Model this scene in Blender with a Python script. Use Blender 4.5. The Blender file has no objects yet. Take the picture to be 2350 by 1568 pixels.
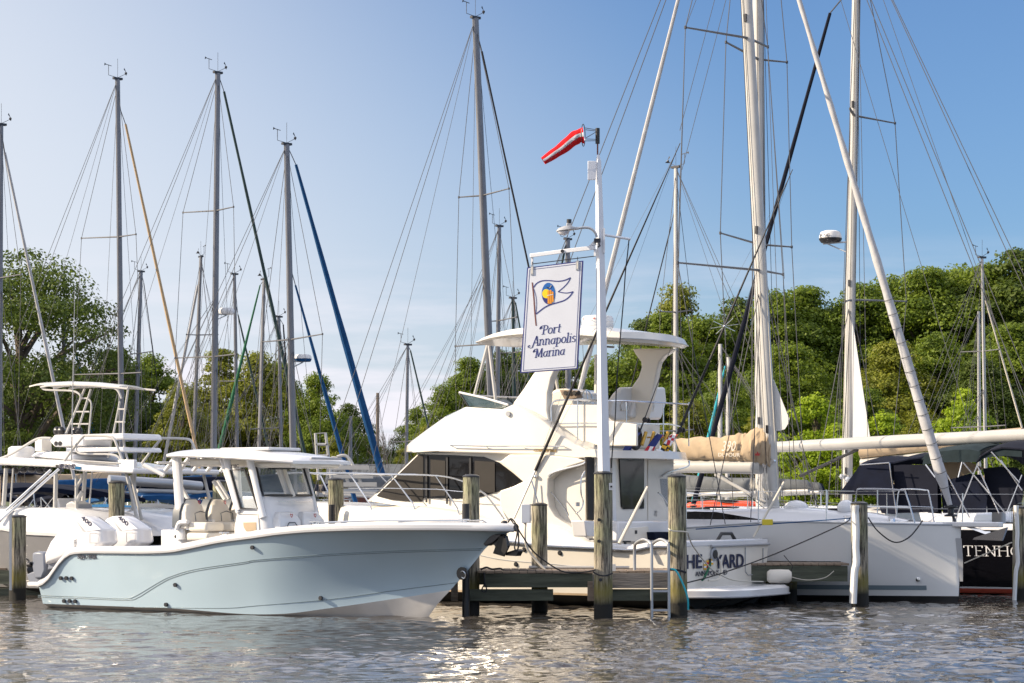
import bpy, math, random
import numpy as np
from mathutils import Vector, Matrix
R = math.radians
rng = random.Random(7)
nr = np.random.default_rng(11)
sc = bpy.context.scene
col = sc.collection

# ---------------------------------------------------------------- camera
F, CX, HY, EYE = 5232.0, 1175.0, 1147.5, 2.0      # survey constants: focal length and principal row in sheet units
cd = bpy.data.cameras.new("camera"); cam = bpy.data.objects.new("camera", cd); col.objects.link(cam)
cam.location = (0, 0, EYE); cam.rotation_euler = (R(90), 0, 0)
cd.sensor_width = 36; cd.lens = F/2350*36; cd.shift_y = (HY-784)/2350
cd.clip_end = 12000; cd.clip_start = 0.5
cd.dof.use_dof = True; cd.dof.focus_distance = 41; cd.dof.aperture_fstop = 9
sc.camera = cam
# ---------------------------------------------------------------- world and sun
SUN_EL, SUN_AZ = 27, -95          # azimuth from +Y, negative to the left
w = bpy.data.worlds.new("World"); sc.world = w; w.use_nodes = True
nt = w.node_tree; nt.nodes.clear()
out = nt.nodes.new("ShaderNodeOutputWorld"); bg = nt.nodes.new("ShaderNodeBackground")
sky = nt.nodes.new("ShaderNodeTexSky"); sky.sky_type = 'NISHITA'; sky.sun_disc = False
sky.sun_elevation = R(SUN_EL); sky.sun_rotation = R(SUN_AZ); sky.air_density = 1.0; sky.dust_density = 0.6; sky.ozone_density = 3.0
bg.inputs[1].default_value = 0.13
# thin low clouds and the paler air towards the sun, in the sky itself
tc = nt.nodes.new("ShaderNodeTexCoord"); L = nt.links.new
def nd(t, op=None, **kw):
    n = nt.nodes.new(t)
    if op: n.operation = op
    for k, v in kw.items(): n.inputs[int(k[1:])].default_value = v
    return n
sx = nd("ShaderNodeSeparateXYZ"); L(tc.outputs['Generated'], sx.inputs[0])
a1 = nd("ShaderNodeMath", 'MULTIPLY_ADD', i1=-2.5, i2=.60); L(sx.outputs['X'], a1.inputs[0])
a2 = nd("ShaderNodeMath", 'MULTIPLY_ADD', i1=-2.1); L(sx.outputs['Z'], a2.inputs[0]); L(a1.outputs[0], a2.inputs[2])
pale = nd("ShaderNodeMapRange", i1=-.12, i2=1.0, i3=0.0, i4=.92); pale.interpolation_type = 'SMOOTHSTEP'; L(a2.outputs[0], pale.inputs[0])
tint = nd("ShaderNodeMix"); tint.data_type = 'RGBA'; tint.blend_type = 'MULTIPLY'; tint.inputs[0].default_value = 1; tint.inputs[7].default_value = (.41, .50, .63, 1); L(sky.outputs[0], tint.inputs[6])
m1 = nd("ShaderNodeMix"); m1.data_type = 'RGBA'; m1.inputs[7].default_value = (3.6, 3.8, 4.15, 1); L(pale.outputs[0], m1.inputs[0]); L(tint.outputs[2], m1.inputs[6])
mp = nd("ShaderNodeMapping"); mp.inputs['Scale'].default_value = (2.2, 2.2, 17); L(tc.outputs['Generated'], mp.inputs[0])
nz = nd("ShaderNodeTexNoise", i2=3.4, i3=8, i4=.58); L(mp.outputs[0], nz.inputs[0])
cr = nd("ShaderNodeValToRGB"); cr.color_ramp.elements[0].position = .42; cr.color_ramp.elements[1].position = .60; L(nz.outputs[0], cr.inputs[0])
el = nd("ShaderNodeMapRange", i1=.02, i2=.125, i3=1.0, i4=0); el.interpolation_type = 'SMOOTHSTEP'; L(sx.outputs['Z'], el.inputs[0])
mu = nd("ShaderNodeMath", 'MULTIPLY'); L(cr.outputs[0], mu.inputs[0]); L(el.outputs[0], mu.inputs[1])
mx = nd("ShaderNodeMix"); mx.data_type = 'RGBA'; mx.inputs[7].default_value = (4.4, 4.25, 4.6, 1)
hi = nd("ShaderNodeMapRange", i1=.215, i2=.36, i3=0, i4=.9); hi.interpolation_type = 'SMOOTHSTEP'; L(sx.outputs['Z'], hi.inputs[0])  # bright unseen clouds added above the frame to lift water reflections and fill light
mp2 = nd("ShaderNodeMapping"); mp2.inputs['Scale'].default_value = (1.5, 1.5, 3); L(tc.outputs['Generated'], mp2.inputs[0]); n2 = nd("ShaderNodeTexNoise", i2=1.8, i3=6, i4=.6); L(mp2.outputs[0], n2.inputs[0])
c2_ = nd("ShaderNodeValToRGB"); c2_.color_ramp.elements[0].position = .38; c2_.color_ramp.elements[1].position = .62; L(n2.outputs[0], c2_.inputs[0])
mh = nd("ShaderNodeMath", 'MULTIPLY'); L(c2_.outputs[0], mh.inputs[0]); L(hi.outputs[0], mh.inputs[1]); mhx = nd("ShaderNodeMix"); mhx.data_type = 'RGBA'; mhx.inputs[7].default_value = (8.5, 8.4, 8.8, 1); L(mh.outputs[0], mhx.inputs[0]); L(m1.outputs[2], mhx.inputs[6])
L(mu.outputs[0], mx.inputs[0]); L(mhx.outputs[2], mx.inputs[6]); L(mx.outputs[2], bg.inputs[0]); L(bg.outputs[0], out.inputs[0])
sl = bpy.data.lights.new("sun", 'SUN'); sl.energy = 4.7; sl.angle = R(.5); sl.color = (1, .83, .62)
so = bpy.data.objects.new("sun", sl); col.objects.link(so)
sd = Vector((math.sin(R(SUN_AZ))*math.cos(R(SUN_EL)), math.cos(R(SUN_AZ))*math.cos(R(SUN_EL)), math.sin(R(SUN_EL))))
so.rotation_euler = sd.to_track_quat('Z', 'Y').to_euler()
so.location = (-40, 0, 40)
sc.view_settings.view_transform = 'Standard'; sc.view_settings.look = 'None'; sc.view_settings.exposure = 0.78
sc.view_settings.gamma = 1; sc.view_settings.use_curve_mapping = False
try:
    sc.cycles.max_bounces = 6; sc.cycles.transparent_max_bounces = 10
except Exception: pass

# ---------------------------------------------------------------- materials
def mat(name, c, rough=.5, metal=0, var=0, vs=3.0, bump=0, bs=20.0, spec=.5, coat=0, alpha=1, trans=0, stretch=None):
    m = bpy.data.materials.new(name); m.use_nodes = True; t = m.node_tree; p = t.nodes['Principled BSDF']
    p.inputs['Base Color'].default_value = (*c, 1); p.inputs['Roughness'].default_value = rough; p.inputs['Metallic'].default_value = metal
    p.inputs['Specular IOR Level'].default_value = spec; p.inputs['Coat Weight'].default_value = coat; p.inputs['Coat Roughness'].default_value = .06
    p.inputs['Alpha'].default_value = alpha; p.inputs['Transmission Weight'].default_value = trans
    if var or bump:
        tc = t.nodes.new("ShaderNodeTexCoord"); mp = t.nodes.new("ShaderNodeMapping"); t.links.new(tc.outputs['Object'], mp.inputs[0])
        if stretch: mp.inputs['Scale'].default_value = stretch
    if var:
        n = t.nodes.new("ShaderNodeTexNoise"); n.inputs['Scale'].default_value = vs; n.inputs['Detail'].default_value = 5
        r = t.nodes.new("ShaderNodeMapRange"); r.inputs[1].default_value = .3; r.inputs[2].default_value = .7; r.inputs[3].default_value = 1-var; r.inputs[4].default_value = 1+var*.6
        mm = t.nodes.new("ShaderNodeVectorMath"); mm.operation = 'SCALE'; mm.inputs[0].default_value = c
        t.links.new(mp.outputs[0], n.inputs[0]); t.links.new(n.outputs[0], r.inputs[0]); t.links.new(r.outputs[0], mm.inputs['Scale']); t.links.new(mm.outputs[0], p.inputs['Base Color'])
    if bump:
        n = t.nodes.new("ShaderNodeTexNoise"); n.inputs['Scale'].default_value = bs; n.inputs['Detail'].default_value = 4
        b = t.nodes.new("ShaderNodeBump"); b.inputs['Strength'].default_value = bump; b.inputs['Distance'].default_value = .02
        t.links.new(mp.outputs[0], n.inputs[0]); t.links.new(n.outputs[0], b.inputs['Height']); t.links.new(b.outputs[0], p.inputs['Normal'])
    return m
M = {}
def mk(k, *a, **kw): M[k] = mat(k, *a, **kw)
mk('gel_white', (.70, .70, .71), .22, var=.05, vs=1.2, coat=.5)
mk('gel_cream', (.74, .70, .625), .22, var=.05, vs=1.0, coat=.5)
mk('gel_blue', (.40, .52, .61), .16, var=.05, vs=.8, coat=.7)
mk('gel_grey', (.24, .24, .25), .2, var=.05, coat=.4)
mk('hull_white', (.70, .71, .71), .2, var=.06, vs=.7, coat=.4)
mk('bottom_pale', (.62, .60, .58), .4, var=.15, vs=2)
mk('black_gel', (.004, .004, .006), .2, spec=.3)
mk('bottom_black', (.02, .02, .022), .6, var=.3)
mk('red_boot', (.42, .07, .04), .5)
mk('glass_dark', (.008, .008, .009), .05, spec=.4)
mk('window_screen', (.020, .017, .015), .5, var=.25, vs=6, spec=.3)
mk('mesh_panel', (.022, .019, .017), .6, var=.15, spec=.3)
mk('steel', (.66, .67, .69), .22, metal=1)
mk('alu', (.40, .42, .45), .38, metal=.55, var=.08)
mk('alu_white', (.46, .455, .44), .35, coat=.2, var=.10, vs=2)
mk('mast_grey', (.19, .195, .215), .4, metal=.3, var=.1)
mk('wire', (.055, .058, .068), .7)
mk('rope_white', (.62, .58, .50), .8)
mk('rope_dark', (.018, .019, .024), .8)
mk('rope_teal', (.02, .36, .45), .6)
mk('rope_green', (.008, .11, .05), .7)
mk('rope_yellow', (.55, .40, .10), .8)
mk('canvas_navy', (.004, .007, .020), .8, spec=.15, var=.25, vs=5, bump=.3, bs=6)
mk('canvas_green', (.018, .030, .036), .8, spec=.15, var=.25, vs=5, bump=.3, bs=6)
mk('canvas_blue', (.008, .060, .17), .8, spec=.2, var=.2, vs=4)
mk('canvas_sky', (.012, .12, .27), .8, spec=.2, var=.2, vs=4)
mk('canvas_tan', (.43, .33, .22), .85, var=.14, vs=3, bump=.5, bs=5)
mk('canvas_grey', (.11, .12, .13), .8, var=.2)
mk('furl_tan', (.46, .33, .19), .8, var=.1)
mk('furl_green', (.02, .045, .045), .8, var=.1)
mk('furl_white', (.42, .42, .43), .7, var=.14, vs=4, bump=1.0, bs=3)
mk('furl_dark', (.008, .010, .020), .8, spec=.15, var=.2)
mk('sail', (.62, .62, .61), .8, var=.05)
mk('plastic_white', (.68, .68, .68), .35)
mk('plastic_grey', (.35, .36, .38), .4)
mk('plastic_black', (.015, .015, .017), .4)
mk('vinyl_cream', (.68, .64, .57), .5, var=.06)
mk('vinyl_slate', (.06, .075, .095), .5)
mk('engine_white', (.66, .66, .68), .18, coat=.7)
mk('engine_grey', (.17, .19, .24), .35)
mk('metal_dark', (.05, .05, .055), .35, metal=.7)
mk('letter_navy', (.006, .011, .05), .5)
mk('letter_dark', (.02, .025, .05), .5)
mk('letter_white', (.75, .75, .76), .5)
mk('letter_red', (.40, .04, .04), .5)
mk('sign_white', (.66, .69, .76), .35, var=.03)
mk('sign_navy', (.028, .035, .19), .4)
mk('post_white', (.74, .76, .80), .4, var=.04, vs=2)
mk('sun_yellow', (.85, .62, .01), .5)
mk('pile_orange', (.75, .30, .02), .5)
mk('sky_blue_paint', (.01, .12, .42), .5)
mk('mast_brown', (.16, .05, .035), .5)
mk('sock_red', (.62, .018, .022), .95, spec=.1)
mk('sock_white', (.66, .66, .70), .8)
mk('orange_plastic', (.75, .07, .015), .5)
mk('yellow_plastic', (.62, .50, .03), .5)
mk('gold', (.55, .33, .06), .35, metal=.5)
mk('flag_red', (.50, .02, .035), .8); mk('flag_white', (.75, .75, .75), .8); mk('flag_blue', (.015, .03, .16), .8); mk('flag_yellow', (.75, .42, .02), .8); mk('flag_black', (.012, .012, .012), .8)
mk('clear_film', (.55, .60, .66), .1, alpha=.35)
mk('glass_tint', (.05, .09, .10), .05, alpha=.55, spec=.7)
mk('glass_clear', (.35, .42, .46), .04, alpha=.22, spec=.7)
mk('wood_grey', (.19, .175, .16), .85, var=.35, vs=6, bump=.6, bs=9, stretch=(.35, 3, 3))
mk('wood_brown', (.26, .20, .15), .85, var=.35, vs=6, bump=.6, bs=9, stretch=(.35, 3, 3))
mk('wood_green', (.085, .095, .07), .85, var=.4, vs=4, bump=.6, bs=9, stretch=(.35, 3, 3))
mk('varnish', (.40, .20, .06), .4)
mk('land', (.07, .09, .03), .95, var=.4, vs=.2)
mk('bark', (.10, .08, .06), .9, var=.3)

def piling_mat():
    m = bpy.data.materials.new('piling_wood'); m.use_nodes = True; t = m.node_tree; p = t.nodes['Principled BSDF']; p.inputs['Roughness'].default_value = .85
    N = t.nodes.new; L = t.links.new
    tc = N("ShaderNodeTexCoord"); g = N("ShaderNodeNewGeometry")
    mp = N("ShaderNodeMapping"); mp.inputs['Scale'].default_value = (9, 9, .8); L(tc.outputs['Object'], mp.inputs[0])
    n1 = N("ShaderNodeTexNoise"); n1.inputs['Scale'].default_value = 3.2; n1.inputs['Detail'].default_value = 8; n1.inputs['Roughness'].default_value = .7; L(mp.outputs[0], n1.inputs[0])
    r1 = N("ShaderNodeValToRGB"); e = r1.color_ramp.elements; e[0].position = .40; e[0].color = (.035, .03, .024, 1); e[1].position = .58; e[1].color = (.36, .32, .25, 1); L(n1.outputs[0], r1.inputs[0])
    n2 = N("ShaderNodeTexNoise"); n2.inputs['Scale'].default_value = 1.6; n2.inputs['Detail'].default_value = 4; L(tc.outputs['Object'], n2.inputs[0])
    r2 = N("ShaderNodeMapRange"); r2.inputs[1].default_value = .42; r2.inputs[2].default_value = .6; L(n2.outputs[0], r2.inputs[0])
    mx = N("ShaderNodeMix"); mx.data_type = 'RGBA'; mx.blend_type = 'MULTIPLY'; mx.inputs[7].default_value = (.80, .90, .72, 1); L(r2.outputs[0], mx.inputs[0]); L(r1.outputs[0], mx.inputs[6])
    s = N("ShaderNodeSeparateXYZ"); L(g.outputs['Position'], s.inputs[0])
    ad = N("ShaderNodeMath"); ad.operation = 'MULTIPLY_ADD'; ad.inputs[1].default_value = .35; L(n2.outputs[0], ad.inputs[0]); 
    sb = N("ShaderNodeMath"); sb.operation = 'SUBTRACT'; L(s.outputs['Z'], sb.inputs[0]); L(ad.outputs[0], sb.inputs[1]); ad.inputs[2].default_value = 0
    wr = N("ShaderNodeMapRange"); wr.inputs[1].default_value = .05; wr.inputs[2].default_value = .30; L(sb.outputs[0], wr.inputs[0])
    m2 = N("ShaderNodeMix"); m2.data_type = 'RGBA'; m2.inputs[6].default_value = (.012, .012, .010, 1); L(wr.outputs[0], m2.inputs[0]); L(mx.outputs[2], m2.inputs[7])
    al = N("ShaderNodeMapRange"); al.inputs[1].default_value = .25; al.inputs[2].default_value = .6; al.inputs[3].default_value = 1; al.inputs[4].default_value = 0; L(sb.outputs[0], al.inputs[0])
    am = N("ShaderNodeMath"); am.operation = 'MULTIPLY'; L(al.outputs[0], am.inputs[0]); L(wr.outputs[0], am.inputs[1])
    m3 = N("ShaderNodeMix"); m3.data_type = 'RGBA'; m3.inputs[7].default_value = (.16, .14, .03, 1); L(am.outputs[0], m3.inputs[0]); L(m2.outputs[2], m3.inputs[6])
    L(m3.outputs[2], p.inputs['Base Color'])
    b = N("ShaderNodeBump"); b.inputs['Strength'].default_value = .8; b.inputs['Distance'].default_value = .025; L(n1.outputs[0], b.inputs['Height']); L(b.outputs[0], p.inputs['Normal'])
    M['piling'] = m
piling_mat()
def leaf_mat(k, c1, c2, tr=.35):
    m = bpy.data.materials.new(k); m.use_nodes = True; t = m.node_tree; p = t.nodes['Principled BSDF']; N = t.nodes.new; L = t.links.new
    g = N("ShaderNodeNewGeometry"); tc = N("ShaderNodeTexCoord"); n = N("ShaderNodeTexNoise"); n.inputs['Scale'].default_value = .45; n.inputs['Detail'].default_value = 3; L(tc.outputs['Object'], n.inputs[0])
    a = N("ShaderNodeMath"); a.operation = 'MULTIPLY_ADD'; a.inputs[1].default_value = .45; L(g.outputs['Random Per Island'], a.inputs[0])
    a2 = N("ShaderNodeMath"); a2.operation = 'MULTIPLY_ADD'; a2.inputs[1].default_value = 1.6; a2.inputs[2].default_value = -.52; L(n.outputs[0], a2.inputs[0]); L(a2.outputs[0], a.inputs[2])
    x = N("ShaderNodeMix"); x.data_type = 'RGBA'; x.inputs[6].default_value = (*c1, 1); x.inputs[7].default_value = (*c2, 1); L(a.outputs[0], x.inputs[0])
    p.inputs['Roughness'].default_value = .55; p.inputs['Specular IOR Level'].default_value = .3
    L(x.outputs[2], p.inputs['Base Color'])
    tl = N("ShaderNodeBsdfTranslucent"); L(x.outputs[2], tl.inputs[0])
    ms = N("ShaderNodeMixShader"); ms.inputs[0].default_value = tr; L(p.outputs[0], ms.inputs[1]); L(tl.outputs[0], ms.inputs[2]); L(ms.outputs[0], t.nodes['Material Output'].inputs[0])
    M[k] = m
leaf_mat('leaf_dark', (.040, .070, .011), (.13, .18, .024), .42)
leaf_mat('leaf_mid', (.065, .112, .012), (.22, .29, .024), .42)
leaf_mat('leaf_olive', (.085, .110, .011), (.27, .285, .028), .42)
leaf_mat('leaf_bright', (.16, .26, .012), (.36, .46, .025), .45)

# ---------------------------------------------------------------- mesh helpers
def V(*a): return np.array(a, float)
class MB:
    def __init__(s): s.v = []; s.f = []; s.m = []
    def add(s, vs, fs, mi=0):
        o = len(s.v); s.v += [tuple(map(float, p)) for p in vs]; s.f += [tuple(i+o for i in q) for q in fs]; s.m += [mi]*len(fs); return s
    def tube(s, pts, r, n=8, mi=0, cap=True, squash=1.0, closed=False):
        pts = [np.array(p, float) for p in pts]; k = len(pts)
        rs = list(r) if hasattr(r, '__len__') else [r]*k
        tg = []
        for i in range(k):
            a = pts[max(i-1, 0)]; b = pts[min(i+1, k-1)]
            if closed: a = pts[i-1]; b = pts[(i+1) % k]
            d = b-a; tg.append(d/(np.linalg.norm(d)+1e-9))
        up = V(0, 0, 1) if abs(tg[0][2]) < .9 else V(1, 0, 0)
        nx = np.cross(tg[0], up); nx /= np.linalg.norm(nx)
        vs = []
        for i in range(k):
            nx = nx-tg[i]*np.dot(nx, tg[i]); nx /= (np.linalg.norm(nx)+1e-9); ny = np.cross(tg[i], nx)
            for j in range(n):
                t = 2*math.pi*(j+.5)/n; vs.append(pts[i]+rs[i]*(nx*math.cos(t)+ny*math.sin(t)*squash))
        fs = [(i*n+j, i*n+(j+1) % n, (i+1)*n+(j+1) % n, (i+1)*n+j) for i in range(k-1) for j in range(n)]
        if closed: fs += [((k-1)*n+j, (k-1)*n+(j+1) % n, (j+1) % n, j) for j in range(n)]
        elif cap: fs += [tuple(range(n-1, -1, -1)), tuple((k-1)*n+j for j in range(n))]
        return s.add(vs, fs, mi)
    def box(s, c, d, rz=0, mi=0, ry=0, rx=0):
        m = Matrix.Rotation(rz, 3, 'Z') @ Matrix.Rotation(ry, 3, 'Y') @ Matrix.Rotation(rx, 3, 'X')
        vs = [Vector(c)+m @ Vector((d[0]/2*a, d[1]/2*b, d[2]/2*e)) for e in (-1, 1) for b in (-1, 1) for a in (-1, 1)]
        return s.add(vs, [(0, 2, 3, 1), (4, 5, 7, 6), (0, 1, 5, 4), (2, 6, 7, 3), (0, 4, 6, 2), (1, 3, 7, 5)], mi)
    def loft(s, rings, caps=True, closed=True, mi=0):
        n = len(rings[0]); vs = [p for r in rings for p in r]; m = n if closed else n-1
        fs = [(i*n+j, i*n+(j+1) % n, (i+1)*n+(j+1) % n, (i+1)*n+j) for i in range(len(rings)-1) for j in range(m)]
        if caps: fs += [tuple(range(n-1, -1, -1)), tuple((len(rings)-1)*n+j for j in range(n))]
        return s.add(vs, fs, mi)
    def prism(s, pts, off, mi=0):   # planar outline (3d pts) pushed along an offset vector
        a = [np.array(p, float) for p in pts]; o = np.array(off, float)
        return s.loft([a, [p+o for p in a]], mi=mi)
    def lathe(s, prof, c=(0, 0, 0), n=20, ax='Z', mi=0):
        rings = []
        for r, h in prof:
            ring = []
            for j in range(n):
                t = 2*math.pi*j/n; a, b = r*math.cos(t), r*math.sin(t)
                p = {'Z': (a, b, h), 'X': (h, a, b), 'Y': (a, h, b)}[ax]; ring.append((p[0]+c[0], p[1]+c[1], p[2]+c[2]))
            rings.append(ring)
        return s.loft(rings, mi=mi)
    def ball(s, c, r, n=12, k=8, mi=0):
        rr = r if hasattr(r, '__len__') else (r, r, r)
        rings = [[(c[0]+rr[0]*math.sin(a)*math.cos(t), c[1]+rr[1]*math.sin(a)*math.sin(t), c[2]+rr[2]*math.cos(a)) for t in [2*math.pi*j/n for j in range(n)]] for a in [math.pi*(i+.02)/(k+.04) for i in range(k+1)]]
        return s.loft(rings, mi=mi)
    def grid(s, P, mi=0, thick=None):
        P = np.array(P, float); a, b = P.shape[:2]
        fs = [(i*b+j, i*b+j+1, (i+1)*b+j+1, (i+1)*b+j) for i in range(a-1) for j in range(b-1)]
        if thick is None: return s.add(P.reshape(-1, 3), fs, mi)
        Q = P+np.array(thick); k = a*b
        bd = [(0, j) for j in range(b)]+[(i, b-1) for i in range(1, a)]+[(a-1, j) for j in range(b-2, -1, -1)]+[(i, 0) for i in range(a-2, 0, -1)]
        ids = [i*b+j for i, j in bd]
        f2 = [tuple(k+x for x in reversed(q)) for q in fs]+[(ids[(i+1) % len(ids)], ids[i], k+ids[i], k+ids[(i+1) % len(ids)]) for i in range(len(ids))]
        return s.add(np.concatenate([P.reshape(-1, 3), Q.reshape(-1, 3)]), fs+f2, mi)
    def build(s, name, m, parent=None, label=None, bv=0, ang=38, seg=2, sub=0):
        me = bpy.data.meshes.new(name); me.from_pydata(s.v, [], s.f)
        for x in (m if isinstance(m, (list, tuple)) else [m]): me.materials.append(M[x])
        if any(s.m): me.polygons.foreach_set('material_index', s.m)
        import bmesh
        b = bmesh.new(); b.from_mesh(me); bmesh.ops.recalc_face_normals(b, faces=b.faces); b.to_mesh(me); b.free()
        me.shade_smooth(); me.set_sharp_from_angle(angle=R(ang))
        o = bpy.data.objects.new(name, me); col.objects.link(o)
        if parent: o.parent = parent
        if label: o['label'] = label
        if bv:
            q = o.modifiers.new('bevel', 'BEVEL'); q.width = bv; q.segments = seg; q.limit_method = 'ANGLE'; q.angle_limit = R(40); q.harden_normals = False
        if sub:
            q = o.modifiers.new('sub', 'SUBSURF'); q.levels = sub; q.render_levels = sub
        return o
def tag(o, label=None, cat=None, group=None, kind=None):
    for k, x in (('label', label), ('category', cat), ('group', group), ('kind', kind)):
        if x: o[k] = x
    return o
def thing(name, label, cat, loc=(0, 0, 0), rz=0, group=None):
    o = bpy.data.objects.new(name, None); col.objects.link(o); o.location = loc; o.rotation_euler = (0, 0, rz); o.empty_display_size = .3
    return tag(o, label, cat, group)
def pchip(pts):
    x = np.array([p[0] for p in pts], float); y = np.array([p[1] for p in pts], float)
    o = np.argsort(x); x = x[o]; y = y[o]; k = np.concatenate([[True], np.diff(x) > 1e-4]); x = x[k]; y = y[k]
    h = np.diff(x); d = np.diff(y)/h; m = np.zeros(len(x)); m[0] = d[0]; m[-1] = d[-1]
    for i in range(1, len(x)-1):
        if d[i-1]*d[i] > 0: w1, w2 = 2*h[i]+h[i-1], h[i]+2*h[i-1]; m[i] = (w1+w2)/(w1/d[i-1]+w2/d[i])
    def f(q):
        q = min(max(q, x[0]), x[-1]); i = min(np.searchsorted(x, q, 'right')-1, len(x)-2); t = (q-x[i])/h[i]
        return float((2*t**3-3*t**2+1)*y[i]+(t**3-2*t**2+t)*h[i]*m[i]+(-2*t**3+3*t**2)*y[i+1]+(t**3-t**2)*h[i]*m[i+1])
    return f
def smooth(pts, k=6):
    P = [np.array(p, float) for p in pts]; o = []
    for i in range(len(P)-1):
        a = P[max(i-1, 0)]; b = P[i]; c = P[i+1]; d = P[min(i+2, len(P)-1)]
        for j in range(k):
            t = j/k; o.append(.5*((2*b)+(c-a)*t+(2*a-5*b+4*c-d)*t*t+(3*b-a-3*c+d)*t**3))
    return o+[P[-1]]
# survey frames: a point of the sheet meets an upright plane of the boat's own frame, which gives real lengths and heights
class Fr:
    def __init__(s, X, Y, deg):
        s.X, s.Y, s.deg = X, Y, deg; a = R(deg); s.h = (math.cos(a), math.sin(a)); s.p = (-math.sin(a), math.cos(a))
    def root(s, name, label, cat, group=None): return thing(name, label, cat, (s.X, s.Y, 0), R(s.deg), group)
    def at(s, q, v):
        a = (q[0]-CX)/F; b = (HY-q[1])/F
        t = (v+s.X*s.p[0]+s.Y*s.p[1])/(a*s.p[0]+s.p[1])
        return V((t*a-s.X)*s.h[0]+(t-s.Y)*s.h[1], v, EYE+b*t)
    def atu(s, q, u):
        a = (q[0]-CX)/F; b = (HY-q[1])/F
        t = (u+s.X*s.h[0]+s.Y*s.h[1])/(a*s.h[0]+s.h[1])
        return V(u, (t*a-s.X)*s.p[0]+(t-s.Y)*s.p[1], EYE+b*t)
    def atb(s, q, bf, sg):     # meet a curved side whose half breadth is bf(u, w)
        v = sg*1.5
        for _ in range(40):
            P = s.at(q, v); v = .5*v+.5*sg*bf(P[0], P[2])
        return s.at(q, v)
    def loc(s, P):   # world -> local
        x, y = P[0]-s.X, P[1]-s.Y
        return V(x*s.h[0]+y*s.h[1], x*s.p[0]+y*s.p[1], P[2])
def wp(q, Y): return V((q[0]-CX)/F*Y, Y, EYE+(HY-q[1])/F*Y)
def mkc(sc_, ox, oy): return lambda x, y: (x/sc_+ox, y/sc_+oy)
c1 = mkc(3.559, 0, 991.4); c2 = mkc(3.559, 587.5, 991.4); c3 = mkc(3.765, 1009.7, 1083.2); c4 = mkc(4.068, 1468.7, 1083.2)
c5 = mkc(3.416, 1835.9, 973); c6 = mkc(3.765, 1009.7, 716); cI = mkc(4.2716, 0, 844.5); cJ = mkc(6.570, 1523.8, 954.7)
cC = mkc(3.416, 1175, 257); cD = mkc(5.026, 1156.6, 569.1); cO = mkc(4.741, 642.5, 789.4); cQ = mkc(3.416, 1890.9, 569.1)
# hull of any boat: keel, chine and sheer lines over u, lofted; returns half breadth function
class Hull:
    def __init__(s, u0, u1, sheer, half, chw, chb, keel, flare=lambda u: 1.0, n=70):
        s.u0, s.u1, s.sh, s.hb, s.cw, s.cb, s.k, s.fl, s.n = u0, u1, sheer, half, chw, chb, keel, flare, n
    def b(s, u, w):
        u = min(max(u, s.u0), s.u1); ws, wc = s.sh(u), max(s.cw(u), s.k(u)); bc = s.cb(u) if s.cw(u) > s.k(u) else 0
        t = min(max((w-wc)/(ws-wc+1e-6), 0), 1)
        return max(bc+(s.hb(u)-bc)*t**s.fl(u), .005)
    def us(s): return [s.u0+(s.u1-s.u0)*(1-(1-i/s.n)**1.4) for i in range(s.n+1)]
    def side(s, mb, lo=None, hi=None, k=10, mi=0):
        for sg in (-1, 1):
            P = []
            for u in s.us():
                a = max(s.cw(u), s.k(u)) if lo is None else max(lo(u), s.k(u)); e = s.sh(u) if hi is None else hi(u)
                e = max(e, a)
                P.append([(u, sg*s.b(u, a+(e-a)*j/k), a+(e-a)*j/k) for j in range(k+1)])
            mb.grid(P, mi)
        return mb
    def bottom(s, mb, mi=0):
        for sg in (-1, 1):
            P = []
            for u in s.us():
                k = s.k(u); wc = max(s.cw(u), k); bc = s.cb(u) if s.cw(u) > k else 0
                P.append([(u, sg*bc*j/4, k+(wc-k)*(j/4)**1.3) for j in range(5)])
            mb.grid(P, mi)
        return mb
    def transom(s, mb, lo=None, mi=0):
        u = s.u0; a = s.cw(u) if lo is None else lo; e = s.sh(u)
        ws = [a+(e-a)*j/6 for j in range(7)]
        mb.grid([[(u, -s.b(u, x), x), (u, s.b(u, x), x)] for x in ws], mi)
        if lo is None: mb.add([(u, -s.cb(u), a), (u, s.cb(u), a), (u, 0, s.k(u))], [(0, 1, 2)], mi)
        return mb
    def cap(s, mb, inner=.22, top=.1, out=.03, mi=0, down=None, u0=None):
        for sg in (-1, 1):
            P = []
            for u in s.us():
                if u0 is not None and u < u0: continue
                b = s.hb(u); w = s.sh(u); i = max(b-inner, .0)
                row = [(u, sg*b, w), (u, sg*(b+out), w+.01), (u, sg*(b+out), w+top*.6), (u, sg*max(b-.02, 0), w+top), (u, sg*i, w+top)]
                if down is not None:
                    z = down
                    while z < w and s.b(u, max(z, s.k(u))) < i+.04: z += .03
                    row.append((u, sg*i, min(z, w)))
                P.append(row)
            mb.grid(P, mi)
        return mb
    def deck(s, mb, z=None, crown=0.0, inset=0.0, mi=0, u0=None, u1=None):
        P = []
        for u in s.us():
            if (u0 is not None and u < u0) or (u1 is not None and u > u1): continue
            b = max(s.hb(u)-inset, 0); w = s.sh(u) if z is None else z
            if z is not None: b = min(b, max(s.b(u, z)-.03, 0))
            P.append([(u, b*j/4, w+crown*(1-(j/4)**2)) for j in range(-4, 5)])
        return mb.grid(P, mi)
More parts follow.
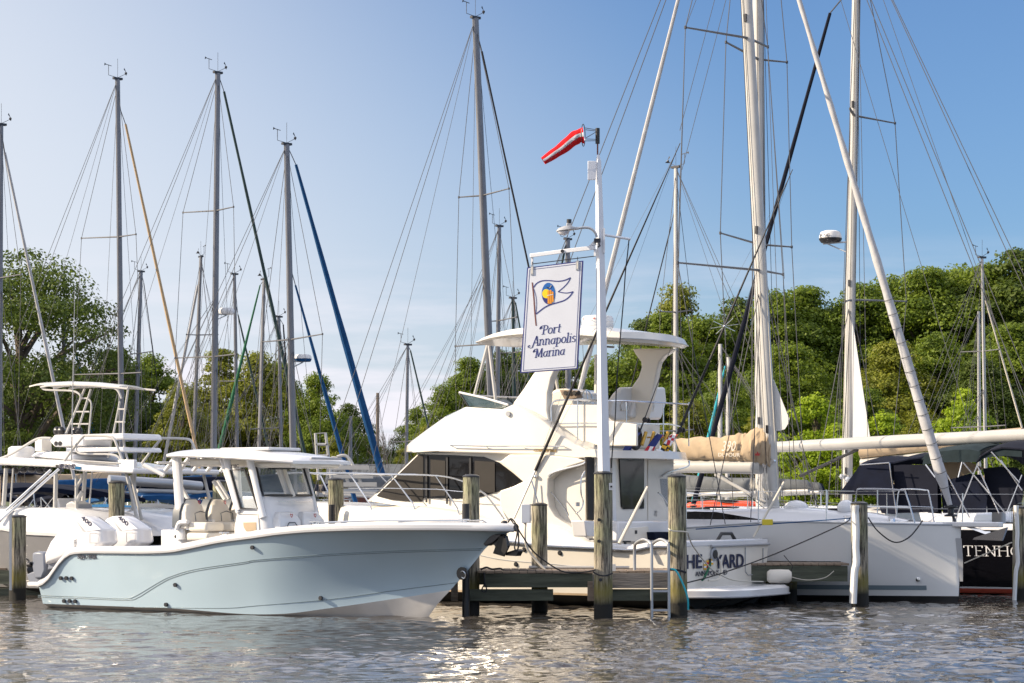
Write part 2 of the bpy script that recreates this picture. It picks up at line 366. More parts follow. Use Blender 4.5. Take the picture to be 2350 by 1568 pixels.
def txt(body, size, m, parent, o, ux, uy, name='lettering', shear=0, ext=.004, bold=0, fit=None, label=None):
    """text laid on a surface: o = left end of its baseline, ux / uy = reading and up directions"""
    c = bpy.data.curves.new('t', 'FONT'); c.body = body; c.size = size; c.shear = shear; c.extrude = ext; c.offset = bold; c.resolution_u = 3
    t = bpy.data.objects.new('t', c); col.objects.link(t)
    dg = bpy.context.evaluated_depsgraph_get(); me = bpy.data.meshes.new_from_object(t.evaluated_get(dg)); bpy.data.objects.remove(t)
    ux = Vector(ux).normalized(); uy = Vector(uy); uy = (uy-ux*uy.dot(ux)).normalized(); uz = ux.cross(uy)
    xs = [v.co.x for v in me.vertices]; w0 = min(xs); k = (fit/(max(xs)-w0)) if fit else 1
    for v in me.vertices: v.co = Vector(o)+ux*((v.co.x-w0)*k)+uy*v.co.y+uz*v.co.z
    me.name = name; me.materials.clear(); me.materials.append(M[m]); ob = bpy.data.objects.new(name, me); col.objects.link(ob); ob.parent = parent
    if label: ob['label'] = label
    return ob
def arc(cx, cy, rx, ry, a0, a1, n=10): return [(cx+rx*math.cos(R(a0+(a1-a0)*i/n)), cy+ry*math.sin(R(a0+(a1-a0)*i/n))) for i in range(n+1)]
GL = {  # strokes of a broad pen serif hand: (advance, strokes)
 'P': (.56, [[(.16, 0), (.16, .72)], [(-.17, .50)]+arc(-.10, .55, .07, .06, 220, -60, 8)+arc(-.03, .50, .17, .2, 190, 95, 6)+[(.2, .72)]+arc(.25, .53, .24, .19, 90, -90, 12)+[(.16, .34)], [(.05, .01), (.28, .01)]]),
 'o': (.46, [arc(.21, .24, .18, .23, 0, 360, 20)]),
 'r': (.38, [[(.02, .44), (.1, .47), (.1, 0)], [(.1, .30)]+arc(.24, .28, .13, .18, 170, 55, 6), [(.02, .01), (.2, .01)]]),
 't': (.34, [[(.14, .68), (.14, .12)]+arc(.22, .11, .08, .09, 180, 300, 5), [(.0, .46), (.28, .46)]]),
 'A': (.66, [[(.60, 0), (.36, .76), (.12, .0)], [(.40, .74), (.58, .02)], [(.13, .04)]+arc(-.03, .08, .22, .22, -50, -130, 6)+arc(-.22, .0, .08, .08, 260, 20, 8), [(.18, .24), (.52, .24)], [(.50, .01), (.7, .01)]]),
 'n': (.54, [[(.02, .44), (.1, .47), (.1, 0)], [(.1, .32)]+arc(.25, .30, .14, .17, 150, 0, 8)+[(.39, .02), (.46, .02)], [(.03, .01), (.17, .01)]]),
 'a': (.50, [arc(.2, .22, .16, .21, 60, 360, 16), [(.38, .46), (.36, .04), (.45, .02)]]),
 'p': (.50, [[(.02, .44), (.1, .47), (.1, -.22)], arc(.22, .23, .18, .22, 160, -150, 16), [(.02, -.22), (.2, -.22)]]),
 'l': (.26, [[(.02, .74), (.1, .77), (.1, 0)], [(.02, .01), (.19, .01)]]),
 'i': (.26, [[(.02, .44), (.1, .47), (.1, 0)], [(.02, .01), (.19, .01)], [(.09, .64), (.12, .66)]]),
 's': (.38, [arc(.17, .35, .12, .11, 30, 240, 8)+arc(.17, .12, .14, .12, 80, -150, 10)]),
 'M': (.84, [[(-.17, .50)]+arc(-.10, .55, .07, .06, 220, -60, 8)+arc(-.02, .50, .16, .2, 190, 95, 6)+[(.16, .72), (.14, .02)], [(.16, .72), (.38, .06), (.64, .72), (.68, .02)], [(.66, .7), (.70, .0)], [(.07, .01), (.22, .01)], [(.60, .01), (.78, .01)]]),
 'O': (.80, [arc(.38, .35, .33, .35, 0, 360, 24)]),
 'T': (.66, [[(.3, 0), (.3, .7)], [(.04, .58), (.04, .7), (.56, .7), (.56, .58)], [(.2, .01), (.4, .01)]]),
 'E': (.62, [[(.12, 0), (.12, .7)], [(.03, .7), (.5, .7), (.5, .58)], [(.03, .01), (.54, .01), (.54, .13)], [(.12, .37), (.4, .37)]]),
 'N': (.78, [[(.12, 0), (.12, .7), (.62, .0), (.62, .7)], [(.03, .01), (.22, .01)], [(.53, .7), (.72, .7)], [(.03, .7), (.14, .7)]]),
 'H': (.78, [[(.12, 0), (.12, .7)], [(.62, 0), (.62, .7)], [(.12, .37), (.62, .37)], [(.03, .01), (.21, .01)], [(.53, .01), (.71, .01)], [(.03, .7), (.21, .7)], [(.53, .7), (.71, .7)]]),
}
def pen(mb, line, nib=(.075, .022), ang=12, mp=lambda x, y: (x, y, 0), th=.004, z0=0.0):
    ca, sa = math.cos(R(ang)), math.sin(R(ang)); el = [(nib[0]/2*math.cos(t)*ca-nib[1]/2*math.sin(t)*sa, nib[0]/2*math.cos(t)*sa+nib[1]/2*math.sin(t)*ca) for t in [2*math.pi*i/8 for i in range(8)]]
    def hull2(P):
        P = sorted(set((round(a, 5), round(b, 5)) for a, b in P)); h = []
        for seq in (P, P[::-1]):
            k = len(h)
            for p in seq:
                while len(h)-k >= 2 and (h[-1][0]-h[-2][0])*(p[1]-h[-2][1])-(h[-1][1]-h[-2][1])*(p[0]-h[-2][0]) <= 0: h.pop()
                h.append(p)
            h.pop()
        return h
    for i, (a, b) in enumerate(zip(line[:-1], line[1:])):
        H = hull2([(a[0]+e[0], a[1]+e[1]) for e in el]+[(b[0]+e[0], b[1]+e[1]) for e in el])
        mb.add([mp(x, y, z0+th) for x, y in H]+[mp(x, y, z0) for x, y in H], [tuple(range(len(H)))]+[(j, (j+1) % len(H), len(H)+(j+1) % len(H), len(H)+j) for j in range(len(H))])
def script(mb, word, x, y, size, mp, shear=.2, nib=(.085, .026), ang=12, sp=1.0, width=None, th=.004):
    tot = sum(GL[c][0] for c in word)*sp; k = size if width is None else width/tot
    cx = 0
    for c in word:
        adv, st = GL[c]
        for s in st: pen(mb, [(px+cx, py) for px, py in s], nib, ang, lambda a, b, z: mp(x+(a+shear*b)*k, y+b*size, z), th)
        cx += adv*sp
    return mb
# ================================================================ water, land
def spaced(a, dense0, dense1, b, step, gro=1.12):
    xs = list(np.arange(dense0, dense1, step)); s = step; x = xs[-1]
    while x < b: s *= gro; x += s; xs.append(min(x, b))
    s = step; x = dense0; lo = []
    while x > a: s *= gro; x -= s; lo.append(max(x, a))
    return np.array(lo[::-1]+xs)
def build_water():
    xs = spaced(-4000, -13.5, 13.5, 4000, .055); ys = spaced(-300, 22.5, 52, 128, .075)
    X, Y = np.meshgrid(xs, ys); Z = np.zeros_like(X)
    wr = np.random.default_rng(5)
    # sum of short directional wavelets plus their products: a light chop
    warp = .25*np.sin(X*.9+1.3*np.sin(Y*.6))+.2*np.sin(Y*1.1+X*.37)
    for lam, amp, n in ((3.2, .0032, 5), (1.4, .0044, 8), (.66, .0046, 14), (.34, .0030, 18), (.19, .0012, 14)):
        for i in range(n):
            th = wr.normal(1.9, .85); l = lam*wr.uniform(.7, 1.35); ph = wr.uniform(0, 6.28); k = 6.283/l
            a = np.sin(k*(X*math.cos(th)+Y*math.sin(th)+warp*wr.uniform(-1, 1))+ph)
            e = .5+.5*np.sin(.31*k*(X*math.cos(th+1.2)+Y*math.sin(th+1.2))+ph*2.1)
            Z += amp*e*(a+.35*a*np.abs(a))
    Z *= .72+.38*np.sin(X*.23+1.7*np.sin(Y*.31))*np.sin(Y*.47+.6*np.sin(X*.19))
    calm = 1/(1+np.exp(-( (X+9)/1.4))) * 1/(1+np.exp((X+1.2)/1.0)) * 1/(1+np.exp(-(Y-35.2)/1.2))   # lee of the centre console hull
    Z *= (1-.62*calm)
    far = np.clip((np.hypot(np.maximum(np.abs(X)-14, 0), np.maximum(np.abs(Y-37)-16, 0)))/8, 0, 1); Z *= (1-far)
    n, m = X.shape
    me = bpy.data.meshes.new('water'); co = np.stack([X, Y, Z], -1).reshape(-1, 3)
    idx = np.arange(n*m).reshape(n, m); q = np.stack([idx[:-1, :-1], idx[:-1, 1:], idx[1:, 1:], idx[1:, :-1]], -1).reshape(-1, 4)
    me.vertices.add(len(co)); me.vertices.foreach_set('co', co.ravel()); me.loops.add(q.size); me.loops.foreach_set('vertex_index', q.ravel())
    me.polygons.add(len(q)); me.polygons.foreach_set('loop_start', np.arange(0, q.size, 4)); me.polygons.foreach_set('loop_total', np.full(len(q), 4)); me.update(); me.validate(); me.shade_smooth()
    m = bpy.data.materials.new('water'); m.use_nodes = True; t = m.node_tree; p = t.nodes['Principled BSDF']; N = t.nodes.new; L = t.links.new
    p.inputs['Base Color'].default_value = (.050, .045, .040, 1); p.inputs['Roughness'].default_value = .02; p.inputs['IOR'].default_value = 1.45; p.inputs['Specular IOR Level'].default_value = .5
    g = N("ShaderNodeNewGeometry"); mp = N("ShaderNodeMapping"); mp.inputs['Scale'].default_value = (1.0, 1.25, 1); L(g.outputs['Position'], mp.inputs[0])
    n1 = N("ShaderNodeTexNoise"); n1.inputs['Scale'].default_value = 3.6; n1.inputs['Detail'].default_value = 5; n1.inputs['Distortion'].default_value = .5; L(mp.outputs[0], n1.inputs[0])
    b1 = N("ShaderNodeBump"); b1.inputs['Strength'].default_value = .3; b1.inputs['Distance'].default_value = .03; L(n1.outputs[0], b1.inputs['Height']); L(b1.outputs[0], p.inputs['Normal'])
    me.materials.append(m)
    o = bpy.data.objects.new('water', me); col.objects.link(o); o['kind'] = 'structure'
build_water()
g = MB(); xs = [-4000, -400, -200, -100, -40, 0, 40, 100, 200, 400, 4000]
g.grid([[(x, y, z) for x in xs] for y, z in ((124, -.8), (127.5, .3), (132, .9), (160, 1.6), (260, 3), (4500, 4))]); tag(g.build('ground', 'land'), kind='structure')

# ================================================================ trees
def leaf_cloud(cl, per, size, seed):
    r = np.random.default_rng(seed); C = []; 
    for (cx, cy, cz, rad) in cl:
        k = int(per*rad*rad); d = r.normal(size=(k, 3)); d /= np.linalg.norm(d, axis=1)[:, None]; d[:, 2] = np.abs(d[:, 2])*np.where(r.random(k) < .78, 1, -1)
        rr = rad*(.35+.85*r.random(k)**.7)[:, None]*np.array([1.2, 1.2, .60]); C.append(np.concatenate([np.array([cx, cy, cz])+d*rr, d], 1))
    C = np.concatenate(C); P, D = C[:, :3], C[:, 3:]; k = len(P)
    nrm = D+r.normal(size=(k, 3))*.55+np.array([0, 0, .35]); nrm /= np.linalg.norm(nrm, axis=1)[:, None]
    a = np.cross(nrm, r.normal(size=(k, 3))); a /= np.linalg.norm(a, axis=1)[:, None]; b = np.cross(nrm, a)
    s = size*(.6+.8*r.random(k))[:, None]; s2 = s*.62
    vs = np.stack([P-a*s, P-b*s2+a*s*.1, P+a*s, P+b*s2+a*s*.1], 1).reshape(-1, 3)
    return vs, np.arange(k*4).reshape(k, 4)
def qmesh(name, vs, q, m):
    me = bpy.data.meshes.new(name); me.vertices.add(len(vs)); me.vertices.foreach_set('co', vs.ravel()); me.loops.add(q.size); me.loops.foreach_set('vertex_index', q.ravel())
    me.polygons.add(len(q)); me.polygons.foreach_set('loop_start', np.arange(0, q.size, 4)); me.polygons.foreach_set('loop_total', np.full(len(q), 4)); me.update(); me.validate(); me.materials.append(M[m]); return me
def make_tree(H, W, seed, m, ncl, per=150, size=.17, low=.22, holes=.0, form='round'):
    r = random.Random(seed); cl = []; tries = 0
    while len(cl) < ncl and tries < 9000:
        tries += 1
        t = r.random(); z = H*(low+(1-low)*t)
        prof = math.sin(math.pi*min(.5+.5*(t-.30)/.70, 1)) if t > .30 else .62+.38*t/.30
        if form == 'cone': prof = (1-t)**.8+.08
        a = r.uniform(0, 6.283); rr = W/2*prof*(r.uniform(.55, 1.0) if r.random() < .8 else r.uniform(0, .5))
        rad = r.choice((.42, .6, .8, 1.0, 1.3))*r.uniform(.85, 1.15)*W/9*(.75+.4*prof)
        c = (rr*math.cos(a)*(1+.12*math.sin(3*a+seed)), rr*math.sin(a), z-rad*.4)
        if holes and any(math.dist(c[:3], o[:3]) < holes*(rad+o[3]) for o in cl): continue
        cl.append((*c, rad))
    t = MB(); tx = [r.uniform(-.3, .3) for _ in range(2)]
    top = V(tx[0], tx[1], H*.82); t.tube(smooth([(0, 0, -.5), (tx[0]*.3, 0, H*.25), (tx[0], tx[1]*.5, H*.5), top], 4), list(np.linspace(W*.035, W*.008, 13)), 8)
    for c in r.sample(cl, min(len(cl), 26)):
        b = V(tx[0]*.4, tx[1]*.4, max(H*.16, c[2]-H*r.uniform(.15, .3))); e = V(*c[:3])
        t.tube(smooth([b, b*.5+e*.5+V(0, 0, .4), e], 4), list(np.linspace(W*.014, W*.004, 9)), 5)
    vs, q = leaf_cloud(cl, per, size, seed)
    return qmesh('crown', vs, q, m), t, cl
TV = {}
def tree_variant(k, *a, **kw):
    cm, tb, _ = make_tree(*a, **kw); tb_o = tb.build('trunk', 'bark'); tm = tb_o.data; bpy.data.objects.remove(tb_o); TV[k] = (cm, tm, a[0])
for i, (H, W) in enumerate(((15, 10), (16, 9), (14, 11), (15, 9.5))): tree_variant('mid%d' % i, H, W, 30+i, 'leaf_mid', 140, per=330, size=.108)
for i in range(2): tree_variant('dark%d' % i, 15, 10, 50+i, 'leaf_dark', 135, per=330, size=.108)
for i in range(3): tree_variant('olive%d' % i, 13, 9, 60+i, 'leaf_olive', 125, per=340, size=.105, low=.12)
for i in range(2): tree_variant('bright%d' % i, 8, 6, 70+i, 'leaf_bright', 80, per=330, size=.11, low=.05)
tree_variant('cone0', 15, 7, 80, 'leaf_dark', 60, per=150, size=.2, form='cone', low=.1)
def tree(kind, x, ytop, Y, label, w=1.0, base=.6, ybase=None):
    cm, tm, H = TV[kind]; top = wp((x, ytop), Y); s = (top[2]-base)/(H*.97)
    o = thing('tree', label, 'tree', (top[0], Y, base), rng.uniform(0, 6.28), 'trees along the far bank'); o.scale = (s*w, s*w, s)
    for n, me in (('trunk', tm), ('crown', cm)):
        c = bpy.data.objects.new(n, me); col.objects.link(c); c.parent = o
TREES = [  # kind, x, top row, distance, label, width
 ('dark0', 262, 812, 138, 'dark green tree just right of the big spreading oak on the far left', 1),
 ('mid0', 345, 826, 142, 'bushy green tree behind the lower half of the tan rolled headsail', 1),
 ('olive0', 415, 905, 128, 'olive tree seen through the rigging directly above the stern of the blue hull boat', 1),
 ('olive1', 505, 812, 136, 'tall olive green tree behind the tallest left mast with a radar', 1.1),
 ('olive2', 590, 822, 133, 'sunlit olive tree between the two green furled sails', 1.1),
 ('mid1', 640, 845, 140, 'green tree behind the lower end of the black furled headsail', 1),
 ('mid2', 728, 868, 131, 'round topped tree standing alone right of the blue and white mast radar', .75),
 ('dark1', 800, 935, 145, 'dark tree under the end of the longer blue rolled headsail', 1),
 ('olive0', 770, 1010, 124, 'low olive shrub like tree above the bow of the centre console boat', 1),
 ('cone0', 855, 985, 150, 'dark pointed tree at the low gap in the tree line', 1),
 ('dark0', 905, 1040, 165, 'small hazy dark tree in the lowest gap of the tree line', 1),
 ('mid3', 955, 945, 140, 'green tree at the left edge of the trees behind the motor yacht', .9),
 ('mid0', 1015, 895, 136, 'green tree rising behind the sloping brow of the motor yacht', .9),
 ('mid1', 1075, 835, 138, 'tall green tree behind the flybridge windscreen of the motor yacht', .95),
 ('dark1', 1150, 818, 140, 'dark green tree left of the hanging marina sign', 1),
 ('mid2', 1215, 812, 142, 'green tree hidden behind the hanging marina sign', 1),
 ('mid3', 1300, 835, 140, 'green tree seen under the flybridge roof left of the white post', 1),
 ('mid0', 1385, 828, 146, 'green tree seen under the flybridge roof right of the white post', 1),
 ('olive1', 1000, 1030, 122, 'low sunlit bush tree in front of the motor yacht brow trees', 1),
 ('dark0', 1480, 740, 150, 'dark tree right behind the right end of the flybridge roof', .9),
 ('olive2', 1558, 672, 155, 'round olive crowned tree standing above its neighbours beside a thin mast', .8),
 ('mid1', 1530, 735, 143, 'mid green tree below the round olive crowned one', 1),
 ('mid2', 1615, 742, 146, 'green tree left of the two large twin masts', 1),
 ('dark1', 1690, 700, 150, 'dark tree straight behind the two large twin masts', 1),
 ('mid3', 1660, 860, 132, 'green tree above the tan sail cover', 1),
 ('mid0', 1780, 672, 148, 'tall green tree just right of the two large twin masts', 1),
 ('mid1', 1850, 664, 150, 'broad green tree midway between the twin masts and the radar mast', 1.05),
 ('dark0', 1915, 700, 152, 'dark green tree directly left of the mast with the radar', 1),
 ('mid2', 1810, 800, 136, 'leafy tree lower down between the twin masts and the radar mast', 1.1),
 ('mid3', 1975, 655, 150, 'tall green tree directly right of the mast with the radar', 1),
 ('mid0', 2045, 640, 152, 'tall green tree behind the upper part of the silver rolled forestay sail', 1),
 ('mid1', 2125, 622, 150, 'tall rounded tree right of the silver rolled forestay sail', 1.05),
 ('mid2', 2195, 618, 153, 'tall tree left of the small twin masts at the right', 1),
 ('mid3', 2262, 612, 150, 'tall tree behind the small twin masts at the right', 1),
 ('dark1', 2330, 578, 150, 'tallest tree at the right edge of the picture', 1.1),
 ('olive0', 2050, 800, 134, 'olive green tree lower down right of the radar mast', 1.15),
 ('mid0', 2150, 780, 137, 'leafy tree in the middle of the wooded bank at the right', 1.15),
 ('dark0', 2240, 830, 133, 'dark leafy tree low behind the small twin masts', 1.1),
 ('mid1', 2325, 760, 136, 'leafy tree halfway down the right edge of the picture', 1.1),
 ('mid3', 1990, 900, 128, 'low green tree right behind the small white staysail', 1.1),
 ('bright0', 1873, 905, 118, 'bright yellow green young tree left of the radar mast', .95),
 ('bright1', 1920, 985, 116, 'bright yellow green bush at the foot of the radar mast', 1.1),
 ('bright1', 1830, 1010, 117, 'bright yellow green bush just above the white boom left end', 1),
 ('bright0', 2020, 945, 117, 'bright yellow green bush between the radar mast and the silver rolled sail', 1),
 ('bright1', 2215, 905, 119, 'bright yellow green tree left of the small twin masts', .9),
 ('bright0', 950, 1075, 117, 'bright green bush beside the motor yacht window tip', 1),
 ('olive2', 2110, 950, 124, 'sunlit olive bush above the white boom near the silver rolled sail', 1.2),
 ('olive1', 1740, 960, 124, 'olive bush seen between the twin masts and the white boom', 1.1),
 ('olive0', 1580, 930, 126, 'olive bush behind the mast just left of the tan sail cover', 1.2),
 ('olive1', 925, 1035, 126, 'low olive tree right of the thin mast in the tree gap', 1),
 ('olive0', 985, 985, 126, 'olive tree against the sloping brow of the motor yacht', .9),
 ('dark1', 60, 860, 128, 'dark tree low behind the tower of the sportfishing boat', 1.2),
 ('dark0', 170, 850, 132, 'dark tree under the branches of the big spreading oak', 1.2),
]
for k, x, yt, Y, lab, wd in TREES: tree(k, x, yt+(14 if x > 1740 and yt < 720 else 0), Y, lab, wd)
# the big spreading tree at the left with sky showing through
cm, tb, _ = make_tree(13.7, 12, 5, 'leaf_dark', 100, per=420, size=.080, low=.30, holes=.46)
o = thing('oak_tree', 'big spreading tree with open branches rising above all others at the far left', 'tree', (wp((52, 0), 105)[0], 105, .2))
tb.build('trunk', 'bark', o); c = bpy.data.objects.new('crown', cm); col.objects.link(c); c.parent = o
tag(o, group='trees along the far bank')
# bare branched shrub in the gap
b = MB(); rr = random.Random(3)
def br(p, d, l, r_, k):
    e = p+d*l; b.tube([p, e], [r_, r_*.6], 5)
    if k:
        for _ in range(3): br(e, (d+V(rr.uniform(-.5, .5), rr.uniform(-.5, .5), rr.uniform(-.1, .4)))/1.1, l*.7, r_*.6, k-1)
P0 = wp((885, 1147), 125); P0[2] = .3; br(V(0, 0, 0), V(0, 0, 1), 1.7, .07, 4)
o = b.build('bare_tree', 'bark'); o.location = P0; tag(o, 'small bare leafless tree in the gap of the tree line', 'tree')
# red shed glimpsed through the rails
bx = MB(); q = wp((855, 1110), 121); sh = thing('shed', 'small dull red shed on the far bank in the gap between the trees', 'shed', (q[0], 121, .2))
MB().box((0, 0, 1.3), (4.2, 3, 2.6)).build('wall', 'shed_red' if 'shed_red' in M else 'mast_brown', sh)
MB().prism([(-2.4, -1.8, 2.6), (-2.4, 1.8, 2.6), (-2.4, 0, 3.7)], (4.8, 0, 0)).build('roof', 'canvas_grey', sh)
MB().box((.4, -1.52, 1.0), (.9, .06, 1.9)).build('door', 'plastic_white', sh)
# ================================================================ centre console fishing boat, bow towards the right
FB = Fr(-7.89, 43.34, -34)
fb = FB.root('fishing_boat', 'pale blue centre console fishing boat with white hardtop and two white outboards, moored in front', 'boat')
f_hb = pchip([(-.3, 1.42), (0, 1.47), (2, 1.56), (4, 1.60), (5.5, 1.56), (6.8, 1.36), (7.9, 1.02), (8.8, .58), (9.3, .30), (9.62, .03)])
f_cb = pchip([(-.3, 1.36), (3, 1.34), (5, 1.16), (6.3, .74), (7.2, .36), (7.9, .08), (8.2, .0)])
def trace(fr, pts, hb, sg):
    o = []
    for q in pts:
        v = sg*1.5
        for _ in range(40): v = .5*v+.5*sg*hb(fr.at(q, v)[0])
        p = fr.at(q, v); o.append((p[0], p[2]))
    return o
f_sheer = pchip(trace(FB, [c1(290, 1262), c1(330, 1250), c1(380, 1222), c1(420, 1175), c1(460, 1115), c1(500, 1060), c1(540, 1020), c1(600, 988), c1(700, 980), c1(900, 980), c1(1150, 982), c1(1400, 972), c1(1520, 950), c1(1800, 893), c1(2060, 858), c2(200, 826), c2(500, 803), c2(1000, 790), c2(1500, 790), c2(1900, 795)], f_hb, -1)+[(9.62, FB.at(c2(2105, 800), 0)[2])])
stem = [FB.at(q, 0) for q in (c2(1390, 1530), c2(1480, 1410), c2(1590, 1290), c2(1700, 1165), c2(1800, 1045), c2(1870, 955), c2(1960, 880), c2(2060, 825), c2(2112, 798))]
f_keel = pchip([(-.3, -.45), (5, -.5), (7, -.38), (stem[0][0]-.25, -.2)]+[(p[0], p[2]) for p in stem])
f_cw = pchip(trace(FB, [c1(318, 1402), c1(1000, 1426), c1(1400, 1442), c1(2060, 1490), c2(200, 1487), c2(600, 1440), c2(1100, 1368), c2(1400, 1322)], f_cb, -1)+[(stem[2][0], stem[2][2])])
f_fl = pchip([(0, 1.0), (4, 1.1), (6, 1.45), (8, 1.9), (9.6, 1.6)])
FH = Hull(-.05, 9.6, f_sheer, f_hb, f_cw, f_cb, f_keel, f_fl, n=90)
m = FH.side(MB(), k=14); FH.transom(m); m.build('hull', 'gel_blue', fb, ang=60); fhull = [q for q in fb.children if q.name.startswith('hull')][0]
FH.bottom(MB()).build('hull_bottom', 'bottom_pale', fb, label='pale antifouled lower hull')
FH.cap(MB(), inner=.24, top=.10, out=.035, down=.55).build('gunwale', 'gel_white', fb, ang=50)
m = MB()
for sg in (-1, 1): m.tube([(u, sg*(f_hb(u)+.02), f_sheer(u)-.012) for u in FH.us()], .026, 6)
m.build('rub_rail', 'plastic_grey', fb)
FH.deck(MB(), z=.56, inset=.2).build('cockpit_sole', 'gel_white', fb)
FH.deck(MB(), z=1.45, inset=.2, u0=7.2, u1=9.3).build('bow_deck', 'gel_white', fb)
fb_hit = lambda q: FB.atb(q, FH.b, -1)
def line_on(fr, H, pts, r, m, par, name, sg, k=5):
    P = [fr.atb(q, H.b, sg)+V(0, sg*r*.35, 0) for q in [tuple(x) for x in smooth(pts, k)]]
    o = MB().tube(P, r, 6).build(name, m, par); return o
mk('line_slate', (.15, .20, .23), .4)
for pts in ([c1(312, 1335), c1(700, 1350), c1(1020, 1363), c1(1100, 1345), c1(1180, 1300), c1(1300, 1228), c1(1400, 1180), c1(1600, 1122), c1(2000, 1062), c2(0, 1046), c2(500, 1005), c2(1000, 978), c2(1500, 962), c2(1855, 954)],
            [c1(312, 1349), c1(700, 1362), c1(1040, 1375), c1(1130, 1352), c1(1200, 1310), c1(1310, 1242), c1(1410, 1192), c1(1610, 1135), c1(2000, 1075), c2(0, 1058), c2(500, 1017), c2(1000, 990), c2(1500, 974), c2(1840, 966)],
            [c1(1100, 1432), c1(1800, 1440), c2(0, 1420), c2(600, 1368), c2(1100, 1300), c2(1640, 1232)]):
    line_on(FB, FH, pts, .006, 'line_slate', fhull, 'hull_crease', -1)
def disc_on(fr, H, q, r, m, par, name, sg, d=.03):
    p = fr.atb(q, H.b, sg); return MB().lathe([(0, -d), (r, -d), (r*1.05, 0), (r*.7, d*.4), (0, d*.4)], (p[0], p[1]+sg*.012, p[2]), 12, 'Y').build(name, m, par)
for q in (c1(503, 1194), c1(548, 1194), c1(592, 1196), c1(530, 1381), c1(575, 1381), c1(620, 1383), c1(1438, 1250), c1(1363, 1411), c1(2068, 944), c2(535, 1357)):
    disc_on(FB, FH, q, .036, 'metal_dark', fhull, 'drain_fitting', -1)
def on_side(fr, H, q, q2, sg):
    a = fr.atb(q, H.b, sg); b = fr.atb(q2, H.b, sg); return a, b
a, b = on_side(FB, FH, c1(643, 1034), c1(795, 1034), -1); wd = np.linalg.norm(b-a)
a[1] -= .03
d_ = b-a; d_[1] = 0
txt('SEA', .10, 'letter_dark', fhull, a, d_, (0, 0, 1), 'lettering', fit=wd*.40, bold=.004)
txt('FOX', .10, 'letter_dark', fhull, a+d_*.60, d_, (0, 0, 1), 'lettering', fit=wd*.40, bold=.004)
def fox(par, o, ux, uy, s, m_):   # small shield mark
    ux = np.array(ux, float)/np.linalg.norm(ux); uy = np.array(uy, float)/np.linalg.norm(uy); o = np.array(o, float); n_ = np.cross(ux, uy)
    P = [(-.5, .6), (-.25, .35), (.25, .35), (.5, .6), (.55, 0), (.25, -.45), (0, -.7), (-.25, -.45), (-.55, 0)]
    MB().tube([o+ux*x*s+uy*y*s+n_*.006 for x, y in P], s*.12, 5, closed=True).build('emblem', m_, par)
fox(fb, a+d_*.5+V(0, 0, .035), d_, (0, 0, 1), .055, 'letter_dark')

# --- anchor locker and black anchor at the bow tip
an = fb
ap = lambda x, y, v=0: FB.at(c2(x, y), v)
m = MB(); m.prism([ap(1925, 835, -.09), ap(1855, 915, -.09), ap(1870, 932, -.09), ap(1935, 905, -.09), ap(2010, 835, -.09)], (0, .18, 0)); m.build('anchor_recess', 'metal_dark', fb, bv=.01)
m = MB()
m.prism([ap(1930, 900, -.05), ap(1995, 835, -.05), ap(2030, 850, -.05), ap(2050, 930, -.05), ap(2020, 990, -.05), ap(1985, 990, -.05)], (0, .1, 0))
for sg in (-1, 1):
    m.prism([ap(1995, 850, sg*.1), ap(2045, 880, sg*.22), ap(2060, 960, sg*.24), ap(2030, 1020, sg*.05), ap(1940, 995, sg*.03)], (0, .02*sg, .012))
m.prism([ap(2040, 985, -.07), ap(2130, 958, -.07), ap(2145, 975, -.07), ap(2125, 1015, -.07), ap(2040, 1010, -.07)], (0, .14, 0))
m.tube([ap(1960, 860), ap(2030, 990), ap(2090, 1000)], .03, 8)
m.build('anchor', 'plastic_black', fb, bv=.006)
p = ap(1712, 1165); m = MB(); m.lathe([(0, -.015), (.11, -.015), (.11, .015), (0, .015)], (p[0]-.02, p[1]-.07, p[2]+.02), 14, 'Y'); m.build('bow_eye_plate', 'plastic_black', fb)
MB().tube([(p[0]+.02+.05*math.cos(t), p[1]-.1-.02*math.sin(t), p[2]+.06*math.sin(t)) for t in np.linspace(-2.4, 2.4, 12)], .012, 6).build('bow_eye', 'steel', fb)
# black hanging bow line
def rope(name, label, pts, r=.012, m='rope_dark', group=None, k=6, par=None):
    o = MB().tube(smooth(pts, k), r, 6).build(name, m, par)
    if label: tag(o, label, 'rope', group)
    return o

# --- hardtop
ht = thing('x', 'x', 'x'); bpy.data.objects.remove(ht)
A0 = FB.at(c1(1290, 205), -1.02); A1 = FB.at(c2(240, 258), -1.02)
hu0, hu1, hz0, hz1 = A0[0], A1[0], A0[2], A1[2]
def hard_ring(t, z, inset, crown=0):
    u = hu0+(hu1-hu0)*t; wv = 1.04*(1-.22*max(0, (t-.72)/.28)**2)*(1-.25*max(0, (.12-t)/.12)**2)-inset
    return u, wv
m = MB(); 
for zz, ins in (('top', 0),):
    P = []; Q = []
    for i in range(25):
        t = i/24; u, wv = hard_ring(t, 0, 0); zb = hz0+(hz1-hz0)*t+.03*math.sin(math.pi*t)
        P.append([(u, wv*s, zb+.055+.13*(1-abs(s)**2.6)*(math.sin(math.pi*min(max(t*.94+.06, 0), 1)))**.35) for s in np.linspace(-1, 1, 17)])
        Q.append([(u, wv*s*.985, zb-.0+(.05*(1-abs(s)**3))*(1 if .02 < t < .98 else 0)) for s in np.linspace(-1, 1, 17)])
    m.grid(P); m.grid(Q)
    bd = [(0, j) for j in range(17)]+[(i, 16) for i in range(1, 25)]+[(24, j) for j in range(15, -1, -1)]+[(i, 0) for i in range(23, 0, -1)]
    m.loft([[P[i][j] for i, j in bd], [(P[i][j][0], P[i][j][1]*1.012, P[i][j][2]-.03) for i, j in bd], [Q[i][j] for i, j in bd]], caps=False)
hard = m.build('hardtop', 'gel_white', fb, ang=45)
uM = lambda t: hu0+(hu1-hu0)*t
zM = lambda t: hz0+(hz1-hz0)*t
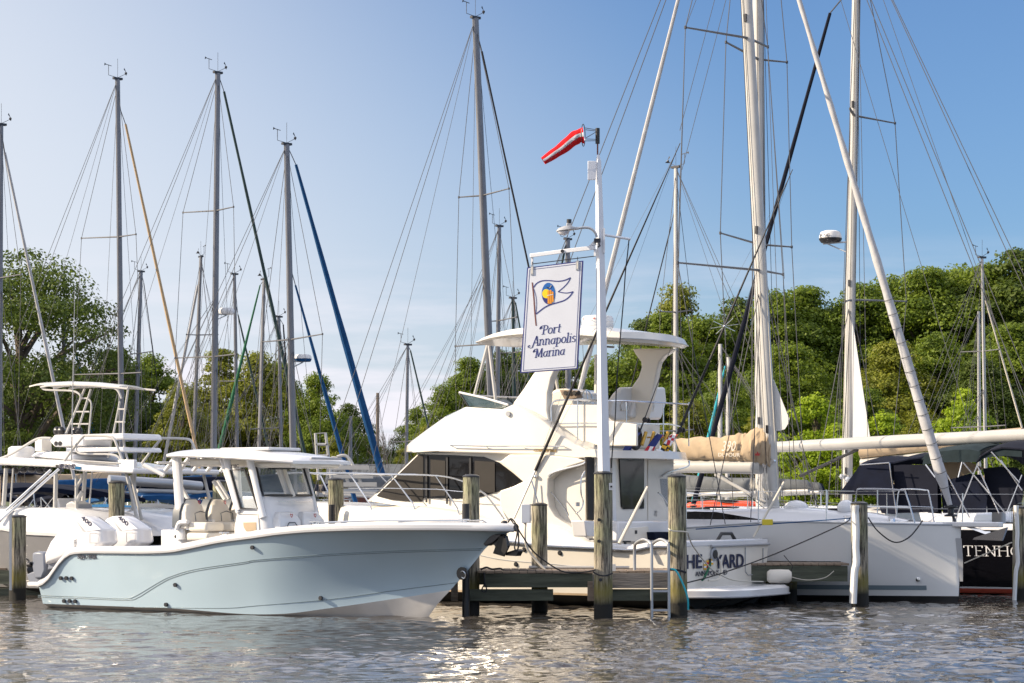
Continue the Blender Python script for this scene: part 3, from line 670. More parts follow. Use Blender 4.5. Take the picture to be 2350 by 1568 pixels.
MB().box((uM(.52), 0, zM(.5)+.205), (1.15, .9, .06)).build('roof_hatch', 'plastic_white', hard, bv=.025)
MB().box((uM(.52), 0, zM(.5)+.17), (1.0, .8, .06)).build('hatch_base', 'plastic_black', hard)
MB().box((uM(.80), 0, zM(.9)-.03), (.9, 1.35, .10)).box((uM(.28), 0, zM(.3)-.06), (.75, 1.4, .14)).build('roof_liner', 'gel_cream', fb, bv=.04, seg=3)
for k in range(3):
    MB().box((uM(.74)+.13*k, -.35, zM(.9)-.09), (.07, .35, .03)).build('vent_slot', 'plastic_black', hard)
MB().box((uM(1)+.0, 0.1, zM(1)+.10), (.05, .85, .04)).build('light_bar', 'plastic_grey', hard, bv=.01)
for v, x in ((-.42, 1718), (.30, 1885)):
    p = FB.at(c1(x, 240), v); MB().lathe([(0, 0), (.05, 0), (.05, .04), (0, .05)], p, 12).build('speaker', 'metal_dark', hard)
# rod holders on the aft edge of the roof
for k in range(6):
    v = -.95+k*.38; u = hu0-.02
    MB().tube([(u-.20, v-.02, hz0-.24), (u+.02, v, hz0+.0)] if k else [(u-.30, v-.1, hz0-.14), (u+.10, v+.0, hz0-.33)], .038, 10).build('rod_holder', 'plastic_white', fb)
MB().tube([(hu0-.08, -.95, hz0-.10), (hu0-.08, .95, hz0-.10)], .025, 8).build('rod_rail', 'plastic_white', hard)
# --- console
vb = .74
Cb = [FB.at(c1(1895, 835), -vb), FB.at(c1(2165, 830), -vb)]
uA0 = FB.at(c1(1905, 830), -vb)[0]; uA1 = FB.at(c1(1945, 650), -vb)[0]; uF0 = FB.at(c1(2175, 800), -vb)[0]; uF1 = FB.at(c1(2128, 560), -vb)[0]; uF2 = FB.at(c1(2035, 300), -vb)[0]; uA2 = FB.at(c1(1835, 300), -vb)[0]
zW = FB.at(c1(2131, 528), -vb)[2]; zT = hz0+.02
def ring(u0, u1, b, z, r=.14, bow=.12, n=5):
    P = []
    for cx, cy, a0 in ((u1-r, b-r, 0), (u0+r*.4, b-r*.4, 90), (u0+r*.4, -b+r*.4, 180), (u1-r, -b+r, 270)):
        rr_ = r if cx > (u0+u1)/2 else r*.4
        for i in range(n): t = R(a0+90*i/(n-1)); P.append((cx+rr_*math.cos(t)+(bow*(1-(min(abs(cy+rr_*math.sin(t))/b, 1))**2) if cx > (u0+u1)/2 else 0), cy+rr_*math.sin(t), z))
    return P
m = MB(); m.loft([ring(uA0, uF0+.10, vb, .56), ring(uA0, uF0+.02, vb, zW-.55), ring(uA1, uF1+.04, vb, zW-.06), ring(uA1+.02, uF1, vb-.02, zW)]); console = m.build('console', 'gel_white', fb, ang=30)
# windscreen glass and its frames
fr_ = lambda t, v: V(uF1+(uF2-uF1)*t+.10*(1-(v/vb)**2), v*(1-.06*t), zW+(zT-zW)*t)
gl = [[fr_(t, v) for v in np.linspace(-vb+.08, vb-.08, 9)] for t in np.linspace(.06, .70, 4)]
MB().grid(gl, thick=(-.012, 0, 0)).build('windscreen', 'glass_clear', console)
m = MB(); m.tube([fr_(.03, v) for v in np.linspace(-vb+.06, vb-.06, 9)]+[fr_(t, vb-.06) for t in (.3, .7)]+[fr_(.72, v) for v in np.linspace(vb-.06, -vb+.06, 9)]+[fr_(.4, -vb+.06)], .022, 6, closed=True)
m.build('windscreen_frame', 'plastic_black', console)
sw = [FB.at(q, -vb-.02) for q in (c1(1885, 312), c1(2003, 308), c1(2112, 628), c1(1972, 625))]
MB().prism(sw, (0, .012, 0)).build('side_window', 'glass_clear', fb)
MB().tube([p+V(0, -.012, 0) for p in sw], .022, 6, closed=True).build('side_window_frame', 'plastic_black', fb)
sw2 = [p*V(1, -1, 1) for p in sw]; MB().prism(sw2, (0, .012, 0)).build('side_window', 'glass_clear', fb)
# white pillars
for sg in (-1, 1):
    S = V(1, -sg, 1)
    for nm, A, B, r in (('pillar', FB.at(c1(2035, 200), -vb), FB.at(c1(2150, 700), -vb), .06), ('pillar', FB.at(c1(1845, 215), -vb), FB.at(c1(1955, 640), -vb), .06), ('leg', FB.at(c1(1800, 200), -vb), FB.at(c1(1945, 660), -vb-.02), .035)):
        MB().tube([A*S, (A+B)/2*S+V(0, .0, 0), B*S], [r, r*.85, r], 10, squash=1.3).build(nm, 'gel_white', fb)
for sg in (-1, 1):
    A = FB.at(c1(1442, 205), -.80); B = FB.at(c1(1470, 640), -.80); C = FB.at(c1(1480, 880), -.80); S = V(1, -sg, 1)
    MB().tube(smooth([A*S, (A*.5+B*.5)*S, B*S, C*S], 4), .072, 10, squash=1.35).build('leg', 'gel_white', fb)
MB().tube([fr_(.0, 0.05)+V(0, 0, .0), fr_(.5, .0), fr_(1, 0)], .04, 8).build('pillar', 'gel_cream', fb)
# door recess and mesh pocket on the console side
q = [FB.at(c, -vb-.008) for c in (c1(1985, 740), c1(2090, 738), c1(2092, 805), c1(2010, 812), c1(1990, 780))]
MB().prism(q, (0, .02, 0)).build('mesh_pocket', 'canvas_tan', console)
q = [FB.at(c, -vb-.012) for c in (c1(1960, 668), c1(2105, 672), c1(2118, 815))]; MB().tube(q, .010, 5).build('door_seam', 'gel_cream', console)
# front seats on the console face with quilted pads and shield marks
for v in (-.30, .36):
    uu = uF1+.12
    MB().loft([[(uu+.26, v-.30, .60), (uu+.26, v+.30, .60), (uu-.1, v+.30, .60), (uu-.1, v-.30, .60)], [(uu+.20, v-.30, zW-.42), (uu+.20, v+.30, zW-.42), (uu-.1, v+.3, zW-.42), (uu-.1, v-.3, zW-.42)], [(uu+.12, v-.20, zW-.27), (uu+.12, v+.20, zW-.27), (uu-.1, v+.2, zW-.27), (uu-.1, v-.2, zW-.27)]]).build('front_backrest', 'vinyl_white' if 'vinyl_white' in M else 'gel_white', fb, bv=.03, seg=3)
    zz = zW-.46
    MB().tube([(uu+.262, v-.13, .95), (uu+.238, v-.13, zz-.05), (uu+.235, v-.08, zz), (uu+.235, v+.08, zz), (uu+.238, v+.13, zz-.05), (uu+.262, v+.13, .95)], .010, 5).build('pad_piping', 'vinyl_slate', fb)
    fox(fb, (uu+.215, v, zW-.335), (0, 1, 0), (-.15, 0, 1), .05, 'letter_red')
MB().tube([(uF1+.16, -.45, zW-.09), (uF1+.2, 0, zW-.09), (uF1+.16, .45, zW-.09)], .010, 6).build('grab_rail', 'steel', fb)
a = FB.at(c1(1884, 294), -vb-.03); b = FB.at(c1(1950, 290), -vb-.03); txt('328C', .085, 'letter_dark', fb, a, b-a, (0, 0, 1), fit=np.linalg.norm(b-a))
# --- helm seats
def helm(v):
    s0 = FB.at(c1(1470, 880), -.75)[0]; z = lambda y: FB.at(c1(1500, y), -.75)[2]
    k = lambda x: FB.at(c1(x, 800), -.75)[0]
    prof = [(k(1462), z(560)), (k(1520), z(548)), (k(1590), z(600)), (k(1640), z(740)), (k(1600), z(760)), (k(1540), z(800)), (k(1490), z(770))]
    b = []
    for i, w_ in ((0, .13), (1, .21), (2, .26), (3, .27), (4, .27)):
        zz = [z(552), z(600), z(660), z(720), z(790)][i]; uu = [k(1500), k(1502), k(1500), k(1500), k(1500)][i]
        uf = uu+[.10, .17, .20, .22, .24][i]
        b.append([(uu-.02, v-w_, zz), (uf-.06, v-w_, zz), (uf, v-w_*.6, zz), (uf, v+w_*.6, zz), (uf-.06, v+w_, zz), (uu-.02, v+w_, zz)])
    sb_ = MB().loft(b).build('seat_back', 'vinyl_cream', fb, bv=.015)
    b2 = [[(x-(.06 if i in (0, 5) else 0), y*1+(.012 if y > v else -.012), w_+(.015 if j == 0 else 0)) for i, (x, y, w_) in enumerate(r_)] for j, r_ in enumerate(b)]
    b3 = [[(r_[0][0]-.14, r_[0][1]-.02, r_[0][2]+.015), (r_[0][0]+.06, r_[0][1]-.03, r_[0][2]+.015), (r_[0][0]+.06, r_[5][1]+.03, r_[0][2]+.015), (r_[0][0]-.14, r_[5][1]+.02, r_[0][2]+.015)] for r_ in b]
    MB().loft(b3).build('seat_shell', 'vinyl_slate', sb_, bv=.02)
    MB().box((k(1640), v, z(775)), (.44, .5, .17)).build('seat_cushion', 'vinyl_cream', fb, bv=.05, seg=3)
    MB().box((k(1640), v, z(855)), (.52, .52, .15)).build('seat_bolster', 'vinyl_cream', fb, bv=.05, seg=3)
    MB().tube([(k(1530)+.215, v-.16, z(730)), (k(1530)+.19, v-.16, z(665)), (k(1530)+.185, v, z(648)), (k(1530)+.19, v+.16, z(665)), (k(1530)+.215, v+.16, z(730))], .009, 5).build('seat_piping', 'vinyl_slate', sb_)
    MB().tube([(k(1500)+.47, v-.1, z(738)), (k(1500)+.5, v-.1, z(775)), (k(1500)+.47, v-.1, z(812))], .009, 5).build('seat_piping', 'vinyl_slate', sb_)
    fox(sb_, (k(1540)+.115, v, z(575)), (0, 1, 0), (-.2, 0, 1), .05, 'letter_red')
    for sg in (-1,):
        MB().tube(smooth([(k(1490), v+sg*.3, z(800)), (k(1500), v+sg*.3, z(765)), (k(1520), v+sg*.3, z(740)), (k(1580), v+sg*.3, z(735))], 3), .045, 8).build('armrest', 'plastic_white', fb)
for v in (-.60, .10, .72): helm(v)
MB().box((FB.at(c1(1550, 860), 0)[0]+.1, 0.06, .78), (.62, 1.75, .46)).build('seat_base', 'gel_white', fb, bv=.03)
p = FB.at(c1(1405, 800), -.78); MB().box((p[0], 0, 1.0), (.52, 1.6, .92)).build('tackle_station', 'gel_white', fb, bv=.03)
p = FB.at(c1(1437, 855), -.81); MB().lathe([(0, -.01), (.03, -.01), (.03, .02), (0, .02)], p, 10, 'Y').build('fitting', 'metal_dark', fb)
for x, v in ((1500, -.55), (1800, .2), (1830, .6)):
    p = FB.at(c1(x, 500), v); MB().tube([p+V(-.16, 0, .22), p+V(.12, 0, -.12)], .04, 10).build('rod_holder', 'plastic_white', fb)
# --- outboards
def outboard(dv):
    vv = -.32+dv; at = lambda x, y: FB.at(c1(x, y), -.32)+V(0, 0, 0)
    e = fb
    sil = [(425, 1085), (420, 1010), (470, 900), (560, 790), (640, 700), (680, 686), (760, 690), (830, 740), (900, 795), (912, 905), (840, 960), (620, 1010), (480, 1070)]
    P = [at(x, y) for x, y in sil]
    hw = .25; rings = []
    cx = np.mean(P, axis=0)
    for s, k in ((-1.0, .80), (-.93, .90), (-.75, .97), (-.35, 1.0), (.35, 1.0), (.75, .97), (.93, .90), (1.0, .80)):
        rings.append([cx+(p-cx)*k+V(0, dv+s*hw, 0) for p in P])
    e = MB().loft(rings).build('outboard_cowl', 'engine_white', e, bv=.03, seg=3, ang=50)
    # dark seam recess, number plate panel and lower cover outline
    q = [at(700, 725), at(755, 812), at(780, 815), at(712, 738)]
    MB().prism([p+V(0, dv-hw-.004, 0) for p in q], (0, .012, 0)).build('air_intake', 'plastic_grey', e)
    q = [at(712, 698), at(792, 700), at(905, 795), at(783, 812)]
    MB().prism([p+V(0, dv-hw-.010, 0) for p in q], (0, .012, 0)).build('number_panel', 'gel_grey' if False else 'sock_white', e)
    q = [at(812, 828), at(892, 828), at(880, 905), at(812, 905)]
    MB().tube([p+V(0, dv-hw-.004, 0) for p in q], .004, 5, closed=True).build('cover_seam', 'plastic_grey', e)
    a = at(742, 708)+V(0, dv-hw-.014, 0); d = at(835, 785)-at(742, 708); txt('400', .115, 'letter_navy', e, a, d, np.cross(V(0, -1, 0), d), fit=np.linalg.norm(d)*.86, bold=.002)
    a = at(702, 940)+V(0, dv-hw-.006, 0); txt('MER', .085, 'plastic_grey', e, a, (0, 0, 1), (-1, 0, 0), fit=.15)
    # midsection, gearcase, propeller
    MB().loft([[at(x, y)+V(0, dv+s, 0) for x, y in ((440, 1000), (560, 960), (560, 1100), (420, 1130))] for s in (-.12, .12)]).build('swivel_bracket', 'engine_grey', e, bv=.03)
    MB().loft([[at(x, y)+V(0, dv+s, 0) for x, y in ((345, 975), (388, 985), (400, 1130), (370, 1200), (310, 1200), (290, 1100), (292, 985))] for s in (-.10, .10)]).build('drive_leg', 'engine_grey', e, bv=.04)
    MB().loft([[at(x, y)+V(0, dv+s, 0) for x, y in ((230, 1160), (330, 1120), (390, 1180), (350, 1250), (260, 1260))] for s in (-.05, .05)]).build('gearcase', 'engine_grey', e, bv=.03)
    m = MB(); c = at(262, 1085)+V(0, dv, 0)
    m.tube([at(300, 1080)+V(0, dv, 0), at(228, 1085)+V(0, dv, 0)], [.07, .045], 12)
    for k in range(3):
        t = R(25+120*k); d1 = V(0, math.cos(t), math.sin(t)); d2 = np.cross(V(1, 0, 0), d1)
        m.grid([[c+d1*r_+d2*w_*math.sin(math.pi*(.15+.8*r_/.2))+V(w_*.9, 0, 0) for w_ in (-.07, 0, .07)] for r_ in (.05, .10, .15, .2)], thick=(.008, 0, 0))
    m.build('propeller', 'metal_dark', e)
outboard(0); outboard(.98)
a = FB.at(c1(265, 1235), -1.2); MB().box((a[0]+.25, 0, a[2]-.02), (.6, 2.6, .09)).build('swim_platform', 'gel_white', fb, bv=.03)
m = MB(); m.box((FB.at(c1(620, 990), -1.4)[0]-.12, 0, .82), (.22, 2.7, .62)); m.build('transom_wall', 'gel_white', fb, bv=.03)
# cleats and bow rails on the gunwale
for q in (c1(1830, 868), c2(480, 768), c2(1700, 745)):
    p = FB.atb(q, lambda u, w_: f_hb(u)-.1, -1); p[2] = f_sheer(p[0])+.12
    MB().tube([p+V(-.11, 0, .03), p+V(.11, 0, .03)], .012, 6).tube([p+V(-.04, 0, -.02), p+V(-.04, 0, .03)], .012, 6).tube([p+V(.04, 0, -.02), p+V(.04, 0, .03)], .012, 6).build('cleat', 'steel', fb)
m = MB()
for sg in (-1, 1): m.tube([(u, sg*(f_hb(u)-.3), f_sheer(u)+.10+.03*(1 if 6.3 < u < 8.7 else -1)) for u in np.linspace(6.1, 8.9, 14)], .014, 6)
m.build('bow_rail', 'steel', fb)
m = MB(); m.ball(ap(2028, 735)+V(0, 0, -.01), (.06, .05, .035)); m.build('bow_light', 'metal_dark', fb)
# ================================================================ cream flybridge motor yacht, bow towards the left
CR = Fr(4.01, 42.95, 147)
cr_ = CR.root('motor_yacht', 'cream flybridge motor yacht with dark saloon windows, moored stern out behind the dock', 'boat')
y_hb = pchip([(0, 1.80), (2, 1.90), (5, 1.92), (7.2, 1.70), (8.8, 1.15), (9.8, .60), (10.5, .03)])
y_sh = pchip(trace(CR, [c4(120, 700), c3(1680, 680), c3(1340, 662), c3(900, 640), c3(560, 602), c2(1850, 887)], y_hb, 1)+[(7.5, 1.42), (10.5, 1.66)])
y_cw = pchip([(0, .20), (6, .24), (8, .42), (9.6, .85), (9.9, 1.0)]); y_cb = pchip([(0, 1.68), (4, 1.66), (6.5, 1.25), (8, .66), (9.2, .2), (9.8, 0)])
y_k = pchip([(0, -.5), (7.5, -.45), (9.0, .0), (9.5, .5), (9.9, .95), (10.5, 1.62)])
YH = Hull(0, 10.5, y_sh, y_hb, y_cw, y_cb, y_k, pchip([(0, .9), (5, 1), (8, 1.6), (10.5, 1.7)]), n=70)
m = YH.side(MB(), k=10); YH.transom(m, lo=.2); yhull = m.build('hull', 'gel_cream', cr_, ang=60)
m = YH.bottom(MB()); m.add([(0, -1.68, .2), (0, 1.68, .2), (0, 0, -.5)], [(0, 1, 2)]); m.build('hull_bottom', 'bottom_black', cr_)
YH.cap(MB(), inner=.26, top=.11, out=.03, down=.35).build('gunwale', 'gel_white', cr_, ang=50)
MB().box((.12, 0, y_sh(0)+.05), (.26, 3.6, .12)).build('transom_cap', 'gel_white', cr_, bv=.03)
m = MB(); m.tube([(u, (y_hb(u)+.03), y_sh(u)+.0) for u in YH.us()]+[(u, -(y_hb(u)+.03), y_sh(u)) for u in YH.us()[::-1]], .03, 8)
m.build('rub_rail', 'steel', cr_)
MB().tube([(-.03, v, y_sh(0)-.0) for v in np.linspace(-1.8, .6, 8)], .028, 8).build('rub_rail', 'plastic_grey', cr_)
line_on(CR, YH, [c2(1830, 1008), c3(560, 762), c3(1000, 800), c3(1340, 830), c3(1700, 838)], .008, 'plastic_grey', yhull, 'hull_crease', 1)
for q in (c3(728, 672), c3(1037, 700), c3(658, 798)): disc_on(CR, YH, q, .045, 'metal_dark', yhull, 'drain_fitting', 1)
m = MB()
for sg in (-1, 1): m.grid([[(u, sg*(YH.b(u, max(z, y_k(u)))+.004), max(z, y_k(u))) for z in (.21, .25)] for u in YH.us() if u < 9.4])
m.build('boot_stripe', 'canvas_tan', cr_)
# raised deck moulding from the cockpit side forward
dk = pchip([(p[0], p[2]) for p in [CR.at(q, 1.72) for q in (c3(1340, 640), c3(1290, 588), c3(1180, 528), c3(1060, 470), c3(900, 425), c3(700, 400), c2(2030, 712), c2(1660, 645), c2(1295, 605), c2(945, 612))]]+[(9.6, 1.95), (10.5, 1.85)])
ud = [u for u in YH.us() if u > CR.at(c3(1340, 640), 1.72)[0]]
P = [[(u, v*max(y_hb(u)-ins-.0, .0), y_sh(u)+.08+(max(dk(u), y_sh(u)+.10)-y_sh(u)-.08)*h) for v, ins, h in ((-1, .03, 0), (-1, .05, .5), (-1, .09, .85), (-1, .2, 1), (-.5, .2, 1.04), (0, 0, 1.08), (.5, .2, 1.04), (1, .2, 1), (1, .09, .85), (1, .05, .5), (1, .03, 0))] for u in ud]
MB().grid(P).build('foredeck', 'gel_cream', cr_, ang=60)
MB().grid([[(u, v, .62) for v in (-1.6, 1.6)] for u in (.1, 3.4)]).build('cockpit_sole', 'gel_white', cr_)
# saloon house
hp = [(c2(930, 565), 1.0), (c2(985, 520), 1), (c2(1120, 385), 1.0), (c2(1330, 178), .8), (c6(300, 1210), 0), (c6(900, 1225), 0), (c6(1300, 1255), 0), (c3(1262, 0), 0), (c3(1262, 300), 0), (c3(1262, 560), 0)]
rings = []
for v in (-1.52, -1.50, -1.40, -1.1, -.6, 0, .6, 1.1, 1.40, 1.50, 1.52):
    k = 1-(abs(v)/1.52)**2.2; rg = []
    for q, wgt in hp:
        p = CR.at(q, 1.5); rg.append((p[0]+wgt*k*.75-(.05 if abs(v) > 1.51 else 0)*wgt, v, p[2]))
    rings.append(rg)
saloon = MB().loft(rings).build('saloon', 'gel_cream', cr_, ang=50)
# side fairing that flows from brow to coaming at the aft corner (the wing)
for sg in (1, -1):
    q = [c6(600, 1232), c6(900, 1232), c6(1180, 1264), c6(1260, 1290), c6(1120, 1335), c6(1000, 1385), c6(935, 1445), c3(930, 200), c3(945, 300), c3(990, 380), c3(1050, 425), c3(1110, 458), c3(1180, 515), c3(1290, 592), c3(900, 560), c3(600, 480), c2(1990, 600), c2(1990, 480), c2(2100, 445), c2(2180, 405), c2(2090, 325), c2(1985, 245)]
    P = [CR.at(x, 1.75)*V(1, sg, 1) for x in q]
    MB().prism(P, (0, -.24*sg, 0)).build('side_wing', 'gel_cream', cr_, bv=.025, seg=3)
# dark side windows: wraparound screen panel and main glazing
win = [c2(1340, 182), c2(1620, 190), c2(1860, 203), c2(1985, 250), c2(2090, 330), c2(2178, 405), c2(2100, 443), c2(1960, 492), c2(1830, 530), c2(1650, 545), c2(1365, 540)]
scr = [c2(1365, 183), c2(1365, 540), c2(1350, 568), c2(1230, 566), c2(1100, 553), c2(983, 522), c2(1100, 408), c2(1330, 182)]
pw = [CR.at(q, 1.54) for q in win]
for sg in (1, -1):
    S = V(1, sg, 1)
    MB().prism([p*S for p in pw], (0, -.06*sg, 0)).build('side_window', 'glass_dark', saloon)
    ps = [CR.at(q, 1.548)*S for q in scr]; MB().prism(ps, (0, -.05*sg, 0)).build('window_cover', 'window_screen', saloon)
    for a, b_ in ((c2(1425, 225), c2(1545, 520)), (c2(1785, 235), c2(1950, 495))):
        A = CR.at(a, 1.556); B = CR.at(b_, 1.556)
        q = [V(A[0], A[1], A[2]), V(B[0], A[1], A[2]-.03), V(B[0], A[1], B[2]), V(A[0], A[1], B[2]-.02)]
        MB().prism([x*S for x in q], (0, -.01*sg, 0)).build('window_blind', 'mesh_panel', saloon)
    for x in (c2(1392, 190), c2(1750, 205), c2(1560, 200)):
        A = CR.at(x, 1.56); MB().box((A[0], A[1]*sg, A[2]-.47), (.045, .012, .92)).build('window_mullion', 'plastic_black', saloon)
P = []
for v in np.linspace(-1.5, 1.5, 13):
    k = 1-(abs(v)/1.52)**2.2; a = CR.at(c2(1010, 500), 1.5); b_ = CR.at(c2(1325, 185), 1.5)
    P.append([(a[0]+k*.75+.03, v, a[2]), (b_[0]+k*.6+.03, v, b_[2])])
MB().grid(P).build('windscreen_cover', 'window_screen', cr_)
# flybridge moulding with the long brow
fp = [(c2(1290, 158), 1.0), (c2(1296, 140), 1.0), (c2(1330, 105), 1), (c2(1460, 0), .95), (c6(100, 925), .9), (c6(240, 822), .8), (c6(400, 832), .35), (c6(545, 842), .1), (c6(640, 800), .0), (c6(760, 860), 0), (c6(900, 940), 0), (c6(1010, 1030), 0), (c6(1180, 1150), 0), (c6(1260, 1182), 0), (c6(1345, 1195), -1), (c6(1360, 1262), -1), (c6(1180, 1265), 0), (c6(900, 1234), 0), (c6(300, 1218), 0), (c6(0, 1209), .5)]
rings = []
for v in (-1.72, -1.70, -1.62, -1.4, -1.0, -.5, 0, .5, 1.0, 1.4, 1.62, 1.70, 1.72):
    k = 1-(abs(v)/1.72)**2.3; rg = []
    for i, (q, wgt) in enumerate(fp):
        p = CR.at(q, 1.68); e = (wgt*k*.95 if wgt > 0 else -k*.62*(-wgt)); z = p[2]
        if 5 <= i <= 12: z = z if abs(v) > 1.25 else max(CR.at(c6(1010, 1030), 1.68)[2]-.0, z-.32*(1-(abs(v)/1.25)**6))
        if abs(v) > 1.71: z = z-.02 if i < 14 else z+.02
        if 1 <= i <= 4 and abs(v) < 1.5: z += .12*k
        rg.append((p[0]+e, v, z))
    rings.append(rg)
fly = MB().loft(rings).build('flybridge', 'gel_cream', cr_, ang=40)
for sg in (1,):
    m = MB(); a = [CR.at(q, 1.80) for q in (c6(85, 1152), c6(400, 1160), c6(720, 1160), c6(1075, 1162))]; m.tube(a, .014, 6)
    for p, q in ((a[0], CR.at(c6(150, 1180), 1.72)), (a[1], CR.at(c6(420, 1178), 1.72)), (a[2], CR.at(c6(740, 1180), 1.72)), (a[3], CR.at(c6(1080, 1170), 1.72))): m.tube([p, q], .010, 6)
    m.build('grab_rail', 'steel', cr_)
    a = CR.at(c6(810, 1205), 1.735); b_ = CR.at(c6(1010, 1210), 1.735); txt('CONVERTIBLE', .07, 'gold', cr_, a, b_-a, (0, 0, 1), fit=np.linalg.norm(b_-a), shear=.3)
p = CR.at(c6(600, 882), 1.70); MB().lathe([(0, -.05), (.045, -.05), (.05, .06), (0, .06)], p, 12, 'Y').build('horn', 'plastic_grey', fly)
p = CR.at(c6(560, 883), 1.705); MB().box(p, (.10, .012, .10)).build('sticker', 'letter_navy', fly)
# flybridge windscreen
A = [CR.at(q, 1.45) for q in (c6(555, 838), c6(400, 828), c6(245, 815))]; T = [CR.at(q, 1.5) for q in (c6(585, 802), c6(380, 742), c6(150, 695))]
bot = [A[0], A[1], A[2], A[2]+V(.28, -.6, .02), A[2]+V(.35, -1.45, .03)]; top = [T[0], T[1], T[2]+V(-.02, -.05, 0), T[2]+V(.38, -.65, .0), T[2]+V(.5, -1.5, 0)]
bot = bot+[p*V(1, -1, 1) for p in bot[-2::-1]]; top = top+[p*V(1, -1, 1) for p in top[-2::-1]]
MB().grid([bot, top], thick=(.008, 0, .0)).build('bridge_windscreen', 'glass_tint', cr_)
MB().tube(top, .022, 8).build('windscreen_rail', 'gel_white', cr_)
for i in (2, 3, 5, 6): MB().tube([bot[i], top[i]], .018, 6).build('windscreen_post', 'plastic_black', cr_)
# radar arch legs
def slab(q, v0, v1, name, m_, par, bv=.03, sg=1):
    MB().prism([CR.at(x, v0)*V(1, sg, 1) for x in q], (0, (v1-v0)*sg, 0)).build(name, m_, par, bv=bv, seg=3)
slab([c6(625, 795), c6(720, 665), c6(800, 540), c6(890, 430), c6(930, 360), c6(1100, 360), c6(1015, 450), c6(960, 570), c6(930, 700), c6(925, 850), c6(950, 975), c6(800, 880)], 1.42, 1.22, 'arch_leg', 'gel_cream', cr_)
q = [c6(1660, 320), c6(1690, 372), c6(1735, 430), c6(1740, 480), c6(1715, 560), c6(1655, 650), c6(1560, 800), c6(1500, 960), c6(1760, 960), c6(1850, 640), c6(1870, 520), c6(1890, 440), c6(1930, 385), c6(1985, 350), c6(2010, 315)]
MB().prism([CR.at(x, -1.25) for x in q], (0, -.18, 0)).build('arch_leg', 'gel_cream', cr_, bv=.03, seg=3)
# hardtop of the flybridge
a = CR.at(c6(275, 268), .9); b_ = CR.at(c6(2120, 318), -1.3)
hu1_, hz1_ = a[0]-.15, a[2]; hu0_, hz0_ = b_[0], b_[2]+.0
P, Q, E = [], [], []
for i in range(31):
    t = i/30; u = hu0_+(hu1_-hu0_)*t; hw = 1.40*(1-.35*max(0, (t-.6)/.4)**2.2)*(1-.06*max(0, (.08-t)/.08)**2); z = hz0_+(hz1_-hz0_)*t+.09*math.sin(math.pi*t)
    bow = lambda s: (.16 if t > .5 else 0)*((t-.5)*2)**3*(1-s*s)*2-(.22*(1-t*6) if t < 1/6 else 0)*(1-s*s)
    th = .17*(1-.75*max(0, (t-.55)/.45)**1.5)
    ss = np.linspace(-1, 1, 21)
    P.append([(u+bow(s), hw*s*.97, z+th+.12*(1-abs(s)**2.2)*math.sin(math.pi*min(max(t, .03), .97))**.5) for s in ss])
    Q.append([(u+bow(s)*.9, hw*s*.95, z-.0) for s in ss]); E.append((u, hw, z, th, bow))
m = MB(); m.grid(P); m.grid(Q)
bd = [(0, j) for j in range(21)]+[(i, 20) for i in range(1, 31)]+[(30, j) for j in range(19, -1, -1)]+[(i, 0) for i in range(29, 0, -1)]
m.loft([[P[i][j] for i, j in bd], [(P[i][j][0]+(-.05 if i == 0 else .03 if i == 30 else 0), P[i][j][1]*1.03, (P[i][j][2]*.35+Q[i][j][2]*.65)) for i, j in bd], [Q[i][j] for i, j in bd]], caps=False)
yhard = m.build('hardtop', 'gel_cream', cr_, ang=35)
m = MB(); m.tube([(P[i][j][0]+(-.055 if i == 0 else .035 if i == 30 else 0), P[i][j][1]*1.035, (P[i][j][2]*.3+Q[i][j][2]*.7)) for i, j in bd], .014, 6, closed=True); m.build('edge_trim', 'alu_white', yhard)
zr = hz0_+.33; p = CR.at(cD(1080, 870), .0)
MB().lathe([(0, -.02), (.29, -.02), (.31, .03), (.31, .11), (.305, .115), (.31, .12), (.31, .19), (.28, .235), (.2, .25), (0, .255)], (p[0], 0, p[2]-.10), 28).build('radar_dome', 'plastic_white', yhard)
txt('marine', .09, 'letter_red', cr_, V(p[0]-.16, .27, p[2]+.06), (-1, -.15, 0), (0, 0, 1), fit=.26) if False else None
a = CR.at(cD(895, 852), .305); txt('marine', .075, 'letter_red', cr_, (p[0]+.17, .27, p[2]+.055), (-1, .12, 0), (0, 0, 1), fit=.30)
for A, B in ((c6(410, 290), c6(298, 722)), (c6(425, 292), c6(488, 830))):
    for sg in (1, -1):
        MB().tube([CR.at(A, 1.15)*V(1, sg, 1), CR.at(B, 1.2)*V(1, sg, 1)], .032, 8).build('roof_strut', 'alu_white', cr_)
MB().tube([CR.at(c6(1352, 370), .2), CR.at(c6(1352, 700), .2)], .045, 8).build('roof_post', 'gel_cream', cr_)
MB().tube([CR.at(c6(1500, 305), .3), CR.at(c6(1420, 300), .9)], .02, 6).build('roof_light', 'metal_dark', cr_)
# bridge console, wheel, coaming and seats
slab([c6(935, 700), c6(1000, 665), c6(1080, 660), c6(1150, 690), c6(1160, 800), c6(1160, 1150), c6(960, 1100), c6(935, 950)], .75, -.45, 'bridge_console', 'gel_cream', cr_, bv=.05)
slab([c6(1030, 672), c6(1195, 680), c6(1235, 740), c6(1075, 760)], .76, .72, 'gauge_panel', 'wood_brown', cr_, bv=.01)
for x in range(4):
    p = CR.at(c6(1085+38*x, 700), .775); MB().lathe([(0, 0), (.045, 0), (.045, .012), (0, .012)], p, 12, 'Y').build('gauge', 'plastic_black', cr_)
c = CR.at(c6(1275, 760), .55)
m = MB(); m.tube([c+V(.06*math.cos(t)*.5, .19*math.sin(t), .19*math.cos(t)) for t in np.linspace(0, 6.1, 20)], .014, 6, closed=True); m.tube([c, c+V(.2, 0, -.02)], .02, 6)
for t in (0, 2.1, 4.2): m.tube([c, c+V(.03*math.cos(t), .19*math.sin(t), .19*math.cos(t))], .010, 5)
m.build('steering_wheel', 'steel', cr_)
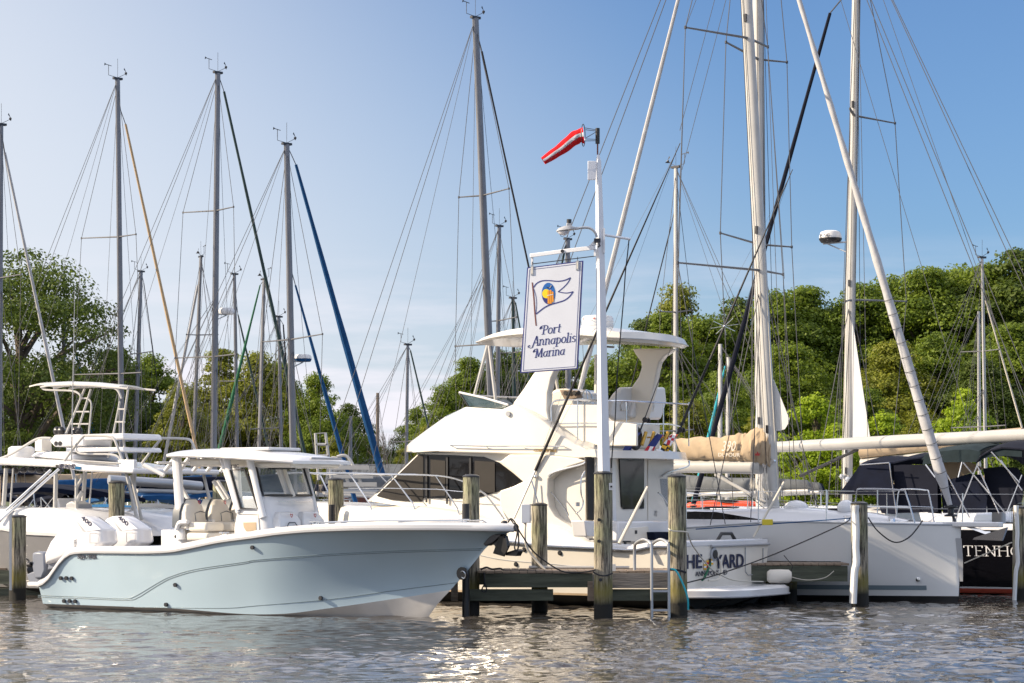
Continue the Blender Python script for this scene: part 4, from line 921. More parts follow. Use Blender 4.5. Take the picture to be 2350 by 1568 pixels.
slab([c6(930, 800), c6(1365, 800), c6(1460, 940), c6(1700, 970), c6(1700, 1160), c6(1200, 1150), c6(960, 980)], 1.28, 1.22, 'bridge_coaming', 'gel_cream', cr_, bv=.02)
MB().box((CR.at(c6(1600, 1060), .3)[0]+.1, 0, CR.at(c6(1600, 1060), .3)[2]), (.12, 2.3, .5)).build('aft_coaming', 'gel_cream', cr_, bv=.03)
for x0, v in ((1530, -.10), (1660, -.72)):
    q = [(x0+60, 645), (x0+165, 645), (x0+170, 760), (x0+110, 935), (x0-20, 935), (x0-60, 900)] if v == -.10 else [(1745, 655), (1870, 645), (1960, 655), (1965, 800), (1915, 935), (1700, 935), (1650, 905), (1700, 770)]
    P_ = [CR.atu(c6(a_, b2_), 2.75 if v == -.10 else 2.65) for a_, b2_ in ([(1540, 700), (1590, 650), (1690, 650), (1697, 780), (1650, 935), (1530, 940), (1480, 900), (1500, 760)] if v == -.10 else [(1750, 720), (1820, 655), (1950, 650), (1962, 780), (1915, 930), (1740, 935), (1650, 905), (1690, 780)])]
    MB().prism(P_, (.14, 0, 0)).build('helm_seat_back', 'vinyl_white2' if False else 'plastic_white', cr_, bv=.05, seg=3)
    cc = np.mean(P_, axis=0); MB().box((cc[0]+.35, cc[1], cc[2]-.2), (.5, .5, .16)).build('helm_seat_cushion', 'plastic_white', cr_, bv=.04)
    pr = [cc+V(-.02, s_*.15, z_) for s_, z_ in ((-1, -.06), (-.8, -.14), (.8, -.14), (1, -.05), (.4, .03), (-.9, .04))]
    MB().tube(pr, .012, 6, closed=True).build('seat_pocket', 'vinyl_cream', cr_)
# stainless rails round the bridge deck
r1 = [CR.at(q, 1.36) for q in (c6(962, 972), c6(960, 860), c6(970, 800), c6(1010, 765), c6(1200, 760), c6(1365, 765))]
r1 += [V(2.35, 1.30, r1[-1][2]), V(1.95, 1.1, r1[-1][2])]
aft = [CR.atu(q, 1.85) for q in (c6(1610, 770), c6(1900, 785), c6(2150, 800))]
m = MB(); m.tube(smooth(r1+aft, 3), .018, 6)
r2 = [CR.at(q, 1.36) for q in (c6(965, 967), c6(1200, 962), c6(1365, 964))]; r2 += [V(1.95, 1.1, r2[-1][2])]
aft2 = [CR.atu(q, 1.85) for q in (c6(1610, 968), c6(1980, 970), c6(2075, 990))]
m.tube(r2+aft2, .014, 6)
for q, v in ((c6(1190, 765), 1.36), (c6(1365, 765), 1.36)): p = CR.at(q, v); m.tube([p, V(p[0], p[1], CR.at(c6(1200, 1140), 1.3)[2])], .014, 6)
for x in (1610, 1930, 2150): p = CR.atu(c6(x, 780), 1.85); m.tube([p, V(p[0], p[1], CR.atu(c6(x, 1160), 1.85)[2])], .014, 6)
m.build('bridge_rail', 'steel', cr_)
# underside support and hoop below the overhang
z0 = CR.at(c6(1360, 1262), 1.68)[2]
MB().tube(smooth([CR.atu(c6(1910, 1425), 1.9), CR.atu(c6(1990, 1380), 1.9), CR.atu(c6(2140, 1335), 1.8), CR.atu(c6(2150, 1285), 1.8)], 4), .018, 6).build('grab_rail', 'steel', cr_)
MB().tube(smooth([CR.at(c6(935, 1420), 1.75), CR.at(c6(990, 1380), 1.78), CR.at(c6(1240, 1310), 1.78), CR.at(c6(1255, 1270), 1.72)], 4), .018, 6).build('grab_rail', 'steel', cr_)
# aft bulkhead of the saloon with door and window
BU = 1.93
q = [c3(1250, 20), c3(1990, 90) , c3(1990, 610), c3(1250, 620)]
P_ = [V(BU, 1.5, z0), V(BU, -1.5, z0), V(BU, -1.5, .62), V(BU, 1.5, .62)]
MB().prism(P_, (.06, 0, 0)).build('aft_bulkhead', 'gel_cream', cr_)
def ap_(pts, name, m_, d=.02, bv=0, u=BU): MB().prism([CR.atu(c3(*x), u-d) for x in pts], (d, 0, 0)).build(name, m_, cr_, bv=bv)
ap_([(1265, -130), (1335, -130), (1335, 418), (1280, 415)], 'saloon_door', 'window_screen', .03)
ap_([(1552, -130), (1765, -130), (1765, 318), (1590, 322), (1572, 300)], 'aft_window', 'glass_dark', .03)
ap_([(1490, -130), (1520, -130), (1530, 600), (1500, 600)], 'door_frame', 'gel_white', .05, .01)
ap_([(1250, 420), (1340, 425), (1340, 560), (1270, 560)], 'step_locker', 'gel_white', .30, .02)
ap_([(1540, 425), (1975, 420), (1990, 600), (1535, 605)], 'cockpit_locker', 'gel_white', .42, .04)
ap_([(1580, 490), (1800, 470), (1830, 600), (1570, 600)], 'locker_hatch', 'gel_cream', .435, .01)
ap_([(1690, 505), (1705, 505), (1705, 535), (1690, 535)], 'latch', 'metal_dark', .45)
ap_([(1850, 520), (1985, 518), (1980, 588), (1860, 590)], 'cooler', 'canvas_navy', .60, .02)
ap_([(1852, 335), (1878, 335), (1878, 385), (1852, 385)], 'vent', 'plastic_grey', .02)
ap_([(1178, 262), (1208, 262), (1208, 298), (1178, 298)], 'switch_plate', 'plastic_grey', .02)
def rr_(pts, v=None, u=None, r=.014, nm='grab_rail'): MB().tube(smooth([CR.at(c3(*x), v) if v is not None else CR.atu(c3(*x), u) for x in pts], 4), r, 6).build(nm, 'steel', cr_)
rr_([(1250, 0), (1220, 60), (1220, 190), (1238, 260), (1220, 320), (1175, 360)], u=BU-.1)
rr_([(960, 175), (1000, 220), (1100, 350), (1102, 390)], v=1.68)
rr_([(640, 215), (660, 165), (760, 100)], v=1.70); rr_([(1885, 180), (1930, 220), (2010, 330)], u=1.7)
# starboard wing and its curtain
ap_([(1800, -120), (1885, 90), (1905, 200), (1945, 320), (2010, 430), (2150, 480), (2250, 590), (1990, 600), (1800, 600)], 'bulkhead_wing', 'gel_cream', .02, .01)
ap_([(1900, 60), (1975, 60), (2060, 300), (1960, 300), (1912, 180)], 'clear_curtain', 'clear_film', .005)
# camera, bow rail
m = MB()
vr_ = lambda u, w_: max(y_hb(u)-.10, .3)
ra_ = lambda q: CR.atb(q, vr_, 1)
rt = [ra_(q) for q in (c2(2030, 715), c2(1900, 540), c2(1830, 480), c2(1680, 400), c2(1480, 357), c2(1100, 348), c2(760, 340), c2(520, 343))]
q_ = rt[-1]; rt += [V(u_, max(y_hb(u_)-.05, 0), q_[2]+.03) for u_ in (q_[0]+.5, 9.4, 10.1, 10.6)]+[V(10.8, 0, q_[2]+.03)]
rt = smooth([p for k_, p in enumerate(rt) if k_ < 8 or p[0] > q_[0]+.2], 4); m.tube(rt, .020, 6); m.tube([p*V(1, -1, 1) for p in rt], .020, 6)
for a_, b2_ in ((c2(1470, 360), c2(1660, 645)), (c2(1105, 350), c2(1297, 605)), (c2(765, 340), c2(945, 615)), (c2(520, 345), c2(640, 600))):
    for sg in (1, -1): m.tube([ra_(a_)*V(1, sg, 1), (ra_(a_)*.08+ra_(b2_)*.92)*V(1, sg, 1), (ra_(b2_))*V(1, sg, 1)+V(0, 0, -.06)], .016, 6)
mid = [ra_(q) for q in (c2(1830, 495), c2(1650, 487), c2(1480, 470), c2(1100, 462), c2(640, 462))]
m.tube(mid, .010, 5); m.build('bow_rail', 'steel', cr_)
# transom lettering, door, hatch and swim platform
tp = lambda x, y, u=-.02: CR.atu(c4(x, y), u)
a = tp(352, 908); b_ = tp(580, 908); txt('THE', .36, 'letter_navy', yhull, a, (0, -1, 0), (0, 0, 1), fit=abs(a[1]-b_[1]), bold=.006, label='navy block letters of the boat name')
a = tp(700, 902); b_ = tp(970, 897); txt('YARD', .36, 'letter_navy', yhull, a, (0, -1, 0), (0, 0, 1), fit=abs(a[1]-b_[1]), bold=.006)
a = tp(520, 975); b_ = tp(815, 968); txt('ANNAPOLIS, MD', .13, 'letter_dark', yhull, a, (0, -1, 0), (0, 0, 1), fit=abs(a[1]-b_[1]))
a = CR.atb(c4(133, 772), YH.b, 1)+V(0, .012, 0); b_ = CR.atb(c4(250, 765), YH.b, 1)+V(0, .012, 0); txt('SILVERTON', .10, 'plastic_grey', yhull, a, b_-a, (0, 0, 1), fit=np.linalg.norm(b_-a), shear=.2)
m = MB(); P0_ = tp(598, 915); P1_ = tp(685, 838)
for i in range(4):
    for j in range(4):
        y0 = P0_[1]+(P1_[1]-P0_[1])*i/4; y1 = P0_[1]+(P1_[1]-P0_[1])*(i+1)/4; z_0 = P0_[2]+(P1_[2]-P0_[2])*j/4; z_1 = P0_[2]+(P1_[2]-P0_[2])*(j+1)/4; s_ = .03*i
        m.add([(-.022, y0, z_0+s_), (-.022, y1, z_0+s_), (-.022, y1, z_1+s_), (-.022, y0, z_1+s_)], [(0, 1, 2, 3)], [0, 1, 2, 3, 1, 0][(i*2+j*3) % 6])
m.build('flag_emblem', ['flag_yellow', 'flag_black', 'flag_red', 'flag_white'], cr_)
q = [tp(x, y, -.012) for x, y in ((985, 705), (985, 930), (1010, 962), (1125, 955), (1148, 930), (1150, 712))]; MB().tube(q, .010, 5).build('transom_door_seam', 'plastic_grey', cr_)
q = [tp(x, y, -.012) for x, y in ((440, 695), (980, 690), (1148, 712), (1148, 712))]; 
c = tp(690, 770); MB().lathe([(.0, -.01), (.10, -.01), (.13, .0), (.13, .03), (.09, .035), (.085, .01), (0, .0)], (-.03, c[1], c[2]), 16, 'X').build('cable_inlet', 'plastic_grey', cr_)
MB().lathe([(0, -.0), (.085, 0), (.085, .01), (0, .01)], (-.06, c[1], c[2]), 16, 'X').build('inlet_opening', 'plastic_black', cr_)
# swim platform
pts = []
for t in np.linspace(0, 1, 21):
    v = 1.62-3.24*t; k = 1-abs(2*t-1)**5; pts.append((-.18-.68*k, v))
top = [(.0, 1.7)]+pts+[(.0, -1.7)]
m = MB(); m.loft([[(u, v, .20) for u, v in top], [(u-.03, v*1.02, .22) for u, v in top], [(u-.03, v*1.02, .34) for u, v in top], [(u+.04, v*.98, .385) for u, v in top]]); m.build('swim_platform', 'gel_white', cr_, ang=50)
m = MB(); m.tube([(u-.035, v*1.025, .225) for u, v in top], .016, 6); m.build('platform_trim', 'plastic_grey', cr_)
for v in (.9, -.2, -1.2): MB().tube([(-.05, v, .0), (-.6, v, .19)], .02, 6).build('platform_strut', 'metal_dark', cr_)
for x in (1245, 1360): p = CR.atw if False else None
for v in (-1.15, -1.38): MB().box((-.66, v, .388), (.14, .05, .012)).build('platform_slot', 'plastic_black', cr_)
# small fittings
for q in (c3(1340, 605), c3(1600, 625)):
    p = CR.at(q, 1.75); MB().tube([p+V(-.12, 0, .05), p+V(.12, 0, .05)], .014, 6).tube([p, p+V(0, 0, .05)], .03, 6).build('cleat', 'metal_dark', cr_)
MB().tube([V(.1, -.6, y_sh(0)+.1), V(.1, -.45, y_sh(0)+.22), V(.1, -.05, y_sh(0)+.22), V(.1, .1, y_sh(0)+.1)], .035, 8).build('davit_chock', 'plastic_black', cr_)
# outriggers
def rigger(base, tip, vb_, name, star):
    A = CR.at(base, vb_); B = CR.at(tip, vb_*1.25); d = B-A
    MB().tube([A+d*.0, A+d*.45, A+d], [.030, .022, .008], 8).build(name, 'plastic_black', cr_)
    P = A+d*star; m = MB()
    for t in range(4):
        a_ = t*math.pi/4+.3; e = V(math.cos(a_)*.35, math.sin(a_)*.3, math.cos(a_)*-.1+math.sin(a_)*.18); m.tube([P-e*.8, P+e*.8], .006, 4)
    m.ball(P, .03, 8, 6); m.build('outrigger_spreader', 'steel', cr_)
    m = MB()
    for sg in (-1, 1):
        Q = P+V(sg*.22, sg*.15, 0); m.tube([A, Q, A+d*.97], .003, 3)
    m.build('outrigger_line', 'wire', cr_); return A, d
A, d = rigger(c6(825, 1370), cC(1318, 245), 1.78, 'outrigger_pole', .46)
m = MB(); B = CR.at(c3(640, 405), 1.95); m.tube([A, B], .020, 8); m.tube([CR.at(c3(795, 80), 1.86), CR.at(c3(852, 280), 1.8)], .014, 6); m.ball(CR.at(c3(825, 40), 1.8), .04, 8, 6); m.build('outrigger_base', 'steel', cr_)
A, d = rigger(c6(2040, 1085), (1819, 389), -1.75, 'outrigger_pole', .42)
# rods in the rail holders
def rod(q0, q1, label, u=1.75):
    A = CR.atu(q0, u); B = CR.atu(q1, u-.2); r_ = thing('fishing_rod', label, 'fishing rod', (0, 0, 0)); mtx = Matrix.Translation((CR.X, CR.Y, 0)) @ Matrix.Rotation(R(CR.deg), 4, 'Z'); r_.matrix_world = mtx; tag(r_, group='fishing rods on the flybridge rail')
    d_ = B-A; MB().tube([A, A+d_*.18, A+d_], [.018, .012, .003], 6).build('pole', 'plastic_black', r_)
    p = A+d_*.13+V(-.05, 0, .01); m = MB(); m.lathe([(0, -.06), (.055, -.06), (.055, -.045), (.03, -.04), (.03, .04), (.055, .045), (.055, .06), (0, .06)], p, 14, 'Y'); m.tube([p+V(0, -.06, 0), p+V(0, -.10, -.03), p+V(0, -.13, -.03)], .010, 6); m.ball(p+V(0, -.14, -.03), .02, 8, 6); m.build('reel', 'metal_dark', r_)
rod(c6(1725, 1040), c6(2010, 270), 'black fishing rod with a reel leaning just behind the flybridge helm seats')
rod(c6(2045, 1075), c6(2215, 690), 'black fishing rod with a reel at the right corner of the flybridge rail')
for i, x in enumerate((1745, 1815, 1935)):
    a = CR.atu(c6(x+35, 1040), 1.70); b_ = CR.atu(c6(x, 1150), 1.70); MB().tube([a, b_], .035, 10).build('rod_holder', 'gold', cr_)
    MB().tube([a*.6+b_*.4, a*.6+b_*.4+V(.12, 0, .0)], .015, 6).build('holder_arm', 'gold', cr_)
c = CR.atu(c6(1690, 1090), 1.80); MB().tube([c+V(0, .17*math.cos(t), .19*math.sin(t)) for t in np.linspace(0, 6, 16)], .05, 8, closed=True).build('hose_coil', 'plastic_black', cr_)
# flags: patterned cloth grids
def flag(name, label, q, u, pat, mats, nx=12, ny=9, sag=.05):
    tl, tr, br_, bl = [CR.atu(x, u) for x in q]; P = []
    for j in range(ny+1):
        s = j/ny; row = []
        for i in range(nx+1):
            t = i/nx; p = (tl*(1-t)+tr*t)*(1-s)+(bl*(1-t)+br_*t)*s; row.append(p+V(sag*math.sin(t*7+s*3), 0, .012*math.sin(s*9)))
        P.append(row)
    m = MB(); n0 = 0
    for j in range(ny):
        for i in range(nx): m.add([P[j][i], P[j][i+1], P[j+1][i+1], P[j+1][i]], [(0, 1, 2, 3)], pat(i/nx, j/ny))
    o = m.build(name, mats, None); o.matrix_world = Matrix.Translation((CR.X, CR.Y, 0)) @ Matrix.Rotation(R(CR.deg), 4, 'Z')
    tag(o, label, 'flag', 'flags hanging at the flybridge rail')
flag('flag', 'small striped red and white flag with a blue corner hanging at the flybridge', [c6(1890, 1045), c6(1925, 1075), c6(1825, 1250), c6(1752, 1240)], 1.62, lambda s, t: 2 if (t < .45 and s < .55) else int(s*7) % 2, ['flag_red', 'flag_white', 'flag_blue'])
flag('flag', 'small navy and yellow crested flag, leftmost of three at the flybridge', [c6(1690, 1040), c6(1730, 1045), c6(1640, 1215), c6(1560, 1250)], 1.64, lambda s, t: 1 if (s > .75 and t < .5) else (2 if .35 < s < .5 and t > .3 else (1 if .5 <= s < .6 and t > .5 else 0)), ['flag_blue', 'flag_white', 'flag_yellow'])
flag('flag', 'small checkered black and yellow and red flag, rightmost of three at the flybridge', [c6(2010, 1055), c6(2058, 1060), c6(1945, 1285), c6(1908, 1190)], 1.60, lambda s, t: (int(s*4)+int(t*6)) % 2 if (s > .5) == (t < .5) or s > .5 else (2 if (int(s*6)+int(t*6)) % 2 else 3), ['flag_yellow', 'flag_black', 'flag_red', 'flag_white'])
# ================================================================ pilings, docks, ladder
def piling(q, Y, wd, label, lean=0, base=-1.2, cap=True, m_='piling'):
    lean = .012*math.sin(q[0]*1.7) if q[0] != 1384 else 0
    T = wp(q, Y); r = wd/2/F*Y; T[0] -= lean*T[2]*.5; o = thing('piling', label, 'piling', (T[0], Y, 0), 0, 'wooden mooring pilings')
    H = T[2]; rs = random.Random(int(q[0]))
    rings = []
    for i in range(15):
        z = base+(H-base)*i/14; k = 1-.05*i/14
        rings.append([(r*k*(1+.025*math.sin(3*t+q[0])+rs.uniform(-.012, .012))*math.cos(t)+lean*z, r*k*(1+rs.uniform(-.012, .012))*math.sin(t), z) for t in np.linspace(0, 2*math.pi, 21)[:-1]])
    MB().loft(rings, caps=True).build('shaft', m_, o, ang=50)
    if cap: MB().lathe([(0, 0), (r*1.0, 0), (r*1.0, .022), (r*.6, .05), (0, .055)], (lean*H, 0, H-.004), 20).build('cap', 'plastic_black', o)
    return o, V(T[0], Y, H), r
pil = [((41, 1187), 45.6, 39, 'weathered piling beside the outboards at the left edge with a grey strip on its side'),
       ((139, 1206), 49, 33, 'short piling mostly hidden behind the white outboard engines'),
       ((268, 1109), 46.5, 38, 'tall greenish piling standing between the white outboards and the helm seats'),
       ((504, 1107), 47.5, 36, 'piling seen through the open hardtop behind the helm seats'),
       ((772, 1102), 46.3, 37, 'tall greenish piling just right of the centre console windscreen'),
       ((1081, 1095), 39.9, 40, 'tall green grey piling behind the bow of the blue hull boat'),
       ((938, 1162), 46.5, 35, 'short stubby green piling rising above the blue hull deck'),
       ((1238, 1160), 41.0, 38, 'mid height piling on the dock with the white electrical box'),
       ((1384, 1088), 38.8, 44, 'thick piling in front of the dock carrying the white sign post'),
       ((1555, 1095), 39.3, 43, 'thick piling at the right end of the dock with ropes tied round it'),
       ((1973, 1157), 43.2, 40, 'dark piling with a white plastic sleeve in front of the white sailboat'),
       ((2345, 1166), 45.6, 44, 'yellowish piling with a white sleeve at the right edge of the picture')]
PL = {}
for q, Y, wd, lab in pil: PL[q[0]] = piling(q, Y, wd, lab)
# black bumper tubes beside two pilings
for x0, y0, y1, Y, wd, lab in ((762, 1158, 1225, 45.9, 16, 'short black bumper pipe standing against the piling right of the centre console'), (1069, 1156, 1420, 39.5, 17, 'black rubber bumper pipe standing against the piling behind the blue bow')):
    T = wp((x0, y0), Y); r = wd/2/F*Y; m = MB(); m.tube([(0, 0, -.6), (0, 0, T[2])], r, 14)
    o = m.build('bumper_pipe', 'plastic_black', None, bv=.01); o.location = (T[0], Y, 0); tag(o, lab, 'bumper')
# sleeves (parts of the two right pilings)
for key, x, Y, w0, yb in ((1973, 1961, 42.95, 25, 1340), (2345, 2331, 45.3, 14, 1340)):
    o = PL[key][0]; P = PL[key][1]; m = MB(); pts = []
    for i, (y, dx) in enumerate(((1160, 0), (1180, 1), (1220, 3), (1255, 2), (1290, 4), (1310, 0), (yb, -2), (yb+45, -4))):
        q = wp((x+dx, y), Y); pts.append(V(q[0]-P[0], Y-P[1]-.03, q[2]))
    rw = w0/2/F*Y; m.tube(smooth(pts, 3), [rw*(1.2 if i < 2 else 1.0) for i in range(22)], 12, squash=.7); m.build('plastic_sleeve', 'hull_white', o)
# grey strip on the left piling
o, P, r = PL[41]; MB().box((-.10, -r-.01, .95), (.05, .03, 1.5)).build('edge_strip', 'alu', o)
o, P, r = PL[1384]
for y in (1193, 1242): q = wp((1374, y), 38.8); MB().lathe([(0, -.01), (.03, -.01), (.03, .01), (0, .01)], (q[0]-P[0], -r-.0, q[2]), 10, 'Y').build('bolt_hole', 'plastic_black', o)
q = wp((1377, 1330), 38.8); MB().lathe([(0, -.02), (.03, -.02), (.03, .01), (0, .01)], (q[0]-P[0], -r-.0, q[2]), 10, 'Y').build('bolt', 'metal_dark', o)
q = wp((1402, 1117), 38.8); MB().box((q[0]-P[0], -.1, q[2]), (.075, .04, .12)).box((q[0]-P[0], -.125, q[2]), (.03, .03, .03), mi=1).build('outlet_plate', ['plastic_white', 'plastic_black'], o)
# --- finger pier
DZ = .745
dock = thing('dock', 'weathered grey wooden finger pier on pilings in front of the motor yacht', 'dock', (0, 0, 0))
xL = wp(c3(330, 850), 40.2)[0]; xR = wp(c3(2060, 870), 39.6)[0]; xM = wp(c3(1345, 880), 39.3)[0]
m = MB(); x = xL; k = 0; rs = random.Random(2)
while x < xR-.1:
    m.box((x+.07, 40.45+rs.uniform(-.01, .01), DZ+rs.uniform(-.004, .004)), (.135, 1.75, .038)); x += .145; k += 1
m.build('deck_planks', 'wood_brown', dock)
MB().box(((xL+xM)/2+.05, 39.62, DZ-.145), (xM-xL-.12, .06, .24)).build('fascia_board', 'wood_green', dock, bv=.005)
MB().box(((xL+wp(c3(945, 0), 39.5)[0])/2-.08, 39.70, DZ-.40), (wp(c3(945, 0), 39.5)[0]-xL+.3, .09, .20)).build('cross_beam', 'wood_green', dock, bv=.005)
MB().box(((xM+xR)/2+.0, 39.25, DZ-.135), (xR-xM+.1, .06, .26)).build('fascia_board', 'wood_grey', dock, bv=.005, label='grey blue bleached fascia board')
MB().box(((xM+xR)/2+.0, 39.34, DZ-.385), (xR-xM-.1, .09, .20)).build('cross_beam', 'wood_green', dock, bv=.005)
MB().box(((xL+xR)/2, 41.3, DZ-.16), (xR-xL, .06, .24)).build('fascia_board', 'wood_green', dock)
for px, yy in ((1345, 39.6), (165, 39.9)): q = wp(c3(px, 1030), yy); MB().box((q[0]-.08, yy, q[2]), (.12, .12, .34)).build('support_post', 'wood_brown', dock)
# curb boards on the pier
a = wp(c3(770, 830), 40.6); b = wp(c3(1650, 850), 40.2); MB().tube([V(a[0], 40.9, DZ+.05), V(b[0], 40.7, DZ+.05)], .025, 6).build('curb_pipe', 'alu_white', dock)
q = wp(c3(1500, 840), 39.4); MB().box((q[0], 39.6, DZ+.08), (.09, .05, .12)).build('tag_plate', 'plastic_white', dock)
# second dock at the right
dock2 = thing('dock', 'second wooden dock running behind the yacht swim platform to the sleeved piling', 'dock', (0, 0, 0))
xa = wp((1700, 1320), 44.2)[0]; xb = wp((1950, 1320), 43.6)[0]; m = MB(); x = xa
while x < xb: m.box((x+.07, 44.5, .76), (.135, 1.3, .04)); x += .147
m.build('deck_planks', 'wood_brown', dock2); MB().box(((xa+xb)/2, 43.9, .58), (xb-xa, .07, .30)).build('fascia_board', 'wood_green', dock2)
for x in (xa+.5, (xa+xb)/2): MB().tube([(x, 44.6, -1), (x, 44.6, .7)], .13, 12).build('pile', 'piling', dock2)
# left dock and walkway behind the fishing boat
dock3 = thing('dock', 'wooden dock at the left edge behind the first piling', 'dock', (0, 0, 0))
xa = wp((-60, 1320), 48)[0]; xb = wp((120, 1320), 48)[0]; m = MB(); x = xa
while x < xb: m.box((x+.07, 48.6, .55), (.135, 1.6, .04)); x += .147
m.build('deck_planks', 'wood_brown', dock3); MB().box(((xa+xb)/2, 47.75, .38), (xb-xa, .07, .28)).box(((xa+xb)/2, 47.9, .02), (xb-xa, .2, .25)).build('fascia_board', 'wood_green', dock3)
# ladder
lad = thing('dock_ladder', 'aluminium dock ladder with two curved handrails hanging over the pier edge', 'ladder', (0, 0, 0))
for xr in (1832, 1980):
    pts = [wp(c3(x, y), Y) for x, y, Y in ((xr-150, 850, 39.75), (xr-150, 660, 39.75), (xr-135, 615, 39.6), (xr-75, 585, 39.35), (xr-20, 610, 39.12), (xr-5, 660, 39.08), (xr-3, 900, 39.06), (xr, 1255, 39.05))]
    pts[-1][2] = -.3
    MB().tube(smooth(pts, 5), .027, 10).build('handrail', 'alu', lad)
for y in (860, 1030, 1195, 1320):
    a, b = wp(c3(1830, y), 39.07), wp(c3(1980, y), 39.07); MB().box((a+b)/2, (b[0]-a[0], .07, .035)).build('rung', 'alu', lad)
# electrical box beside the mid piling
eb = thing('electrical_box', 'white electrical box with grey pipe on the mid height dock piling', 'electrical box', wp(c3(740, 360), 40.6))
MB().box((0, 0, 0), (.155, .14, .335)).build('housing', 'post_white', eb, bv=.008)
MB().box((.085, 0, 0), (.016, .145, .34)).build('door', 'plastic_grey', eb)
MB().tube(smooth([(0, 0, -.16), (-.01, 0, -.4), (.03, .05, -.62), (.2, .08, -.85), (.38, .05, -1.03)], 5), .022, 8).build('conduit', 'rope_white', eb)
# --- sign post with its light, antenna panel and sign
SPY = 38.85
sp = thing('sign_post', 'white square tapered post standing on the thick piling, carrying lamp, arm and windsock', 'post', (0, 0, 0))
def post_ring(xl, xr, y, xe=None):
    a = wp((xl, y), SPY); b = wp((xr, y), SPY); wd = (b[0]-a[0])/(math.cos(R(28))+math.sin(R(28))); c = (a+b)/2; c[1] = SPY
    return [tuple(c+V(math.cos(R(28+45+90*k)), math.sin(R(28+45+90*k)), 0)*wd/math.sqrt(2)) for k in range(4)]
MB().loft([post_ring(1372, 1401, 1092), post_ring(1369.5, 1394, 850), post_ring(1368, 1391, 700), post_ring(1367, 1386.5, 540), post_ring(1366.5, 1380, 372), post_ring(1370, 1376, 356)]).build('shaft', 'post_white', sp, bv=.006)
MB().box(wp(cC(625, 460), SPY-.05), (.135, .05, .32)).build('antenna_panel', 'sign_white', sp, bv=.006)
pA = [wp(cC(x, y), SPY-.12) for x, y in ((665, 985), (655, 950), (625, 920), (590, 908), (540, 910), (485, 918))]
MB().tube(smooth(pA, 4), .022, 10).build('lamp_arm', 'alu', sp)
MB().box(wp(cC(668, 1010), SPY-.1), (.11, .12, .07)).tube([wp(cC(678, 1020), SPY-.2), wp(cC(690, 1050), SPY-.25), wp(cC(672, 1062), SPY-.25)], .014, 6).build('lamp_bracket', 'metal_dark', sp, bv=.01)
lp = wp(cC(420, 935), SPY-.2)
lamp = thing('street_lamp', 'grey cobra head lamp with black photocell above the marina sign', 'lamp', tuple(lp))
lamp_o = lamp; MB().loft([[(x, w_*math.cos(t), z+h*math.sin(t)*(.3 if math.sin(t) < 0 else 1)) for t in np.linspace(0, 6.283, 13)[:-1]] for x, w_, z, h in ((-.155, .02, -.01, .02), (-.12, .09, .0, .05), (-.02, .13, .01, .08), (.09, .11, .03, .07), (.14, .05, .035, .04), (.22, .035, .035, .035))]).build('lamp_head', 'plastic_grey', lamp_o)
MB().loft([[(x, w_*math.cos(t), z-h*max(math.sin(t), 0)) for t in np.linspace(0, 6.283, 13)[:-1]] for x, w_, z, h in ((-.14, .02, -.01, .01), (-.10, .08, -.01, .05), (-.02, .10, -.01, .07), (.05, .07, .0, .04))]).build('lens', 'sock_white', lamp_o)
MB().box((.06, 0, .10), (.09, .08, .07)).build('photocell_base', 'plastic_grey', lamp_o, bv=.01); MB().lathe([(0, 0), (.042, 0), (.042, .07), (0, .075)], (.06, 0, .13), 14).build('photocell', 'plastic_black', lamp_o)
# antenna bracket arm to the right with dark cord
a = wp(cC(722, 965), SPY); b = wp(cC(928, 998), SPY+.1); MB().tube([a, b], .022, 8).build('side_arm', 'post_white', sp)
MB().box(wp(cC(712, 1010), SPY-.02)+V(.02, 0, 0), (.03, .09, .42)).build('mount_plate', 'post_white', sp)
rope('hanging_line', 'thin dark braided line hanging from the small right arm of the sign post', [wp(cC(917, 1005), SPY+.1), wp(cC(905, 1120), SPY+.1), wp(cC(890, 1250), SPY+.1), wp(cC(872, 1500), SPY+.1), wp(c6(1530, 560), SPY+.1), wp(c6(1515, 900), SPY+.12), wp(c6(1490, 1200), SPY+.1), wp(c6(1480, 1350), SPY+.1)], .010)
tag(bpy.data.objects['hanging_line'], cat='rope')
MB().tube([wp(cC(671, 335), SPY), wp(cC(671, 250), SPY)], .014, 8).build('sock_rod', 'mast_brown', sp)
# sign arm
def arm_pt(x, y): # the arm leaves the post to the left and slightly away
    return SA.at(cC(x, y), 0)
SA = Fr(wp((1372, 560), SPY)[0], SPY-.08, 180-14)
arm = thing('arm_bracket', 'white arm with a thin rod under it, reaching left from the sign post', 'bracket', (SA.X, SA.Y, 0), R(SA.deg))
def aq(x, y, v=0): return SA.at(cC(x, y), v)
MB().loft([[aq(140, 1112, s*.04), aq(140, 1143, s*.04), aq(390, 1110, s*.04), aq(652, 1080, s*.04), aq(652, 1045, s*.04), aq(390, 1078, s*.04)] for s in (-1, 1)]).build('arm_beam', 'post_white', arm, bv=.008)
MB().prism([aq(610, 1052, -.03), aq(655, 1005, -.03), aq(665, 1045, -.03)], (0, .06, 0)).build('gusset', 'post_white', arm)
MB().prism([aq(152, 1140, -.02), aq(168, 1140, -.02), aq(168, 1200, -.02), aq(152, 1200, -.02)], (0, .04, 0)).prism([aq(645, 1080, -.02), aq(662, 1078, -.02), aq(662, 1130, -.02), aq(645, 1132, -.02)], (0, .04, 0)).build('hanger', 'post_white', arm)
MB().tube([aq(160, 1192), aq(655, 1130)], .008, 6).build('rod', 'metal_dark', arm)
p = aq(395, 1092, .045); MB().lathe([(0, -.005), (.03, -.005), (.03, .01), (0, .01)], p, 10, 'Y').build('bolt', 'metal_dark', arm)
